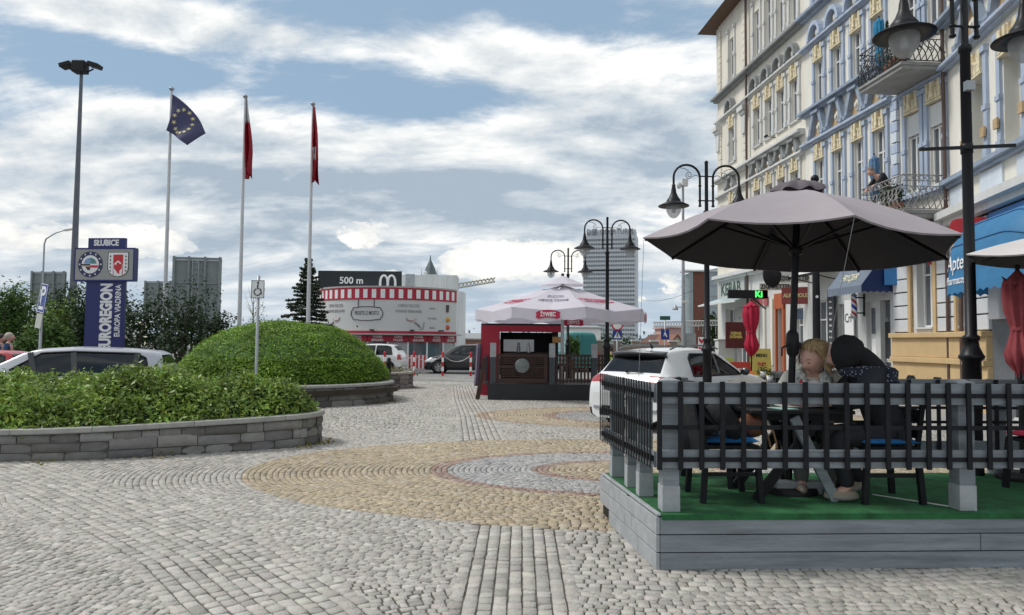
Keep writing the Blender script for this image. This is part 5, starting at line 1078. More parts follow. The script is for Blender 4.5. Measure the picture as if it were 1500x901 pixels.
# ================================================================ planters and planting
def path_dense(p, step=.05):
    p = [Vector((*q, 0)) for q in p]; out = []
    k = len(p)
    for i in range(k-1):
        a, b_, c_, d = p[max(i-1, 0)], p[i], p[i+1], p[min(i+2, k-1)]; n = max(2, int((c_-b_).length/step))
        for j in range(n):
            t = j/n; out.append(.5*((2*b_)+(c_-a)*t+(2*a-5*b_+4*c_-d)*t*t+(-a+3*b_-3*c_+d)*t**3))
    out.append(p[-1]); return out
M_stone = mat('wall_stone', (1, 1, 1), .85, var=.28, scale=6, bump=.7, bscale=14, attr='tint')
M_cope = mat('coping_stone', (.34, .335, .315), .8, var=.16, scale=5, bump=.25, bscale=40)
M_soil = mat('soil', (.05, .04, .03), .95, var=.3)
def planter(label, pts, h, th=.32, rows=3, taper=(1, 1), name='stone_planter'):
    root = thing(name, label, 'planter', (0, 0, 0)); P = path_dense(pts); n = len(P)
    L_ = [0.]
    for a, b_ in zip(P, P[1:]): L_.append(L_[-1]+(b_-a).length)
    def at_(s):
        i = max(0, min(n-2, int(np.searchsorted(L_, s))-1)); t = (s-L_[i])/max(1e-6, L_[i+1]-L_[i]); p = P[i].lerp(P[i+1], t); tg = (P[min(i+2, n-1)]-P[max(i-1, 0)]).normalized(); return p, tg, Vector((-tg.y, tg.x, 0))
    tp = lambda s: taper[0]+(taper[1]-taper[0])*s/L_[-1]
    tpf = (lambda s: taper[0]+(taper[1]-taper[0])*min(1, s/taper[2])) if len(taper) > 2 else tp
    V, Q, Cc = [], [], []
    rh = h/rows
    for r_ in range(rows):
        s = -RND.random()*.3; 
        while s < L_[-1]:
            l = RND.uniform(.20, .62); m = (max(0, s)+min(L_[-1], s+l))/2; a, e = max(0, s)+.006, min(L_[-1], s+l)-.006
            s += l
            if e-a < .05: continue
            k = tpf(m); z0, z1 = (rh*r_+.006)*k, (rh*(r_+1)-.006)*k; c = RND.uniform(.13, .34); tint = (c, c*RND.uniform(.95, .995), c*RND.uniform(.88, .97)); off = RND.uniform(-.004, .012); seg = max(1, int((e-a)/.12)); b0 = len(V)
            if RND.random() < .18 and r_ < rows-1: z1 += rh*.32*k
            for j in range(seg+1):
                p, tg, nn = at_(a+(e-a)*j/seg); jt = (lambda: RND.uniform(-.005, .005)); ee = .012 if j in (0, seg) else 0
                for (o, z) in ((.0, z0), (-off-.004+ee+jt(), z0+.008), (-off-.014+ee+jt(), (z0+z1)/2), (-off-.004+ee+jt(), z1-.008), (.0, z1)): 
                    q = p+nn*(o); V.append((q.x, q.y, z)); Cc.append(tint)
            for j in range(seg):
                for i in range(4): x = b0+j*5+i; Q.append((x, x+5, x+6, x+1))
            for j0 in (b0, b0+seg*5): Q.append((j0, j0+1, j0+3, j0+4)); Q.append((j0+1, j0+2, j0+3, j0+3)) if False else None
    npmesh('stone_facing', V, [q for q in Q if q], M_stone, root, np.array(Cc))
    b = MB(); rows_ = [[], [], [], []]
    for i in range(0, n, 2):
        p, tg, nn = at_(L_[i]); k = tpf(L_[i]); 
        for rr_, (o, z) in zip(rows_, ((.006, 0), (.006, h*k), (th, h*k), (th, 0))): q = p+nn*o; rr_.append((q.x, q.y, z))
    b.grid(rows_, False); b.build('wall_core', mat('wall_mortar', (.09, .085, .08), .95, var=.3), root)
    s = 0.
    while s < L_[-1]-.02:
        l = RND.uniform(.95, 1.5); e = min(L_[-1], s+l); b = MB(); g_ = [[], [], [], [], [], []]; seg = max(2, int((e-s)/.1))
        for j in range(seg+1):
            p, tg, nn = at_(s+.003+(e-s-.006)*j/seg); z = h*tpf(s+(e-s)*j/seg)
            for r_, (o, zz) in zip(g_, ((-.035, .004), (-.045, .02), (-.042, .07), (-.03, .078), (th+.02, .078), (th+.02, .004))): q = p+nn*o; r_.append((q.x, q.y, z+zz))
        b.grid(g_, False)
        for j in (0, seg): b.add([g_[k][j] for k in range(6)], [(0, 1, 2, 3, 4, 5)])
        b.build('coping_slab', M_cope, root); s = e
    return root, P
PL1 = [(-10.5, 9.35), (-8.5, 9.45), (-6.8, 9.55), (-5.72, 9.73), (-4.43, 10.34), (-3.55, 10.85), (-3.12, 11.25), (-3.08, 11.75), (-3.5, 12.2), (-4.6, 12.65), (-6.5, 12.95), (-10.5, 13.0)]
PL2 = [(-11, 17.0), (-8, 16.75), (-6.2, 16.9), (-4.9, 17.45), (-3.85, 18.35), (-3.32, 19.3), (-3.4, 20.4), (-4.3, 22.0), (-6.5, 23.4), (-11, 23.8)]
PL3 = [(-6.0, 24.3), (-4.6, 24.25), (-3.85, 24.5), (-3.5, 25.1), (-3.7, 26.0), (-5.0, 26.6)]
planter('long curved stone planter with pale coping, nearest on the left', PL1, .46, taper=(.60, 1.0, 8.8))
planter('curved stone planter around the clipped green mound', PL2, .47, rows=3)
planter('smallest stone planter behind the clipped mound', PL3, .5, rows=3)
def inside(x, y, poly):
    r = np.zeros(len(x), bool); k = len(poly)
    for i in range(k):
        (xa, ya), (xb, yb) = poly[i], poly[(i+1) % k]; c = ((ya > y) != (yb > y)) & (x < (xb-xa)*(y-ya)/((yb-ya) or 1e-9)+xa); r ^= c
    return r
def edge_d(x, y, poly):
    d = np.full(len(x), 9e9)
    for (xa, ya), (xb, yb) in zip(poly, poly[1:]):
        t = np.clip(((x-xa)*(xb-xa)+(y-ya)*(yb-ya))/((xb-xa)**2+(yb-ya)**2), 0, 1); d = np.minimum(d, np.hypot(x-xa-t*(xb-xa), y-ya-t*(yb-ya)))
    return d
poly1 = [(p.x, p.y) for p in path_dense(PL1, .3)]
def hgt(x, y):
    d = edge_d(x, y, poly1); k = np.clip(d/.95, 0, 1); lft = np.clip((-3.0-x)/7, 0, 1)
    return (.40-.12*lft)+(.62-.06*lft)*np.sin(k*PI/2)**.8+.24*vnoise(x, y, 1.9, 1)*k+.12*vnoise(x, y, 4.6, 4)*k+.055*vnoise(x, y, 11., 6)*k
hed = thing('shrub_hedge', 'loose leafy shrub hedge filling the nearest stone planter', 'hedge', (0, 0, 0))
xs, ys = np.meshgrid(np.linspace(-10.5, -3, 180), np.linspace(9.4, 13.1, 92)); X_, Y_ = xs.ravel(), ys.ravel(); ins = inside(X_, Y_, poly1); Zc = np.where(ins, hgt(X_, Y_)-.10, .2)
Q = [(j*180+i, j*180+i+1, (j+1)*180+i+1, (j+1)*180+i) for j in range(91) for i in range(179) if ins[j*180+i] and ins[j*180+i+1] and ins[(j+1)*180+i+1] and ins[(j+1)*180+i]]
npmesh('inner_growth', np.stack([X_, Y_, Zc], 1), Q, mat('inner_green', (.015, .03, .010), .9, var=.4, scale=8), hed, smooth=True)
n = 150000; x, y = NP.uniform(-10.5, -3, n), NP.uniform(9.35, 13.05, n); k = inside(x, y, poly1); x, y = x[k], y[k]; d = edge_d(x, y, poly1)
z = hgt(x, y)-.10*NP.random(len(x))**2+.05*NP.random(len(x))**3*3
spr = NP.random(len(x)) < .05; z[spr] += .12*NP.random(spr.sum())
ov = np.clip(.12-d, 0, .12)*NP.random(len(x))*1.2
pp = np.stack([x, y, z], 1); keep = NP.random(len(x)) < .40; leaves('foliage', pp[keep], .082, mat('laurel_leaf', (.19, .30, .07), .42, var=.6, scale=2.2, attr='tint', trans=.25, spec=.45), hed, up=.55, aspect=.42, tvar=.45)
mo = thing('clipped_mound', 'large clipped green dome of dense ground conifer in the middle planter', 'hedge', (-6.35, 20.2, 0))
def dome(u, v): return (2.85*u, 2.75*v, .40+1.68*max(0., 1-(u*u+v*v)**1.35)**.62)
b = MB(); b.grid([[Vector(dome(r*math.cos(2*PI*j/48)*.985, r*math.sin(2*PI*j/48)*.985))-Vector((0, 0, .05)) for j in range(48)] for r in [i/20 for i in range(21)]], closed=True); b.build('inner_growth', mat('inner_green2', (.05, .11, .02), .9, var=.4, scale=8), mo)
n = 60000; a = NP.random(n)*2*PI; r = 1-NP.random(n)**1.6*.999; r = np.where(NP.random(n) < .35, 1-NP.random(n)*.12, r); u, v = r*np.cos(a), r*np.sin(a)
zz = .40+1.68*np.maximum(0, 1-(u*u+v*v)**1.35)**.62
g = np.stack([2*u*(u*u+v*v)**.35, 2*v*(u*u+v*v)**.35, .55*np.ones(n)], 1); g /= np.linalg.norm(g, axis=1)[:, None]
low = NP.random(n)*.55*(r > .93); P = np.stack([2.85*u, 2.75*v, zz+vnoise(2.85*u, 2.75*v, 2.2, 2)*.07*(r < .97)+low*np.clip(1.2-zz, 0, 1)*.5], 1)+g*(NP.normal(size=(n, 1))*.04+(NP.random((n, 1)) < .02)*.10*NP.random((n, 1)))
leaves('foliage', P, .085, mat('mound_leaf', (.15, .28, .035), .55, var=.35, scale=1.3, attr='tint', trans=.25, spec=.3), mo, up=.6, aspect=.32, tvar=.4, N0=np.roll(g, 0)*.4+[0, 0, .2])
b = MB(); b.prism([(p[0]+.25, p[1]) for p in PL2], .3, .42); o = b.build('planter_soil', M_soil); tag(o, kind='structure')
b = MB(); b.prism([(p[0], p[1]) for p in PL3], .3, .44); o = b.build('planter_soil', M_soil); tag(o, kind='structure')
q = thing('dry_plants', 'sparse dry flowering plants in the smallest planter', 'plants', (-4.4, 25.2, .44)); n = 900; P = NP.normal(size=(n, 3))*[.5, .45, .10]+[0, 0, .14]; leaves('foliage', P, .08, mat('straw_leaf', (.16, .16, .06), .7, var=0, attr='tint', trans=.2), q)
def bush(label, loc, rx, ry, h, n, size, m, cat='bush', name='bush', clumps=14, seed=0, base=.0, group=None, trunk=True):
    root = thing(name, label, cat, loc, 0, group); rg = np.random.default_rng(seed+31); pts, cn = [], []
    for i in range(clumps):
        t = rg.random(); a = rg.random()*2*PI; rr_ = (.25+.65*rg.random()**.6)*(1-.55*t); cc = np.array([rx*rr_*math.cos(a), ry*rr_*math.sin(a), base+(h-base)*(.18+.66*t)]); sz = np.array([rx, ry, (h-base)])*(.22+.16*rg.random())
        v = rg.normal(size=(n//clumps, 3)); v /= np.linalg.norm(v, axis=1)[:, None]; rad = (.35+.65*rg.random(n//clumps)**.45)[:, None]*(1+.25*np.sin(v[:, :1]*5+i)); P = cc+v*rad*sz; pts.append(P); cn.append(v)
    P = np.concatenate(pts); P[:, 2] = np.abs(P[:, 2]-.05)+.05; leaves('crown', P, size, m, root, up=.4, aspect=.5, tvar=.5, N0=np.concatenate(cn)*.5)
    if trunk:
        b = MB(); b.tube([(0, 0, 0), (.05*rx, 0, h*.3), (-.05*rx, .05, h*.6)], [.10, .08, .03], 7)
        for i in range(5): a = i*1.3; b.tube([(0, 0, h*.12+.1*i), (rx*.4*math.cos(a), ry*.4*math.sin(a), h*(.35+.06*i)), (rx*.7*math.cos(a), ry*.7*math.sin(a), h*(.5+.07*i))], [.05, .03, .012], 5)
        b.build('trunk', M_bark, root)
    return root
M_bush = mat('bush_leaf', (.065, .135, .03), .55, var=0, attr='tint', trans=.22, spec=.3); M_bushy = mat('yellow_bush_leaf', (.12, .20, .045), .55, var=0, attr='tint', trans=.22, spec=.3)
for i, (px, Y, top, rx, m, lab) in enumerate(((8, 36, 438, 1.9, M_bush, 'rounded green bush at the far left edge'), (38, 38, 434, 2.0, M_bush, 'green bush behind the blue parking sign'), (88, 34, 450, 1.7, M_bushy, 'lighter yellow green bush beside the blue pylon'), (104, 40, 432, 2.2, M_leafd, 'dark bush below the left billboard back'), (66, 31, 478, 1.5, M_bush, 'low bush between the parking sign and the silver car'), (150, 34, 440, 2.4, M_leafd, 'dark bush hidden partly behind the blue pylon'))):
    t = W(px, top, Y); bush(lab, (t.x, Y, 0), rx, 1.4, t.z*1.1, 5200, .17, m, seed=i, clumps=22, group='bushes left of the car park')
for i, (px, Y, top, rx, lab) in enumerate(((205, 27, 452, 1.5, 'dark shrub with pale flowers right of the blue pylon'), (268, 26, 436, 1.5, 'taller dark feathery shrub in front of the large billboard back'), (318, 28, 470, 1.0, 'low dark shrub left of the clipped mound'))):
    t = W(px, top, Y); rt = bush(lab, (t.x, Y, 0), rx, 1.2, t.z*1.05, 4200, .12, M_leafd, seed=20+i, clumps=20, name='shrub', cat='shrub')
    b = MB(); n = 260; pts = []
    for k in range(26):
        a = RND.uniform(-1, 1); x0 = a*rx*.7; pts += [np.array([x0+.55*s*np.sign(a)*.7+RND.uniform(-.05, .05), RND.uniform(-.4, .4), t.z*(.72+.38*s)+RND.uniform(-.08, .08)]) for s in np.linspace(0, 1, 14)]
    leaves('foliage', np.array(pts), .11, M_leafd, rt)
    if i == 0: leaves('blossoms', NP.normal(size=(60, 3))*[.5, .2, .45]+[0, -.9, 1.7], .14, mat('cream_flower', (.6, .58, .42), .7), rt)
# slender tree between the flag poles
t = W(372, 410, 33); q = thing('young_tree', 'slender half bare young tree behind the disabled parking sign', 'tree', (t.x, 33, 0)); b = MB(); b.tube([(0, 0, 0), (.05, 0, 1.6), (.0, 0, 3.6)], [.05, .035, .012], 6); pts = []
for k in range(26):
    z0 = RND.uniform(.9, 3.3); a = RND.uniform(0, 2*PI); l = RND.uniform(.5, 1.1); e = Vector((math.cos(a)*l*.55, math.sin(a)*l*.4, z0+l*.9)); b.tube([(0, 0, z0), Vector((0, 0, z0)).lerp(e, .5)+Vector((0, 0, -.05)), e], [.015, .010, .004], 4)
    if math.cos(a) > -.1: pts += [np.array(Vector((0, 0, z0)).lerp(e, s))+NP.normal(size=3)*.07 for s in np.linspace(.3, 1, 16)]
b.build('trunk', mat('pale_bark', (.30, .29, .26), .9, var=.2), q); leaves('crown', np.array(pts), .10, M_bushy, q)
# dark conifer
t = W(452, 380, 30); q = thing('conifer_tree', 'dark layered conifer in front of the striped kiosk', 'tree', (t.x, 30, 0)); HT = t.z; b = MB(); b.tube([(0, 0, 0), (.02, 0, HT*.6), (0, 0, HT)], [.11, .07, .012], 8); P = []; br = MB(); z = .7
while z < HT-.05:
    rr_ = 1.55*(1-z/HT)**.85+.06; k = 6
    for i in range(k):
        a = 2*PI*i/k+z*2.3+RND.uniform(-.3, .3); l = rr_*RND.uniform(.6, 1.3); pts_ = [Vector((math.cos(a)*l*s, math.sin(a)*l*s, z+.10*s-.28*s*s*l+.22*max(0, s-.6))) for s in (0, .35, .7, 1)]
        b.tube(pts_, [.03, .02, .012, .005], 4, cap=False)
        for s in np.linspace(.12, 1, max(4, int(l*22))):
            c_ = pts_[0].lerp(pts_[3], s); c_.z = z+.10*s-.28*s*s*l+.22*max(0, s-.6); wv = .26*l*(1.15-s)+.05
            for m_ in range(9): P.append((c_.x-math.sin(a)*RND.uniform(-wv, wv), c_.y+math.cos(a)*RND.uniform(-wv, wv), c_.z+RND.uniform(-.05, .03)))
    z += .13+.06*RND.random()
b.build('trunk', M_bark, q); leaves('crown', np.array(P), .14, mat('needle', (.05, .075, .048), .6, var=0, attr='tint', trans=.1), q, up=.5, aspect=.42, tvar=.5)
q = thing('bush', 'reddish brown low bush at the foot of the dark conifer', 'bush', (W(430, 460, 29).x, 29, 0)); P = NP.normal(size=(1600, 3))*[.7, .4, .35]+[0, 0, 1.7]; leaves('crown', P, .12, mat('copper_leaf', (.07, .04, .03), .6, var=0, attr='tint', trans=.2), q); b = MB(); b.tube([(0, 0, 0), (0, 0, 1.6)], .05, 6); b.build('trunk', M_bark, q)
# ================================================================ cars
def resample(st, n):
    st = np.array(st, float); d = np.r_[0, np.cumsum(np.hypot(np.diff(st[:, 0]), np.diff(st[:, 1]))+.02)]; t = np.linspace(0, d[-1], n); o = np.stack([np.interp(t, d, st[:, i]) for i in range(st.shape[1])], 1)
    for _ in range(2): o[1:-1] = (o[:-2]+2*o[1:-1]+o[2:])/4
    return o
def pin(x, z, poly):
    r = False; k = len(poly)
    for i in range(k):
        (xa, ya), (xb, yb) = poly[i], poly[(i+1) % k]
        if (ya > z) != (yb > z) and x < (xb-xa)*(z-ya)/((yb-ya) or 1e-9)+xa: r = not r
    return r
def car(name, label, loc, rz, st, zb, side, front, rear, wheels, wr, hw, paint, glass, lamps=(), group=None, nx=130, extra=None, cat='car', dark_low=.0):
    """st: (x, ztop, half width at top, half width at belt, belt height) from the tail forwards"""
    root = thing(name, label, cat, loc, rz, group); S_ = resample(st, nx); prof = []
    for x, zt_, wt, w, zbelt in S_:
        be = min(zbelt, zt_-.05); gz_ = zt_-be
        pts = [(0, zb), (w*.82, zb), (w*.95, zb+.05), (w*.995, zb+.22), (w, zb+.5*(be-zb)), (w*.985, be-.10), (w*.955, be), (w*.955+(wt-w*.955)*.5, be+gz_*.48), (wt+.012, zt_-gz_*.14), (wt*.93, zt_-gz_*.045), (wt*.6, zt_-gz_*.008), (0, zt_)]
        res = []; ns_ = (3, 2, 4, 5, 6, 3, 7, 7, 3, 4, 4)
        for k in range(len(pts)-1):
            a, b_, c_, d = pts[max(0, k-1)], pts[k], pts[k+1], pts[min(len(pts)-1, k+2)]
            for j in range(ns_[k]):
                t = j/ns_[k]; f = lambda i: .5*(2*b_[i]+(c_[i]-a[i])*t+(2*a[i]-5*b_[i]+4*c_[i]-d[i])*t*t+(-a[i]+3*b_[i]-3*c_[i]+d[i])*t**3)
                lin = (b_[0]+(c_[0]-b_[0])*t, b_[1]+(c_[1]-b_[1])*t); res.append((.55*f(0)+.45*lin[0], .55*f(1)+.45*lin[1]) if 1 < k else lin)
        res.append(pts[-1]); prof.append([(x, y, z) for y, z in res]+[(x, -y, z) for y, z in res[-2::-1]])
    V = np.array(prof); m_, k_ = V.shape[:2]; Vf = V.reshape(-1, 3); sets = {'body': [], 'side_window': [], 'windscreen': [], 'rear_window': [], 'lower_trim': []}
    lm = {i: [] for i in range(len(lamps))}
    for i in range(m_-1):
        for j in range(k_-1):
            q = (i*k_+j, i*k_+j+1, (i+1)*k_+j+1, (i+1)*k_+j); c = Vf[list(q)].mean(0); ay = abs(c[1]); w = S_[i, 3]
            if any((c[0]-xw)**2+(c[2]-wr)**2 < (wr*1.16)**2 for xw in wheels) and ay > w*.45: continue
            key = 'body'
            for li, (x0, x1, y0, y1, z0, z1, _) in enumerate(lamps):
                if x0 < c[0] < x1 and y0 < ay < y1 and z0 < c[2] < z1: lm[li].append(q); key = None; break
            if key is None: continue
            if any(pin(c[0], c[2], p_) for p_ in side) and ay > S_[i, 2]*.8: key = 'side_window'
            elif front and front[0] < c[0] < front[1] and 39 <= j < 57: key = 'windscreen'
            elif rear and rear[0] < c[0] < rear[1] and 39 <= j < 57: key = 'rear_window'
            elif c[2] < zb+dark_low and ay > w*.3: key = 'lower_trim'
            sets[key].append(q)
    up_ = Vf[(Vf[:, 1] > hw*.5)]
    for p_ in side:
        for sg_ in (-1, 1):
            pts_ = []
            for (xa, za), (xb, zb_) in zip(p_, p_[1:]+p_[:1]):
                for t in np.linspace(0, 1, 8)[:-1]:
                    x_, z_ = xa+(xb-xa)*t, za+(zb_-za)*t; y_ = up_[np.argmin((up_[:, 0]-x_)**2+(up_[:, 2]-z_)**2), 1]; pts_.append((x_, sg_*(y_+.002), z_))
            b = MB(); b.tube(pts_+[pts_[0]], .021, 6, cap=False); b.build('window_trim', M_dark, root)
    ms = {'body': paint, 'side_window': glass, 'windscreen': glass, 'rear_window': glass, 'lower_trim': M_dark}; objs = {}
    def sub(nm_, qs, m):
        qs = np.array(qs); u, inv = np.unique(qs, return_inverse=True); objs[nm_] = npmesh(nm_, Vf[u], inv.reshape(-1, 4), m, root, smooth=True); return objs[nm_]
    for kx, qs in sets.items():
        for part in ([[q for q in qs if Vf[q[0]][1] > 0], [q for q in qs if Vf[q[0]][1] <= 0]] if kx in ('side_window', 'lower_trim') else [qs]):
            if part: sub(kx, part, ms[kx])
    for li, qs in lm.items():
        for sg_ in (-1, 1):
            qq = [q for q in qs if sg_*Vf[q[0]][1] > 0]
            if qq: qs2 = np.array(qq); u, inv = np.unique(qs2, return_inverse=True); npmesh(lamps[li][6][0], Vf[u]*[1, 1.004, 1]-[.006, 0, 0] if lamps[li][0] < 1 else Vf[u]*[1.002, 1.004, 1], inv.reshape(-1, 4), lamps[li][6][1], root, smooth=True)
    b = MB(); b.add([tuple(p) for p in prof[0]], [tuple(range(len(prof[0])-1, -1, -1))]); b.add([tuple(p) for p in prof[-1]], [tuple(range(len(prof[-1])))]); b.build('bumper', paint, root)
    L_ = S_[-1, 0]; b = MB(); b.bb((.35, -hw*.78, zb+.02), (L_-.35, hw*.78, zb+.36)); b.build('floor_pan', M_dark, root)
    for xw in wheels:
        for sg_ in (-1, 1):
            MM = Matrix.Rotation(R(90)*-sg_, 4, 'X'); c = (xw, sg_*(hw-.12), wr); b = MB(); b.lathe([(wr*.66, -.10), (wr*.9, -.11), (wr, -.07), (wr, .07), (wr*.9, .11), (wr*.66, .10)], c, 28, M=MM); ty = b.build('tyre', M_rubber, root)
            b = MB(); b.lathe([(wr*.66, -.09), (wr*.66, .085), (wr*.6, .09), (wr*.58, .03), (.001, .02)], c, 24, M=MM)
            for s5 in range(5):
                a = 2*PI*s5/5; u = MM @ Vector((math.cos(a), math.sin(a), 0)); cc = Vector(c)+(MM @ Vector((0, 0, .06))); b.beam(cc+u*.03, cc+u*wr*.62, .055, .03, up=MM @ Vector((0, 0, 1)))
            b.lathe([(.05, .06), (.045, .08), (.001, .085)], c, 12, M=MM); b.build('rim', mat('alloy', (.45, .46, .47), .3, .8, .05), ty)
            b = MB(); b.lathe([(wr*1.16, -.02), (wr*1.0, -.28), (.001, -.30)], c, 24, M=MM); b.build('wheel_housing', M_dark, root)
    for sx_ in (1.0, 2.0) if L_ < 4.4 else (1.1, 2.1):
        for sg_ in (-1, 1):
            b = MB(); b.box((L_*.30+sx_*.62, sg_*hw*.42, zb+.55), (.45, .46, .14)); b.box((L_*.30+sx_*.62-.24, sg_*hw*.42, zb+.80), (.12, .44, .56), M=Matrix.Rotation(-.2, 4, 'Y')); b.box((L_*.30+sx_*.62-.30, sg_*hw*.42, zb+1.12), (.08, .24, .16)); b.build('seat', mat('car_seat', (.05, .05, .055), .8), root, bevel=.03)
    if extra: extra(root, S_, Vf, objs)
    return root
CG = glassmat('car_glass', (.22, .26, .25), .03); CGd = glassmat('privacy_glass', (.03, .033, .036), .04); CGc = glassmat('clear_car_glass', (.55, .62, .58), .03)
P_white = mat('white_car_paint', (.74, .75, .75), .35, var=.02, coat=.6, spec=.5); P_silv = mat('silver_car_paint', (.40, .41, .45), .35, .35, .03, coat=.6); P_blk = mat('black_car_paint', (.010, .011, .014), .3, var=.05, coat=.7); P_redc = mat('red_car_paint', (.40, .02, .03), .35, var=.03, coat=.5); P_teal = mat('teal_van_paint', (.015, .17, .17), .4, var=.05, coat=.4)
M_tail = mat('tail_lamp_red', (.35, .005, .012), .15, var=.25, scale=14, coat=.8); M_head = mat('head_lamp', (.65, .68, .7), .15, var=.1, coat=.8)
def suv_extra(root, S_, Vf, objs):
    b = MB(); b.grid([[(.50+.06*abs(u)**2, .60*u, 1.505-.02*u*u) for u in [i/8-1 for i in range(17)]], [(.34+.08*abs(u)**2, .64*u, 1.475-.03*u*u) for u in [i/8-1 for i in range(17)]], [(.40+.08*u*u, .64*u, 1.40-.03*u*u) for u in [i/8-1 for i in range(17)]]]); b.build('spoiler', P_blk, root, solid=.01)
    for sg_ in (-1, 1):
        b = MB(); b.tube([(.62, sg_*.60, 1.535), (.8, sg_*.605, 1.585), (1.5, sg_*.60, 1.615), (2.1, sg_*.59, 1.60), (2.35, sg_*.58, 1.545)], .018, 8); b.build('roof_rail', mat('satin_rail', (.25, .26, .27), .3, .7), root)
        b = MB(); b.ball((2.75, sg_*.98, 1.09), .1, (.55, 1.05, .8), 12, 8); b.beam((2.78, sg_*.86, 1.04), (2.75, sg_*.95, 1.06), .05, .04); b.build('mirror', P_blk, root)
        for x in (1.25, 2.2): b = MB(); b.tube([(x, sg_*.905, .93), (x+.08, sg_*.925, .94), (x+.2, sg_*.905, .935)], .014, 8); b.build('handle', P_white, root)
    b = MB(); b.tube([(.15, .05, 1.12), (.165, -.30, 1.10)], .012, 6); b.ball((.15, .06, 1.12), .035); b.build('wiper', M_dark, root)
    b = MB(); b.tube([(.9, .0, 1.555), (.82, 0, 1.66)], [.03, .008], 8); b.build('aerial', M_dark, root)
    b = MB(); MM = Matrix.Translation((.075, 0, .90)) @ Matrix.Rotation(R(-72), 4, 'Y') @ Matrix.Rotation(R(90), 4, 'Z'); b.lathe([(.058, 0), (.07, .0), (.07, .018), (.058, .018), (.058, 0)], n=24, M=MM)
    b.v = [tuple(Vector(v)+MM.translation) if False else v for v in b.v]
    em = MB(MM)
    em.lathe([(.056, 0), (.07, .0), (.07, .02), (.056, .02), (.056, 0)], n=24)
    for a, c in (((-.032, .05), (0, .004)), ((0, .004), (.032, .05)), ((-.052, .02), (-.026, -.05)), ((-.026, -.05), (0, .0)), ((0, .0), (.026, -.05)), ((.026, -.05), (.052, .02))): em.beam((a[0], a[1], .012), (c[0], c[1], .012), .011, .014)
    em.build('emblem', M_steel, root)
    b = MB(); b.box((-.012, 0, .60), (.02, .53, .115)); pl = b.build('number_plate', M_lwhite, root, bevel=.004); text('GD 4K193', .10, M_lblack, pl, frame((-.0235, 0, .60), (0, -1, 0), (0, 0, 1)), sx=.9)
    b = MB(); b.box((.02, 0, .36), (.06, 1.2, .2)); b.build('diffuser', M_dark, root, bevel=.02)
    for sg_ in (-1, 1): b = MB(); b.box((-.005, sg_*.62, .42), (.04, .22, .06)); b.build('exhaust_trim', M_steel, root, bevel=.01); b = MB(); b.box((.03, sg_*.74, .58), (.03, .16, .045)); b.build('reflector', M_tail, root, bevel=.01)
    b = MB(); b.beam((1.98, .845, 1.03), (2.02, .665, 1.45), .012, .085, up=(1, 0, 0)); b.beam((1.98, -.845, 1.03), (2.02, -.665, 1.45), .012, .085, up=(1, 0, 0)); b.build('door_pillar', P_blk, root)
st = [(0, .70, .76, .80, .68), (.015, .80, .75, .86, .75), (.05, .93, .72, .89, .86), (.13, 1.04, .70, .90, .97), (.22, 1.12, .685, .905, 1.0), (.46, 1.40, .62, .91, 1.0), (.54, 1.47, .60, .91, 1.0), (.62, 1.505, .595, .91, 1.0), (1.1, 1.55, .60, .91, 1.0), (1.7, 1.565, .60, .91, 1.0), (2.2, 1.525, .60, .91, 1.0), (2.5, 1.43, .61, .905, 1.0), (3.05, 1.10, .70, .90, 1.0), (3.2, 1.045, .74, .895, .98), (3.7, .98, .74, .88, .92), (4.05, .88, .72, .84, .84), (4.18, .74, .70, .78, .72), (4.23, .60, .68, .72, .58)]
car('parked_car', 'white crossover car with black roof edge parked behind the deck', (2.12, 13.50, 0), R(44), st, .22, [[(1.02, 1.03), (1.10, 1.36), (1.22, 1.445), (2.16, 1.43), (2.78, 1.10), (2.80, 1.03)]], (2.32, 3.04, 1.10), (.20, .47, 1.10), (.80, 3.42), .335, .91, P_white, CGd, [(-.1, .36, .40, .99, .90, 1.035, ('tail_lamp', M_tail)), (3.85, 4.3, .42, .9, .66, .84, ('headlight', M_head))], nx=230, extra=suv_extra, dark_low=.16)
def mpv_extra(root, S_, Vf, objs):
    for xa, xb in (((1.62, .80), (1.70, .62)), ((2.30, .84), (2.44, .64)), ((.62, .8), (.56, .64))):
        for sg_ in (-1, 1): b = MB(); b.beam((xa[0], sg_*.835, .94), (xb[0], sg_*.665, 1.40), .014, .10, up=(1, 0, 0)); b.build('door_pillar', P_blk, root)
    for sg_ in (-1, 1): b = MB(); b.ball((2.72, sg_*.96, 1.0), .1, (.6, 1, .75), 12, 8); b.build('mirror', P_silv, root)
    b = MB(); b.tube([(.10, .62, 1.0), (.16, .60, 1.36)], .02, 6); b.tube([(.10, -.62, 1.0), (.16, -.60, 1.36)], .02, 6); b.build('lamp_strip', M_lwhite, root)
st = [(0, .66, .74, .80, .64), (.02, .9, .74, .86, .80), (.06, 1.05, .72, .88, .9), (.10, 1.2, .68, .89, .92), (.18, 1.38, .63, .89, .92), (.30, 1.44, .62, .89, .92), (.9, 1.49, .62, .89, .92), (1.7, 1.515, .62, .89, .92), (2.3, 1.48, .62, .89, .92), (2.55, 1.42, .62, .89, .92), (3.3, 1.0, .72, .88, .92), (3.45, .95, .76, .87, .88), (3.9, .82, .72, .84, .78), (4.2, .66, .66, .78, .62), (4.3, .52, .6, .7, .5)]
car('parked_car', 'silver grey family car half hidden behind the leafy hedge', (-7.05, 15.06, -.03), R(195), st, .2, [[(.33, 1.0), (.42, 1.30), (.62, 1.385), (1.7, 1.415), (2.25, 1.385), (2.86, .99), (2.5, .955)]], (2.45, 3.28, 1.0), (.09, .18, 1.05), (.75, 3.45), .31, .89, P_silv, CG, [(-.1, .2, .55, .95, .75, .98, ('tail_lamp', M_tail)), (3.8, 4.4, .4, .9, .55, .76, ('headlight', M_head))], nx=150, extra=mpv_extra)
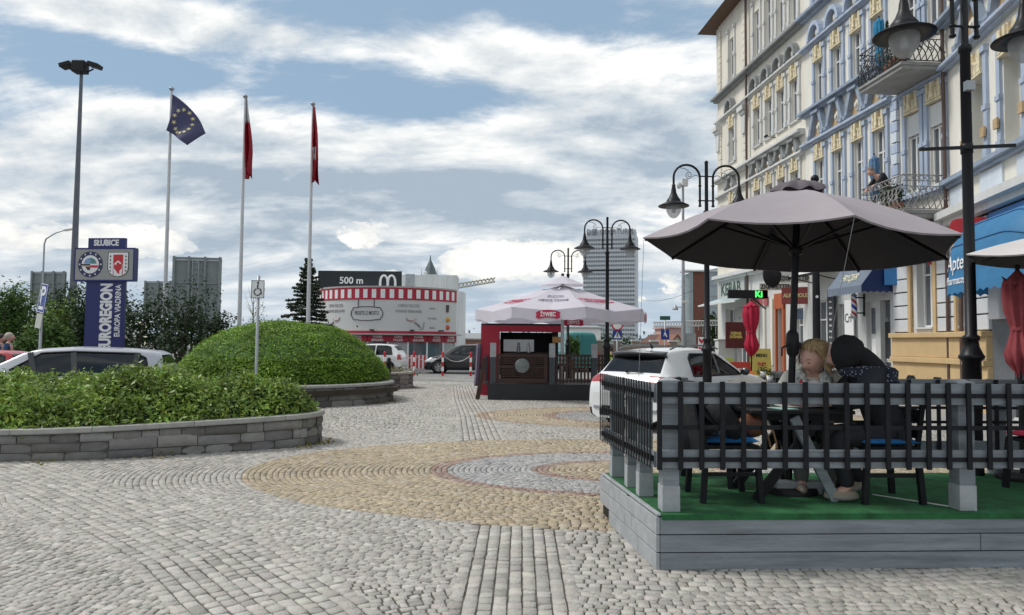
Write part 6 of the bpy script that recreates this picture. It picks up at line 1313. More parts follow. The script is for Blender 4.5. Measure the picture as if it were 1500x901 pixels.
st2 = [(0, .62, .72, .78, .6), (.02, .85, .72, .82, .75), (.06, .97, .68, .84, .86), (.2, 1.2, .62, .85, .92), (.42, 1.42, .58, .85, .93), (.55, 1.47, .57, .85, .93), (1.3, 1.51, .58, .85, .93), (2.0, 1.48, .58, .85, .93), (2.3, 1.38, .59, .85, .93), (2.95, .98, .68, .84, .92), (3.1, .94, .7, .83, .86), (3.5, .84, .68, .8, .76), (3.75, .68, .62, .74, .62), (3.82, .5, .58, .66, .46)]
sd2 = [[(.45, .97), (.55, 1.34), (.75, 1.40), (1.25, 1.41), (1.28, .96)], [(1.38, .96), (1.36, 1.41), (2.0, 1.38), (2.62, .99)]]
lm2 = [(-.1, .2, .5, .9, .72, .98, ('tail_lamp', M_tail)), (3.3, 3.9, .38, .85, .58, .78, ('headlight', M_head))]
car('parked_car', 'white hatchback parked before the kiosk, left of the black car', (W(590, 520, 36).x, 36.6, 0), R(176), st2, .18, sd2, (2.2, 2.92, .98), (.18, .42, 1.0), (.65, 3.1), .31, .85, P_white, CGd, lm2, nx=90)
car('parked_car', 'black hatchback parked by the red and white chain posts', (W(623, 520, 37).x+3.9, 37.6, 0), R(180), [(a*1.03, b_, c, d, e) for a, b_, c, d, e in st2], .18, sd2, (2.2, 2.92, .98), (.18, .42, 1.0), (.68, 3.18), .33, .86, P_blk, CG, lm2, nx=90)
car('parked_car', 'red car at the far left edge, only its roof showing', (W(24, 520, 19.5).x, 20.4, -.2), R(186), st2, .18, sd2, (2.2, 2.92, .98), (.18, .42, 1.0), (.65, 3.1), .31, .85, P_redc, CG, lm2, nx=90)
stv = [(0, .6, .84, .88, .58), (.01, 1.2, .83, .93, 1.0), (.04, 1.9, .80, .95, 1.2), (.10, 2.18, .76, .95, 1.2), (.2, 2.24, .75, .95, 1.2), (2, 2.28, .75, .95, 1.2), (3.3, 2.25, .75, .95, 1.2), (3.7, 2.1, .74, .95, 1.2), (4.3, 1.45, .78, .94, 1.2), (4.5, 1.25, .8, .93, 1.1), (4.9, 1.05, .8, .9, .9), (5.0, .6, .7, .8, .5)]
def van_extra(root, S_, Vf, objs):
    b = MB(); b.beam((-.005, 0, .5), (.055, 0, 2.15), .02, .012, up=(0, 1, 0)); b.build('door_seam', M_dark, root)
car('parked_van', 'teal high roofed van seen from behind, right of the beer tent bar', (W(853, 500, 40).x, 40, 0), R(96), stv, .25, [[(3.2, 1.25), (3.2, 1.9), (3.7, 1.9), (4.2, 1.3)]], (3.72, 4.3, 1.4), None, (.9, 4.1), .34, .95, P_teal, CG, [(-.1, .2, .75, .99, .8, 1.25, ('tail_lamp', M_tail))], nx=70, extra=van_extra, cat='van')

# weeds along the wall feet
P = []
for p, n_ in (((-3.02, 11.5), 60), ((-3.2, 11.1), 40), ((-4.9, 10.0), 25), ((-3.24, 19.5), 70), ((-3.45, 18.8), 40), ((-3.45, 25.2), 80), ((-6.2, 9.55), 20)):
    for i in range(n_): P.append((p[0]+RND.gauss(.04, .10), p[1]+RND.gauss(-.05, .10), abs(RND.gauss(.02, .025))))
tag(leaves('wall_weeds', np.array(P), .06, mat('weed_leaf', (.22, .20, .06), .7, var=0, attr='tint', trans=.2), up=.1), 'small yellowish weeds growing along the feet of the planter walls', 'weeds', kind='stuff')
# ================================================================ beer tent and its bar
TC = Vector((W(824, 450, 21.5).x, 21.5, 0)); TR, TPH = 2.62, R(-90-13-22.5)
M_tent = mat('white_canopy', (.76, .72, .80), .8, var=.05, scale=1.5, bump=.1, bscale=3, trans=.32)
tent = thing('beer_umbrella', 'large white beer tent umbrella with red lettering over the dark bar terrace', 'umbrella', TC)
zr, za = 2.60, 3.46; vt_ = [Vector((TR*math.cos(TPH+2*PI*k/8), TR*math.sin(TPH+2*PI*k/8), zr)) for k in range(8)]; apx = Vector((0, 0, za))
b = MB()
for k in range(8):
    b.grid([[apx.lerp(vt_[k].lerp(vt_[(k+1) % 8], u/4), t)+Vector((0, 0, -.05*math.sin(PI*t)-.10*t*(1-abs(u/2-1)))*1) for u in range(5)] for t in (.22, .4, .6, .8, 1)], False)
b.build('canopy', M_tent, tent)
b = MB(); ap2 = Vector((0, 0, za+.20))
for k in range(8): b.grid([[ap2.lerp(vt_[k].lerp(vt_[(k+1) % 8], u/4)*1+Vector((0, 0, .12)), t)+Vector((0, 0, -.04*math.sin(PI*t))) for u in range(5)] for t in (0, .1, .2, .29)], False)
b.build('vent_cap', M_tent, tent)
b = MB()
for k in range(8):
    t0 = [vt_[k].lerp(vt_[(k+1) % 8], u/6)+Vector((0, 0, -.10*(1-abs(u/3-1)))) for u in range(7)]; b.grid([t0, [p+Vector((p.x*.008, p.y*.008, -.30+.03*math.sin(u*2.1))) for u, p in enumerate(t0)]], False)
b.build('valance', M_tent, tent)
for k in range(8): b = MB(); b.tube([apx+Vector((0, 0, -.1)), vt_[k]+Vector((0, 0, -.04))], .02, 6); b.build('rib', M_steel, tent)
b = MB(); b.tube([(0, 0, 0), (0, 0, za+.19)], .05, 12); b.build('pole', mat('alu_pole', (.5, .5, .52), .4, .6), tent)
b = MB(); b.ball((0, 0, za+.22), .05); b.build('finial', M_dark, tent)
def vface(k, z, off, flip=1):
    a, d = vt_[k % 8], vt_[(k+1) % 8]; m = (a+d)/2; x = (d-a).normalized()*flip; n = Vector((m.x, m.y, 0)).normalized(); return frame((m.x+n.x*off, m.y+n.y*off, z), x, (0, 0, 1))
def logo(M, mirror=False, s=1.):
    b = MB(M); pts_ = []
    for i in range(17): u = i/16*2-1; pts_.append((u*.36*s, (.15-.05*u*u+ (.0))*s))
    for i in range(17): u = 1-i/16*2; pts_.append((u*.33*s, (-.12-.05*u*u)*s))
    b.prism(pts_, .0, .008)
    for sg_ in (-1, 1): b.prism([(sg_*.33*s, .10*s), (sg_*.43*s, .06*s), (sg_*.40*s, -.01*s), (sg_*.43*s, -.12*s), (sg_*.32*s, -.16*s)], -.004, .004)
    b.build('emblem', mat('beer_red', (.50, .015, .07), .5, var=0), tent); text('ŻYWIEC', .20*s, M_lwhite, tent, M @ Matrix.Translation((0, -.01, .012)), sx=.72, off=.006, mirror=mirror)
logo(vface(0, 2.40, .05), s=.78)
def inner(k, z): a, d = vt_[k % 8], vt_[(k+1) % 8]; m = (a+d)/2; n = Vector((m.x, m.y, 0)).normalized(); return frame((m.x*.975, m.y*.975, z), Vector((n.y, -n.x, 0)), (0, 0, 1))
logo(inner(4, 2.32), True, .78); logo(vface(2, 2.40, .05), s=.78)
def slope(k, t, u=.5): a, d = vt_[k % 8], vt_[(k+1) % 8]; e = a.lerp(d, u); p = apx.lerp(e, t); x = (d-a).normalized(); y = (apx-(a+d)/2).normalized(); z = x.cross(y); p = p+z*.05+Vector((0, 0, -.05*math.sin(PI*t)-.10*t*(1-abs(u*2-1)))); return frame(p, x, y)
text('MĘSKIE GRANIE', .2, mat('slate_print', (.10, .10, .2), .6), tent, slope(0, .66), sx=.6); text('PIWO', .2, MATS['slate_print'], tent, slope(0, .52), sx=.9)
for k in (7, 1): 
    Mx = slope(k, .66); b = MB(Mx)
    for y in (-.13, .13): b.bb((-.55, y-.018, 0), (.55, y+.018, .008))
    b.bb((-.55, -.13, .0), (-.52, .13, .008)); b.bb((.52, -.13, .0), (.55, .13, .008)); b.build('red_print', mat('beer_red', (.5, .015, .07), .5), tent); text('ŻYWIEC', .2, mat('beer_red', (.5, .015, .07), .5), tent, Mx, off=.004)
Yb = 20.3
def bx(px): return W(px, 540, Yb).x
bar = thing('bar_terrace', 'black bar terrace platform with fence panels under the white beer tent', 'terrace', (bx(715), Yb, 0)); ox = bx(715); wd_ = bx(905)-ox
b = MB(); b.bb((0, 0, .0), (wd_, 3.4, .46)); b.build('platform', mat('black_boards', (.014, .015, .018), .6, var=.25), bar)
M_brown = mat('brown_lattice', (.045, .022, .016), .7, var=.3, scale=6)
for px in (722, 809, 871): 
    x = bx(px)-ox; b = MB(); b.bb((x-.08, .03, .46), (x+.08, .19, 1.22)); p = b.build('post', mat('slate_post', (.045, .055, .065), .6, var=.2), bar); b = MB(); b.bb((x-.084, .026, 1.22), (x+.084, .194, 1.62)); b.build('post_top', M_woodl, p)
x0, x1 = bx(727)-ox, bx(802)-ox
b = MB(); b.bb((x0, .06, 1.22), (x1, .10, 1.30)); b.bb((x0, .06, .50), (x1, .10, .62)); b.bb((x0, .06, .62), (x0+.09, .10, 1.22)); b.bb((x1-.09, .06, .62), (x1, .10, 1.22))
for i in range(9): b.bb((x0+.09, .07, .66+.062*i), (x1-.09, .085, .69+.062*i))
b.build('fence_panel', M_brown, bar)
b = MB(); b.lathe([(.001, 0), (.20, 0), (.21, .02), (.20, .05), (.17, .06), (.001, .065)], ((bx(765)-ox), .04, .98), 24, M=Matrix.Rotation(R(90), 4, 'X')); b.build('round_plaque', mat('plaque_grey', (.16, .18, .18), .5, var=.3, scale=12), bar)
x0, x1 = bx(814)-ox, bx(905)-ox; b = MB()
for i in range(int((x1-x0)/.10)): x = x0+.10*i; b.bb((x, .07, .5), (x+.055, .09, 1.26)); b.beam((x, .095, 1.02), (x+.16, .095, 1.26), .012, .03, up=(0, 1, 0)); b.beam((x+.16, .10, 1.02), (x, .10, 1.26), .012, .03, up=(0, 1, 0))
for z in (.56, 1.02, 1.28): b.bb((x0, .06, z-.03), (x1, .10, z+.03))
b.build('lattice_panel', M_brown, bar)
b = MB(); b.beam((-.30, .1, .0), (-.10, .05, 1.2), .05, .12, up=(1, 0, 0)); b.build('ramp', M_brown, bar)
b = MB(); b.beam((-.08, .1, .46), (-.1, 3.3, .46), .1, .04); 
for i in range(16): b.bb((-.10, .1+.2*i, .46), (-.06, .15+.2*i, 1.25))
b.build('side_fence', mat('slate_post', (.05, .06, .07), .6), bar)
for px, lab in ((744, 'brown bistro chair behind the bar fence near the red wall'), (790, 'brown bistro chair behind the bar fence near its middle post')):
    cafe_chair(lab, bx(px), Yb+.9, R(20), M_brown); list(COL.objects)[-1]
for o in COL.objects:
    if o.get('label', '').startswith('brown bistro chair behind the bar'): o.location.z = .46; o['group'] = 'chairs on the bar terrace'
hut = thing('bar_hut', 'red and black bar hut under the beer tent with a bright serving window', 'hut', (bx(700), Yb+1.8, 0)); hx = bx(700); Yh = Yb+1.8
def hxp(px): return W(px, 500, Yh).x-hx
M_hr = mat('hut_red', (.42, .012, .04), .5, var=.08)
b = MB(); b.bb((0, 0, 0), (hxp(732), .12, 2.16)); b.bb((0, .12, 0), (.1, 2.2, 2.16)); b.build('red_wall', M_hr, hut)
b = MB(); b.bb((hxp(732), -.02, 1.96), (hxp(823), .10, 2.16)); b.build('red_fascia', M_hr, hut)
b = MB(); b.bb((hxp(732), 1.3, .4), (hxp(818), 1.4, 1.96)); b.bb((0, .13, 2.161), (hxp(823), 2.2, 2.22)); b.bb((hxp(810), .1, .4), (hxp(818), 1.3, 1.96)); b.build('dark_interior', mat('interior_black', (.008, .008, .012), .7), hut)
b = MB(); b.bb((hxp(735), .4, .4), (hxp(806), .8, 1.32)); b.build('counter', M_brown, hut)
b = MB(); b.bb((hxp(737), 1.27, 1.34), (hxp(784), 1.295, 1.73)); b.build('serving_window', mat('bright_window', (.5, .52, .53), .25, emit=(.7, .75, .78, .12), var=.1), hut)
b = MB(); b.bb((hxp(809), -.06, 1.64), (hxp(821), -.02, 1.82)); b.build('wooden_plaque', mat('pine', (.5, .27, .09), .6, var=.2), hut)
for px, c in ((760, M_steel), (775, M_white)): b = MB(); b.lathe([(.05, 0), (.06, .16), (.03, .22), (.04, .30), (.001, .31)], (hxp(px), .6, 1.32), 12); b.build('beer_tap', c, hut)
q = thing('cloth_drape', 'mauve cloth drape hanging at the left of the red hut wall', 'cloth', (hx-.12, Yh-.1, .0)); b = MB(); b.grid([[(.10*math.sin(j*1.3)*.4-.12*(1-i/8)*.6+.14*(j/8), .06*math.cos(j*1.9), .3+1.3*i/8) for j in range(9)] for i in range(9)]); b.build('sheet', mat('mauve_cloth', (.16, .12, .18), .8), q, solid=.01)
bush('small leafy green tree left of the teal van', (W(838, 500, 27).x, 27, 0), .38, .38, 1.85, 1300, .12, M_bush, seed=77, clumps=9, name='potted_tree', cat='tree', base=.9)
# ================================================================ kiosk with striped awning
KC = Vector((W(576, 500, 50).x, 50.0, 0)); KR = 5.1
kio = thing('kiosk_building', 'round pale kiosk with a red and white striped band and menu pictures', 'building', KC)
def ka(a, z, r=KR): return Vector((r*math.sin(a), -r*math.cos(a), z))
def arcband(name, a0, a1, z0, z1, r, m, n=40, th=.08, par=kio, z_in=None):
    b = MB(); rows = [[], [], [], []]
    for i in range(n+1):
        a = a0+(a1-a0)*i/n
        for rr_, (r_, z) in zip(rows, ((r-th, z0), (r, z0), (r, z1) if z_in is None else (r-z_in, z1), (r-th, z1))): rr_.append(ka(a, z, r_))
    b.grid(rows, False)
    for i in (0, n): b.add([rw_[i] for rw_ in rows], [(0, 1, 2, 3)])
    return b.build(name, m, par)
A0, A1 = R(-66), R(63)
arcband('billboard_wall', A0, A1, 2.25, 4.25, KR, mat('hoarding_white', (.60, .60, .59), .6, var=.04, scale=.6))
arcband('red_band', A0, A1, 4.24, 4.34, KR+.03, M_hr); arcband('red_band', A0, A1, 4.90, 5.0, KR+.03, M_hr); arcband('red_band', A0, A1, 2.12, 2.27, KR+.03, M_hr)
ns_ = 41
for i in range(ns_):
    a = A0+(A1-A0)*i/ns_; e = A0+(A1-A0)*(i+1)/ns_; arcband('awning_stripe', a, e, 4.341, 4.90, KR+.02, M_hr if i % 2 == 0 else M_lwhite, 2, z_in=.0)
arcband('canopy_ledge', A0, A1, 2.02, 2.11, KR+.45, mat('ledge_grey', (.42, .40, .38), .6), th=.5)
nn_ = 9
for i in range(nn_):
    a = A0+(A1-A0)*(i+.02)/nn_; e = A0+(A1-A0)*(i+.98)/nn_; pn = arcband('sign_panel', a, e, 1.58, 2.02, KR+.06, M_hr, 6)
    s1_, s2_ = (('CIEPŁE', 'PĄCZKI') if i % 2 else ('WARME', 'BERLINER'))
    for s_, z in ((s1_, 1.90), (s2_, 1.70)): text(s_, .20, M_lwhite, pn, None, sx=.85, off=.004, bend=lambda c, z=z, am=(a+e)/2: ka(am+c.x/KR, z+c.y, KR+.075+c.z))
    k = i % 3; arcband('shop_window', a, e, .55, 1.58, KR-.05, M_winglass if k != 2 else mat('grey_shutter2', (.4, .41, .41), .6), 4)
    arcband('window_post', e-.008, e+.012, .0, 1.58, KR-.0, M_lwhite, 2)
arcband('low_wall', A0, A1, .0, .55, KR-.03, mat('kiosk_base', (.35, .33, .31), .7))
b = MB(); b.lathe([(KR-.08, .0), (KR-.08, 5.05), (.001, 5.05)], n=48); b.build('core', M_gp, kio)
arcband('roof_edge', A0, A1, 5.0, 5.10, KR+.05, mat('ledge_grey', (.4, .4, .4)), th=.4)
M_pr = mat('print_grey', (.28, .26, .27), .6, var=0); M_prd = mat('print_dark', (.10, .08, .09), .6, var=0); M_prp = mat('print_pink', (.55, .36, .33), .6, var=0)
def kt(s, am, z, size, m, **k): return text(s, size, m, kio, None, bend=lambda c: ka(am+c.x/KR, z+c.y, KR+.012+c.z), **k)
for am in (R(-37), R(20)): kt('CIEPŁE PĄCZKI', am, 3.87, .26, M_pr, sx=.8); kt('WARME BERLINER', am, 3.52, .26, M_pr, sx=.8)
kt('PROSTO Z MOSTU', R(-10), 3.38, .34, M_prd, sx=.56, off=.003)
b = MB(); fr = []
for i in range(48):
    a = 2*PI*i/48; x = math.copysign(abs(math.cos(a))**.5, math.cos(a))*1.02; z = math.copysign(abs(math.sin(a))**.5, math.sin(a))*.42; w_ = 1+.04*math.cos(8*a); fr.append(ka(R(-10)+x*w_/KR, 3.36+z*w_, KR+.02))
b.tube(fr+[fr[0]], .028, 6, cap=False)
for dx_ in (-.55, .5): b.tube([ka(R(-10)+dx_/KR, 3.80, KR+.02), ka(R(-10)+dx_/KR, 4.26, KR+.02)], .028, 6)
b.build('painted_frame', M_prd, kio)
for am, fl in ((R(-36), -1), (R(22), 1)):                              # hand offering a filled doughnut
    b = MB(); c0 = lambda u, v: ka(am+u*fl/KR, 2.85+v, KR+.015)
    b.tube([c0(-.35, .28), c0(-.2, .12), c0(.1, .10), c0(.3, .22)], .03, 6); b.tube([c0(-.33, .14), c0(-.1, .02), c0(.14, .02)], .025, 6); b.build('doughnut_print', M_prp, kio)
    b = MB(); b.tube([c0(.22, .0), c0(.42, -.16), c0(.60, -.32)], [.05, .08, .05], 6); b.tube([c0(.55, -.45), c0(.78, -.42), c0(.84, .0)], .03, 6); b.build('hand_print', M_pr, kio)
am = R(52)
b = MB(); b.tube([ka(am, 3.55, KR+.02), ka(am, 4.02, KR+.02)], [.09, .13], 8); b.build('cup_print', M_prd, kio); b = MB(); b.ball(ka(am, 3.05, KR+.02), .2, (1, .5, .8)); b.build('hotdog_print', mat('mustard', (.6, .32, .05), .6), kio); b = MB(); b.ball(ka(am, 2.55, KR+.02), .17, (1, .5, 1)); b.build('pretzel_print', mat('tomato', (.5, .10, .05), .6), kio)
for s_, z in (('KAWA', 3.75), ('HOT DOG', 3.1), ('PRECEL', 2.5)): kt(s_, R(38), z, .17, M_pr, sx=.8)
for a in (-40, -5, 22, 44): b = MB(); b.box(ka(R(a), 2.32, KR+.25), (.22, .3, .08), rz=R(a)); b.build('spot_lamp', M_dark, kio)
o = W(527, 408, 47); q = thing('billboard', 'black roof billboard reading 500 m with a white arched letter', 'billboard', (o.x, 47, 5.06)); hw_ = 2.75; b = MB(); b.bb((-hw_, 0, 0), (hw_, .15, 1.17)); b.build('panel', mat('board_black', (.015, .02, .024), .5, var=.05), q, bevel=.01)
text('500 m', .62, M_lwhite, q, FACE((-.55, -.012, .52)), off=.012, align='CENTER')
b = MB()
for x0 in (1.35, 1.85): b.tube([(x0+.25-.25*math.cos(PI*i/14)*(1 if True else 0)+0, -.02, .16+.72*math.sin(PI*i/14)**.62) for i in range(15)], [.065+.02*abs(i-7)/7 for i in range(15)], 8)
b.build('arch_letter', M_lwhite, q)
b = MB()
for x in (-2, 0, 2): b.bb((x-.05, .155, .0), (x+.05, .3, .9))
b.build('stay', M_steel, q)
o = W(627, 412, 52); q = thing('roof_plant_room', 'pale grey plant room with louvre on the kiosk roof', 'building', (o.x, 52.5, 5.06)); hw_ = 2.05; b = MB(); b.bb((-hw_, 0, 0), (hw_, 2, 1.45)); b.build('wall', M_gp, q); b = MB(); b.bb((-hw_+.35, -.06, .05), (-hw_+1.0, -.004, 1.5)); b.build('louvre', M_steel, q)
for x in (-.3, .5, 1.2): b = MB(); b.bb((x, -.03, 0), (x+.05, -.004, 1.44)); b.build('seam', M_white, q)
b = MB(); b.tube([(-.4, 1, 1.4), (-.4, 1, 1.7)], .14, 10); b.ball((-.4, 1, 1.7), .16); b.build('vent', M_gp, q)
# barrier posts and chain in front of the parked cars
def rwpost(label, px, Y):
    x = W(px, 500, Y).x; q = thing('chain_post', label, 'bollard', (x, Y, 0), 0, 'red and white chain posts')
    for i in range(5): b = MB(); b.lathe([(.055, .22*i), (.055, .22*(i+1))], n=12); b.build('red_band' if i % 2 == 0 else 'white_band', M_red if i % 2 == 0 else M_lwhite, q)
    b = MB(); b.lathe([(.055, 1.1), (.05, 1.13), (.001, 1.15)], n=12); b.build('cap', M_red, q); return Vector((x, Y, 1.0))
cp_ = [rwpost(l, px, 34.5) for px, l in ((564, 'red and white chain post before the white hatchback'), (607, 'red and white chain post between the white and black hatchbacks'), (649, 'red and white chain post before the front wheel of the black hatchback'), (690, 'red and white chain post nearest the beer tent'))]
b = MB()
for a, c in zip(cp_, cp_[1:]): b.tube([a.lerp(c, t)-Vector((0, 0, .32*4*t*(1-t))) for t in [i/12 for i in range(13)]], .018, 5)
tag(b.build('barrier_chain', mat('chain_white', (.55, .5, .5), .5)), 'sagging chain strung between the red and white posts', 'chain')
o = W(606, 537, 41); q = thing('striped_barrier', 'low red and white striped barrier at the foot of the kiosk', 'barrier', (o.x, 41, 0)); b = MB(); b.bb((-.75, .02, .1), (.75, .06, .85)); b.build('board', M_lwhite, q); b = MB()
for i in range(7): b.bb((-.72+.215*i, -.004, .1), (-.62+.215*i, .018, .85))
b.build('stripe', M_red, q)
x = W(569.5, 540, 23.6).x; q = thing('black_bollard', 'short black bollard between the mound and the smallest planter', 'bollard', (x, 23.6, 0)); b = MB(); b.lathe([(.075, 0), (.07, .9), (.085, .91), (.085, .95), (.06, .97), (.07, 1.03), (.05, 1.09), (.001, 1.11)], n=16); b.build('body', M_black, q)
# ================================================================ pylon, flags, masts, signs on the left
PY = 22.0; o = W(153, 440, PY); py = thing('town_pylon', 'blue town pylon reading Euroregion with two crests on its grey board', 'sign', (o.x, PY, 0), R(-5)); sc_ = PY/1050
def pxz(y): return HC+(494.8-y)*sc_
b = MB(); b.bb((-.62, 0, 0), (.62, .14, pxz(410))); b.build('column', M_navy, py, bevel=.01)
z0, z1 = pxz(410), pxz(363); b = MB(); b.bb((-.94, -.08, z0), (.94, .12, z1)); b.build('crest_board', mat('board_grey', (.33, .33, .32), .4, var=.05), py, bevel=.01)
b = MB()
for zz in (z0, z1): b.bb((-.965, -.085, zz-.025), (.965, .125, zz+.02))
for xx in (-.955, .955): b.bb((xx-.02, -.083, z0+.02), (xx+.02, .123, z1-.025))
b.build('board_edge', M_navy, py)
b = MB(); b.bb((-.60, .0, z1+.02), (.60, .12, pxz(347))); b.build('name_board', M_navy, py, bevel=.008)
text('SŁUBICE', .25, M_lwhite, py, FACE((0, -.006, (z1+.02+pxz(347))/2)), sx=.88, off=.010)
def FR(x, y, z): return Matrix.Translation((x, y, z)) @ Matrix.Rotation(R(90), 4, 'X') @ Matrix.Rotation(R(90), 4, 'Z')
text('EUROREGION', .50, M_lwhite, py, FR(.08, -.006, pxz(414)), sx=.66, off=.026, align='RIGHT'); text('EUROPA VIADRINA', .25, M_lwhite, py, FR(.45, -.006, pxz(416)), sx=.74, off=.005, align='RIGHT')
c = FACE((-.44, -.085, (z0+z1)/2)); cr = MB(c); k = 40; cr.prism([(.40*math.cos(2*PI*i/k), .40*math.sin(2*PI*i/k)) for i in range(k)], 0, .006); crest = cr.build('round_crest', mat('crest_navy', (.03, .03, .10), .5), py)
def star(M, r): b = MB(M); b.prism([((r if i % 2 == 0 else r*.4)*math.sin(PI*i/5), (r if i % 2 == 0 else r*.4)*math.cos(PI*i/5)) for i in range(10)], .0, .004); return b
sb = MB()
for i in range(12): a = 2*PI*i/12; s_ = star(c @ Matrix.Translation((.345*math.sin(a), .345*math.cos(a), .0065)), .04); sb.add(s_.v, s_.f)
sb.build('star_ring', M_lwhite, crest)
def cpoly(pts_, z, m, nm_, par=crest, M=None): b = MB(M or c); b.prism(pts_, z, z+.002); return b.build(nm_, m, par)
cpoly([(.28*math.cos(2*PI*i/k), .28*math.sin(2*PI*i/k)) for i in range(k)], .0065, M_lwhite, 'white_disc')
cpoly([(.20*math.cos(PI*i/20), .02+.18*math.sin(PI*i/20)) for i in range(11)]+[(0, .02)], .009, mat('crest_teal', (.10, .25, .25), .5), 'teal_field'); cpoly([(0, .02)]+[(.20*math.cos(PI*i/20), .02+.18*math.sin(PI*i/20)) for i in range(10, 21)], .009, mat('crest_sky', (.2, .32, .55), .5), 'sky_field')
cpoly([(-.28, -.03), (0, -.03), (0, .01), (-.28, .01)], .0115, M_lblack, 'black_bar'); cpoly([(-.28, -.06), (0, -.06), (0, -.03), (-.28, -.03)], .0115, mat('crest_gold', (.5, .3, .03), .5), 'gold_bar'); cpoly([(0, -.10), (.24, -.10), (.28, -.03), (0, -.03)], .0115, M_red, 'red_bar'); cpoly([(-.16, -.07), (.0, -.07), (.0, -.19), (-.09, -.17)], .009, mat('crest_plum', (.10, .04, .08), .5), 'plum_field')
d_ = FACE((.46, -.085, (z0+z1)/2)); sh = [(-.34, .38), (.34, .38), (.34, -.12)]+[(.34*math.cos(PI*i/16), -.12-.27*math.sin(PI*i/16)) for i in range(1, 16)]+[(-.34, -.12)]
shield = cpoly(sh, 0, M_lblack, 'shield_crest', py, d_); cpoly([(x*.93, y*.95) for x, y in sh], .0025, M_lwhite, 'shield_field', shield, d_)
cpoly([(-.16, -.33), (.16, -.33), (.16, .30), (-.16, .30)], .005, M_red, 'red_pale', shield, d_); cpoly([(-.13, -.34), (.13, -.34), (.15, .0), (0, .12), (-.15, .0)], .0075, M_lwhite, 'white_charge', shield, d_)
cpoly([(.02, .06), (.07, .0), (.14, .05), (.13, -.12), (.05, -.2), (.06, -.30), (-.02, -.26), (-.05, -.2), (-.13, -.12), (-.13, .02), (-.07, -.03), (-.02, .06)], .010, M_red, 'red_bird', shield, d_)
for sg_ in (-1, 1):
    for i in range(5): cpoly([(sg_*.25-.03, .22-.11*i), (sg_*.25, .29-.11*i), (sg_*.25+.03, .22-.11*i)], .0052, M_lblack, 'black_mark', shield, d_)
# flags
def flagpole(label, px, pytop, Y, pxh):
    t = W(px, pytop, Y); q = thing('flagpole', label, 'flagpole', (t.x, Y, 0), 0, 'white flagpoles behind the planters'); H_ = t.z; b = MB(); b.lathe([(.085, 0), (.08, 2), (.062, H_*.6), (.042, H_-.1)], n=14); b.build('pole', mat('pole_white', (.62, .63, .64), .4, var=.05), q)
    b = MB(); b.lathe([(.03, H_-.12), (.05, H_-.08), (.09, H_-.03), (.10, H_), (.06, H_+.05), (.001, H_+.06)], n=14); b.build('finial', M_steel, q); b = MB(); b.tube([(.055, -.05, H_-.1), (.075, -.08, H_*.5), (.09, -.06, 1.2)], .006, 5); b.build('halyard', M_steel, q); b = MB(); b.lathe([(.13, 0), (.13, .25), (.09, .3)], n=12); b.build('base', M_steel, q); return t
FY = (26.8, 27.5, 28.1)
flagpole('flagpole flying the blue starred flag', 251.5, 130, FY[0], 0); flagpole('middle flagpole with the white and red flag', 359.5, 141, FY[1], 0); flagpole('right flagpole with the red flag, behind the conifer top', 458.5, 152, FY[2], 0)
def cloth(Pf, nu, nv, m, name='cloth', par=None, solid=.006): b = MB(); b.grid([[Pf(u/nu, v/nv) for u in range(nu+1)] for v in range(nv+1)]); return b.build(name, m, par, solid=solid)
Y = FY[0]; H1, H2, F2, F1 = W(252.5, 138, Y), W(249.5, 193, Y), W(273, 212, Y-.55), W(303.5, 197, Y+.1); B1 = W(286, 158, Y-.1); LB_ = W(241, 190, Y-.5)
def eu(u, v):
    top = H1*(1-u)**2+2*u*(1-u)*B1+F1*u*u; bot = H2*(1-u)**2+2*u*(1-u)*W(252, 196, Y-.45)+F2*u*u; p = top.lerp(bot, v); k = math.exp(-((u-.12)/.12)**2)*v; p = p.lerp(LB_.lerp(H1, 1-v), .75*k); p.y += -.16*math.sin(u*8+v*2)*u*.8; return p
q = thing('flag', 'blue flag with a ring of yellow stars blowing to the right', 'flag', (0, 0, 0)); cloth(eu, 30, 22, mat('flag_blue', (.13, .13, .25), .75, var=.05, trans=.5), par=q)
b = MB()
for i in range(12):
    a = 2*PI*i/12; uc, vc = .46+.25*math.sin(a), .50-.37*math.cos(a); p = eu(uc, vc); du = (eu(uc+.01, vc)-p).normalized(); dv = (p-eu(uc, vc+.01)).normalized(); n_ = du.cross(dv).normalized(); n_ = -n_ if n_.y > 0 else n_; s_ = star(frame(p+n_*.012, du, n_.cross(du) if n_.cross(du).z > 0 else -n_.cross(du), n_), .10); b.add(s_.v, s_.f)
b.build('star_ring', mat('star_yellow', (.6, .54, .28), .6, var=0), q)
def hang(px0, px1, y0, y1, Y, seed):
    def f(u, v):
        top = W(px0+1, y0, Y); w = (px1-px0)*(.35+.65*min(1, v*1.5)); x = px0+1+w*u; p = W(x, y0+(y1-y0)*(v+.04*math.sin(u*6+seed)*v), Y); p.y += .16*math.sin(u*11+seed+v*3)*(.3+v); p.x += .05*math.sin(v*7+u*4+seed)*v; return p
    return f
f = hang(358.5, 367.5, 143, 259, FY[1], 1.); q = thing('flag', 'limp white and red flag on the middle flagpole', 'flag', (0, 0, 0))
cloth(lambda u, v: f(u, v*.32), 24, 10, mat('flag_white', (.66, .66, .67), .8, var=.03, trans=.35), 'white_half', q); cloth(lambda u, v: f(u, .32+v*.68), 24, 20, mat('flag_red', (.42, .012, .03), .8, var=.05, trans=.35), 'red_half', q)
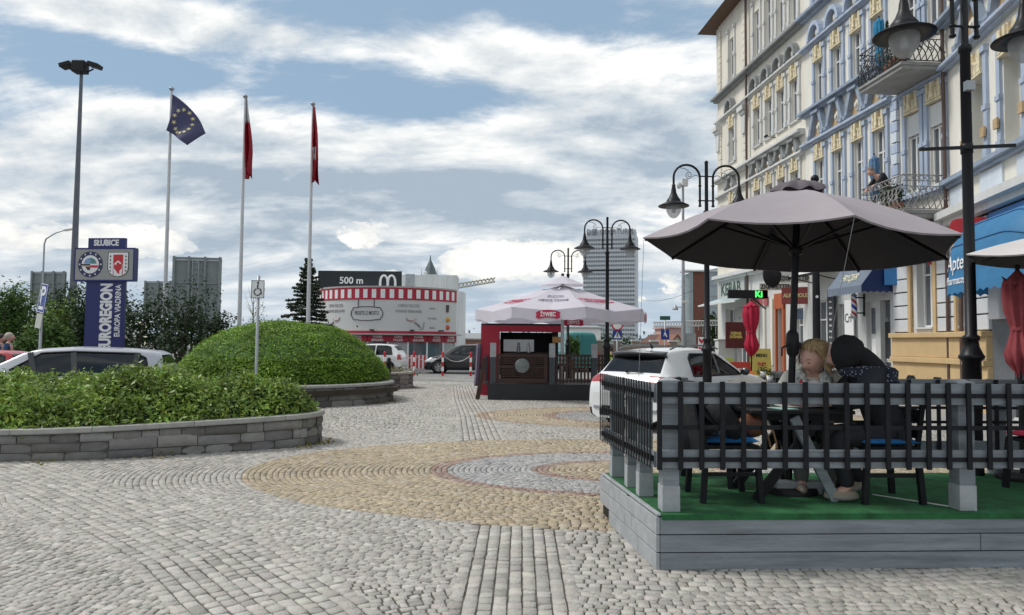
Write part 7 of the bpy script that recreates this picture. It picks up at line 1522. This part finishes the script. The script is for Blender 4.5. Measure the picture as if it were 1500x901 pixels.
f3 = hang(457.5, 465.5, 156, 266, FY[2], 2.4); q = thing('flag', 'limp red flag with white and black emblem on the right flagpole', 'flag', (0, 0, 0)); cloth(f3, 24, 28, MATS['flag_red'], par=q); off_ = Vector((0, -.05, 0)); cloth(lambda u, v: f3(.1+.6*u, .56+.16*v)+off_*1.2, 14, 8, MATS['flag_white'], 'white_emblem', q); cloth(lambda u, v: f3(.25+.25*u, .60+.06*v)+off_*1.8, 6, 5, M_lblack, 'black_emblem', q)
# floodlight mast
Y = 48; t = W(115, 102, Y); q = thing('floodlight_mast', 'tall dark floodlight mast on the left with three lamp heads', 'mast', (W(104.5, 495, Y).x, Y, 0)); H_ = t.z; b = MB(); b.lathe([(.26, 0), (.20, H_*.4), (.13, H_*.8), (.10, H_)], n=14); b.build('pole', mat('mast_grey', (.13, .135, .16), .5, .3), q)
b = MB(); b.box((0, -.15, H_+.1), (.85, .7, .8)); b.build('lamp_head', M_dark, q, bevel=.06)
for sg_ in (-1, 1): b = MB(); b.box((sg_*.95, -.1, H_+.25), (.75, .7, .28), M=Matrix.Rotation(sg_*.28, 4, 'Y')); b.tube([(sg_*.35, 0, H_-.2), (sg_*.8, 0, H_+.05)], .06, 6); b.build('lamp_head', M_dark, q, bevel=.05)
Y = 55; q = thing('street_light', 'thin grey street light with bent arm left of the pylon', 'street lamp', (W(60, 480, Y).x, Y, 0)); b = MB(); tz_ = W(60, 350, Y).z; b.tube([(0, 0, 0), (0, 0, tz_-.4), (.12, 0, tz_), (.8, 0, tz_+.45), (1.5, 0, tz_+.68)], [.08, .06, .055, .05, .045], 8); b.build('pole', M_steel, q); b = MB(); b.box((1.85, 0, tz_+.74), (.75, .25, .16), M=Matrix.Rotation(-.15, 4, 'Y')); b.build('lamp_head', M_gp, q, bevel=.05)
# backs of roadside billboards
def bill(label, pxa, pxb, ya, yb, Y, rz, posts=2, ladder=False):
    a, c_ = W(pxa, (ya+yb)/2, Y), W(pxb, (ya+yb)/2, Y); w = (c_.x-a.x)/math.cos(rz); zt_, z0 = W((pxa+pxb)/2, ya, Y).z, W((pxa+pxb)/2, yb, Y).z; q = thing('billboard', label, 'billboard', ((a.x+c_.x)/2, Y, 0), rz, 'grey backs of roadside billboards'); m = mat('billboard_back', (.20, .225, .225), .6, var=.15, scale=.8)
    b = MB(); b.bb((-w/2, 0, z0), (w/2, .12, zt_)); b.build('panel', m, q); h = zt_-z0
    for i in range(4): b = MB(); zz = z0+h*(.04+.92*i/3); b.bb((-w/2-.05, -.10, zz-.06), (w/2+.05, -.003, zz+.06)); b.build('crossbar', M_steel if i in (0, 3) else m, q)
    for i in range(posts+1): x = -w/2+w*i/posts; x = max(-w/2+.1, min(w/2-.1, x)); b = MB(); b.bb((x-.09, -.22, 0), (x+.09, -.103, zt_+.05)); b.build('post', m, q)
    if ladder:
        b = MB(); x = -w*.08
        for dx_ in (0, .45): b.tube([(x+dx_, -.3, z0-1), (x+dx_, -.3, zt_-.2)], .03, 5)
        for i in range(int(h/.4)): b.tube([(x, -.3, z0+.4*i), (x+.45, -.3, z0+.4*i)], .02, 4)
        b.build('ladder', M_steel, q)
bill('dark billboard back behind the left bushes and mast', 45, 97, 398, 446, 70, R(-4), 3); bill('smaller billboard back beside the first flagpole', 211, 253, 412, 462, 75, R(-6), 2); bill('large billboard back with ladder left of the middle flagpole', 255, 321, 377, 486, 58, R(10), 3, True)
# traffic signs
def pole_sign(name, label, px, Y, ytop, ybase, r=.035): x = W(px, 500, Y).x; q = thing(name, label, 'sign', (x, Y, 0)); b = MB(); b.lathe([(r, 0), (r, W(px, ytop, Y).z), (.001, W(px, ytop, Y).z+.01)], n=10); b.build('post', M_steel, q); return q
Y = 19; q = pole_sign('parking_sign', 'tilted blue parking sign with P above the silver car', 59, Y, 425, 520); z0, z1 = W(62, 458, Y).z, W(62, 416, Y).z; Mt = Matrix.Translation((.06, -.05, (z0+z1)/2)) @ Matrix.Rotation(R(8), 4, 'Y') @ Matrix.Rotation(R(-36), 4, 'Z'); hh = (z1-z0)/2
b = MB(Mt); b.bb((-.22, -.012, -hh), (.22, .012, hh)); b.build('plate', M_blue, q, bevel=.004); b = MB(Mt)
for x0, x1, a, c_ in ((-.22, .22, -hh, -hh+.015), (-.22, .22, hh-.015, hh), (-.22, -.205, -hh, hh), (.205, .22, -hh, hh)): b.bb((x0, -.016, a), (x1, -.0125, c_))
b.build('rim', M_lwhite, q); text('P', .58, M_lwhite, q, Mt @ FACE((.0, -.016, .08)), off=.012); b = MB(Mt); b.bb((-.14, -.017, -hh+.08), (.14, -.013, -hh+.16)); b.build('bar_print', M_lwhite, q)
b = MB(Mt); b.bb((-.18, -.01, -hh-.42), (.18, .01, -hh-.04)); b.build('sub_plate', mat('plate_cream', (.5, .5, .44), .5), q)
Y = 16; q = pole_sign('disabled_parking_sign', 'white disabled parking sign on grey post before the clipped mound', 376.5, Y, 404, 540); z0, z1 = W(378, 437, Y).z, W(378, 411, Y).z; b = MB(); b.bb((-.14, -.05, z0), (.15, -.03, z1)); b.build('plate', M_lwhite, q, bevel=.004); zc_ = (z0+z1)/2
b = MB(); y = -.056
b.tube([(.01, y, zc_+.12), (.0, y, zc_+.02), (.07, y, zc_+.0), (.09, y, zc_-.10)], .013, 6); b.tube([(-.0+.075*math.cos(a), y, zc_-.06+.075*math.sin(a)) for a in [R(110)+R(230)*i/14 for i in range(15)]], .011, 6); b.ball((.01, y, zc_+.15), .022); b.build('wheelchair_symbol', M_lblack, q); b = MB(); 
for x0, x1, a, c_ in ((-.14, .15, z0, z0+.012), (-.14, .15, z1-.012, z1), (-.14, -.128, z0, z1), (.138, .15, z0, z1)): b.bb((x0, -.054, a), (x1, -.0505, c_))
b.build('rim', M_lblack, q)
def sign_square(q, z, w, m, Y, y=-.05, rim=True):
    b = MB(); b.bb((-w/2, y-.01, z-w/2), (w/2, y+.01, z+w/2)); return b.build('plate', m, q, bevel=.01)
Y = 33; q = pole_sign('crossing_sign', 'blue pedestrian crossing sign under a red ringed disc', 904, Y, 478, 520); z = W(904, 490.5, Y).z; sign_square(q, z, .42, M_blue, Y); b = MB(FACE((0, -.062, z-.02))); b.prism([(-.17, -.13), (.17, -.13), (0, .17)], 0, .006); b.build('white_triangle', M_lwhite, q); b = MB(FACE((0, -.07, z))); b.prism([(-.03, -.11), (.0, -.02), (.03, -.11), (.05, -.1), (.025, .02), (.03, .06), (0, .1), (-.03, .06), (-.025, .02), (-.05, -.1)], 0, .006); b.build('walker', M_lblack, q)
z = W(905, 476, Y).z; b = MB(FACE((0, -.05, z))); b.prism([(.27*math.cos(2*PI*i/24), .27*math.sin(2*PI*i/24)) for i in range(24)], 0, .01); b.build('red_disc', M_red, q); b = MB(FACE((0, -.062, z))); b.prism([(.2*math.cos(2*PI*i/24), .2*math.sin(2*PI*i/24)) for i in range(24)], 0, .006); b.build('white_disc', M_lwhite, q)
Y = 36; q = pole_sign('zone_sign', 'blue square street sign under the white light garland', 974, Y, 464, 520); z = W(975, 490, Y).z; b = MB(); b.bb((-.21, -.06, z-.26), (.21, -.04, z+.26)); b.build('plate', M_blue, q, bevel=.01); b = MB(FACE((0, -.066, z))); b.prism([(-.08, -.12), (-.02, 0), (.06, -.14), (.1, -.1), (.04, .06), (.0, .15), (-.06, .05)], 0, .006); b.ball((0, .19, .003), .03, (1, 1, .3)); b.build('figure_print', M_lwhite, q); b = MB(); z = W(975, 466, Y).z; b.bb((-.26, -.06, z-.1), (.26, -.04, z+.1)); b.build('green_plate', mat('sign_green', (.02, .10, .07), .5), q)
Y = 17.5; x = W(1027.5, 503, Y).x; q = thing('hazard_marker', 'white hazard marker with red chevrons behind the white crossover roof', 'sign', (x, Y, 0)); z0, z1 = W(1027, 512, Y).z, W(1027, 494, Y).z; b = MB(); b.bb((-.07, 0, z0-.5), (.07, .03, z1)); b.build('board', M_lwhite, q, bevel=.01); b = MB()
for i in range(4): b.prism([(-.068, z0-.38+.2*i), (.0, z0-.46+.2*i), (.068, z0-.38+.2*i), (.068, z0-.30+.2*i), (.0, z0-.38+.2*i), (-.068, z0-.30+.2*i)], .0, .006, FACE((0, -.007, 0)))
b.build('chevron', M_red, q); b = MB(); b.bb((-.03, .031, 0), (.03, .06, z0)); b.build('post', M_steel, q)
Y = 30; x = W(1001, 480, Y).x; q = thing('camera_mast', 'thin grey mast with cameras and a small lamp behind the open umbrella', 'mast', (x, Y, 0)); tz_ = W(1000, 272, Y).z; b = MB(); b.lathe([(.10, 0), (.09, 2.5), (.075, 3), (.05, tz_)], n=12); b.build('pole', M_steel, q); b = MB(); b.box((.06, -.05, tz_+.12), (.26, .2, .32)); b.build('antenna_box', M_gp, q, bevel=.02); b = MB(); b.ball((-.18, -.05, tz_+.0), .11, (1, 1, 1.4)); b.tube([(0, 0, tz_-.05), (-.18, 0, tz_-.05)], .02, 5); b.build('camera', M_gp, q)
z = W(1000, 450, Y).z; b = MB(); b.tube([(0, 0, z), (-.3, 0, z)], .02, 6); b.lathe([(.03, .12), (.06, .06), (.12, -.06), (.12, -.1), (.001, -.1)], (-.33, 0, z-.02), 12); b.build('lamp_head', M_steel, q); b = MB(); b.box((.05, -.1, z+.2), (.3, .12, .12)); b.build('camera', M_gp, q, bevel=.02); b = MB(); z = W(1000, 497, Y).z; b.bb((.12, -.1, z-.3), (.5, .1, z+.25)); b.build('cabinet', M_steel, q)
# festive garland across the street
Y = 38; a, c_ = W(957, 472, Y), W(1062, 469, Y); b = MB(); b.tube([a, c_], .03, 5); b.tube([a-Vector((0, 0, .26)), c_-Vector((0, 0, .26))], .03, 5); n = 26
for i in range(n): p, p2 = a.lerp(c_, i/n), a.lerp(c_, (i+1)/n); d3 = Vector((0, 0, .26)); b.tube([p, p2-d3], .018, 4, cap=False); b.tube([p-d3, p2], .018, 4, cap=False)
for i in range(9): p = a.lerp(c_, .45+.06*i); b.tube([p-Vector((0, 0, .26)), p-Vector((0, 0, .5+.25*(i % 3)))], .012, 4)
tag(b.build('light_garland', mat('garland_white', (.55, .55, .55), .6)), 'white lattice light garland spanning the street behind the crossover', 'garland')
b = MB(); a, c_ = W(930, 434, 120), W(1062, 402, 45); b.tube([a.lerp(c_, i/12)-Vector((0, 0, 1.2*4*i/12*(1-i/12))) for i in range(13)], .02, 4); tag(b.build('overhead_wire', M_dark), 'thin overhead wire crossing the sky beside the tower block', 'wire')
# ================================================================ far background
tw = thing('tower_block', 'tall pale tower block with dark window bands behind the beer tent', 'building', (W(893, 480, 560).x, 560, 0), R(-13)); k_ = 560/1050.; hw_, dp = 20.8, 24; zt_ = W(893, 345, 560).z; M_tw = mat('tower_white', (.54, .57, .60), .7, var=.04, scale=.05)
b = MB(); b.bb((-hw_, 0, 0), (hw_, dp, zt_)); b.build('wall', M_tw, tw)
def bandmat():
    m = bpy.data.materials.new('tower_window_band'); m.use_nodes = True; Nn, Ll = nt(m); p = Nn['Principled BSDF']; t = Nn.new('ShaderNodeTexCoord'); s_ = Nn.new('ShaderNodeSeparateXYZ'); Ll.new(t.outputs['Object'], s_.inputs[0]); a_ = Nn.new('ShaderNodeMath'); a_.operation = 'ADD'; Ll.new(s_.outputs[0], a_.inputs[0]); Ll.new(s_.outputs[1], a_.inputs[1]); f_ = Nn.new('ShaderNodeMath'); f_.operation = 'PINGPONG'; f_.inputs[1].default_value = .95; Ll.new(a_.outputs[0], f_.inputs[0]); r_ = Nn.new('ShaderNodeMapRange'); r_.inputs[1].default_value = .18; r_.inputs[2].default_value = .26; Ll.new(f_.outputs[0], r_.inputs[0]); n_ = Nn.new('ShaderNodeTexNoise'); n_.inputs['Scale'].default_value = .3; Ll.new(t.outputs['Object'], n_.inputs['Vector']); mx = Nn.new('ShaderNodeMix'); mx.data_type = 'RGBA'; mx.inputs[6].default_value = (.085, .10, .12, 1); mx.inputs[7].default_value = (.20, .225, .25, 1); Ll.new(n_.outputs[0], mx.inputs[0]); m2 = Nn.new('ShaderNodeMix'); m2.data_type = 'RGBA'; m2.inputs[6].default_value = (.42, .44, .46, 1); Ll.new(r_.outputs[0], m2.inputs[0]); Ll.new(mx.outputs[2], m2.inputs[7]); Ll.new(m2.outputs[2], p.inputs['Base Color']); p.inputs['Roughness'].default_value = .35; return m
M_bd = bandmat(); fl = zt_/25.5
for i in range(1, 25):
    b = MB(); z = fl*i+.9; b.bb((-hw_-.1, -.25, z), (hw_-1.2, 1, z+1.55)); b.bb((-hw_-.25, -.12, z), (-hw_+1, dp-1, z+1.55)); b.build('window_band', M_bd, tw)
b = MB(); b.bb((-hw_+1, -.5, fl*17.2), (hw_*.45, -.26, fl*17.2+.9)); b.build('dark_strip', M_dark, tw)  # thin dark strip across the upper tower front
b = MB(); b.bb((-hw_*.9, 3, zt_), (hw_*.95, dp-3, zt_+5)); b.build('roof_house', M_tw, tw); b = MB()
for x, z in ((-17, 3), (-12, 5), (16, 5), (18, 2)): b.bb((x-1, .5, zt_), (x+1, 2, zt_+z))
b.build('antenna', M_steel, tw); text('DER ODERTURM', 6.2, mat('letter_grey', (.17, .19, .21), .6, var=0), tw, FACE((0, -.6, zt_+2.8)), ext=.3, off=.0, sx=.78)
q = thing('church', 'distant grey church spire above the kiosk roof', 'church', (W(629, 480, 260).x, 260, 0)); z0, z1 = W(629, 403, 260).z, W(629, 381, 260).z; b = MB(); b.bb((-3, -3, 0), (3, 3, z0)); b.build('tower', M_gp, q); b = MB(); b.lathe([(2.6, z0), (1.6, z0+(z1-z0)*.5), (.3, z1), (.12, W(629, 374, 260).z)], n=8, smooth=False); b.build('spire', mat('slate_green', (.10, .13, .14), .6), q)
for x in (-2.8, 2.8): b = MB(); b.tube([(x, -2.8, z0-2), (x, -2.8, z0+2.4)], [.35, .05], 6); b.build('pinnacle', M_gp, q)
q = thing('tower_crane', 'pale tower crane jib rising behind the kiosk', 'crane', (W(648, 480, 230).x, 230, 0)); a, c_ = W(648, 426, 230), W(725, 413, 230); o_ = Vector(q.location); b = MB(); d3 = Vector((0, 0, 1.6)); n = 14
for off_ in (Vector((0, 0, 0)), d3): b.tube([a+off_-o_, c_+off_*.7-o_], .2, 4)
for i in range(n): p, p2 = a.lerp(c_, i/n)-o_, a.lerp(c_, (i+1)/n)-o_; b.tube([p, p2+d3], .14, 4, cap=False); b.tube([p+d3, p2], .14, 4, cap=False)
b.build('jib', mat('crane_yellow', (.45, .42, .32), .6), q); b = MB(); b.beam(a-o_, (a.x-o_.x, 0, 0), 1.2, 1.2, up=(1, 0, 0)); b.build('mast', MATS['crane_yellow'], q)
def house(label, px0, px1, yeave, yridge, Y, mw, mr_, gable_front=False, hip=False):
    a, c_ = W(px0, 500, Y).x, W(px1, 500, Y).x; ze, zr_ = W((px0+px1)/2, yeave, Y).z, W((px0+px1)/2, yridge, Y).z; w = c_-a; q = thing('house', label, 'house', ((a+c_)/2, Y, 0)); dp_ = 9
    b = MB(); b.bb((-w/2, 0, 0), (w/2, dp_, ze)); 
    if gable_front: b.prism([(-w/2, ze), (w/2, ze), (0, zr_)], 0, .02, FACE((0, .02, 0)))
    b.build('wall', mw, q); b = MB(); e = .3
    if gable_front:
        for sg_ in (-1, 1): b.add([(sg_*(w/2+e), -.2, ze-.15), (0, -.2, zr_+.05), (0, dp_, zr_+.05), (sg_*(w/2+e), dp_, ze-.15)], [(0, 1, 2, 3)])
    else: b.add([(-w/2-e, -.3, ze), (w/2+e, -.3, ze), (w/2-.5*hip, dp_/2, zr_), (-w/2+.5*hip, dp_/2, zr_), (-w/2-e, dp_, ze), (w/2+e, dp_, ze)], [(0, 1, 2, 3), (3, 2, 5, 4), (1, 5, 2), (0, 3, 4)])
    b.build('roof', mr_, q, solid=.12)
    n = max(1, int(w/2.2))
    for i in range(n): x = -w/2+w*(i+.5)/n; b = MB(); b.bb((x-.4, -.05, ze*.35), (x+.4, .0, ze*.7)); b.build('window', M_winglass, q)
    return q
M_rt = mat('roof_tile', (.22, .09, .06), .8, var=.2, scale=3); M_rtd = mat('roof_tile_dark', (.12, .06, .045), .8, var=.2, scale=3); M_cr = mat('house_cream', (.52, .48, .38), .8, var=.08); M_pk = mat('house_pink', (.48, .30, .28), .8, var=.08)
house('cream gabled house with red tiled roof beside the grey mast', 983, 1001, 505, 491, 75, M_cr, M_rt, True); house('long red roofed house left of the cream gable', 958, 986, 503, 490, 85, M_cr, M_rtd, hip=True); house('pink house behind the cream gable', 979, 1002, 480, 478, 95, M_pk, M_pk)
house('low brick building behind the black hatchback', 672, 740, 497, 488, 62, mat('brick_house', (.30, .16, .12), .8, var=.15), mat('grey_roof', (.28, .29, .30), .7)); house('low white hall behind the bar and teal van', 800, 880, 480, 476, 90, M_white, MATS['grey_roof'])
q = thing('office_building', 'glass and brick office building behind the street lamps', 'building', (W(1030, 500, 66).x, 66, 0)); k_ = 66/1050.
def oz(y): return W(1030, y, 66).z
b = MB(); b.bb((-.88, 0, 0), (.12, .7, oz(399))); b.build('brick_pier', mat('red_brick', (.17, .065, .045), .8, var=.2, scale=6), q)
def gl_rows(x0, x1, zt0, zt1, nm_): b = MB(); n = 8; b.grid([[(x0+(x1-x0)*i/n, .6*(1-i/n)**2 if x0 < 0 else .6*(i/n)**2, z if z < 1 else zt0+(zt1-zt0)*i/n) for i in range(n+1)] for z in (0, 9)], False); b.build(nm_, mat('pale_glazing', (.30, .36, .38), .2, var=.15, scale=.4, spec=.8), q, solid=.2)
gl_rows(-1.75, -.92, oz(404), oz(398), 'glazing'); gl_rows(.27, 2.6, oz(396), oz(388), 'glazing'); b = MB()
for z in range(1, 9): b.bb((.3, -.12, z*1.0), (2.6, -.05, z*1.0+.05))
b.bb((-1.3, -.25, 0), (-1.22, -.12, oz(402))); b.build('glazing_bar', M_steel, q); b = MB(); b.bb((-1.9, -.3, oz(398)), (2.7, 1.2, oz(396))); b.build('roof', M_gp, q)
q = thing('pillar_wall', 'low brick wall with capped pillars behind the crossover roof', 'wall', (W(935, 500, 44).x, 44, 0)); b = MB(); b.bb((-4, 0, 0), (2.6, .2, 1.55)); b.build('wall', mat('old_wall', (.25, .2, .17), .85, var=.2), q)
for i in range(6): x = -3.6+1.15*i; b = MB(); b.bb((x-.22, -.1, 0), (x+.22, .3, 1.75)); p = b.build('pillar', MATS['old_wall'], q); b = MB(); b.bb((x-.28, -.16, 1.75), (x+.28, .36, 1.84)); b.build('pillar_cap', M_gp, p)
bush('dark leafy tree between the office block and the far shop', (W(1045, 500, 44).x, 44, 0), 1.0, 1.0, 3.6, 2200, .2, M_leafd, seed=90, clumps=12, name='street_tree', cat='tree')
for i, (px, Y, w, h, lab) in enumerate(((-60, 120, 30, 6, 'distant row of trees at the left horizon'), (330, 180, 40, 3, 'distant tree line right of the billboards'), (780, 170, 46, 4.0, 'distant tree line behind the beer tent'))):
    q = tag(leaves('treeline', NP.normal(size=(2600, 3))*[w*.5, 3, h*.22]+[W(px, 500, Y).x, Y, h*.5], .9, M_leafd), lab, 'trees', kind='stuff')
# small figures
def standing(label, px, Y, h, rz, mt, ml, mh, zoff=0., base=0.):
    x = W(px, 500, Y).x; q = thing('person', label, 'person', (x, Y, base), rz); k = h/1.75
    J = {n: tuple(c*k for c in v) for n, v in dict(pelvis=(0, 0, .93), waist=(0, 0, 1.08), chest=(0, .01, 1.30), neck=(0, .0, 1.47), headbase=(0, .02, 1.53), shoulderL=(-.18, 0, 1.40), elbowL=(-.24, -.02, 1.12), wristL=(-.22, .12, .9), shoulderR=(.18, 0, 1.40), elbowR=(.24, -.02, 1.12), wristR=(.20, .16, .92), hipL=(-.09, 0, .88), kneeL=(-.10, .03, .48), ankleL=(-.1, -.02, .08), toeL=(-.1, .14, .04), hipR=(.09, 0, .88), kneeR=(.10, .03, .48), ankleR=(.1, -.02, .08), toeR=(.1, .14, .04)).items()}
    body(q, J, M_skin); hc_ = Vector((0, .04, 1.63))*k; head('head', q, hc_, Matrix.Identity(3), 1.0*k)
    b = MB(); b.ball(hc_+Vector((0, -.035, .035))*k, .122*k, (.9, 1, 1), 14, 10); b.build('hair', mh, q)
    g_ = lambda n: Vector(J[n]); garment(q, 'top', [g_('pelvis'), g_('waist'), g_('chest'), g_('neck')-Vector((0, 0, .06)), g_('shoulderL'), g_('elbowL'), g_('wristL'), g_('shoulderR'), g_('elbowR'), g_('wristR')], [(.17, .13), (.155, .12), (.18, .13), (.08, .08), .08, .065, .05, .08, .065, .05], mt, [(0, 1), (1, 2), (2, 3), (2, 4), (4, 5), (5, 6), (2, 7), (7, 8), (8, 9)])
    garment(q, 'trousers', [g_('pelvis'), g_('hipL'), g_('kneeL'), g_('ankleL'), g_('hipR'), g_('kneeR'), g_('ankleR')], [(.16, .12), .10, .075, .06, .10, .075, .06], ml, [(0, 1), (1, 2), (2, 3), (0, 4), (4, 5), (5, 6)]); return q
standing('grey haired person in a dark blue jacket left of the parking sign', 12.5, 22.5, 1.78, R(-70), mat('blue_jacket', (.03, .07, .16), .8), M_grey_tr, mat('pale_hair', (.45, .40, .34), .8)); standing('dark haired person in blue at the very left edge', 1, 22.9, 1.74, R(-80), MATS['blue_jacket'], M_coat, mat('dark_hair', (.03, .022, .018), .7))
standing('person in a bright yellow high visibility vest beyond the crossover', 895, 31, 1.45, R(20), mat('hi_vis', (.55, .75, .05), .6), M_coat, mat('dark_hair', (.03, .022, .018), .7))
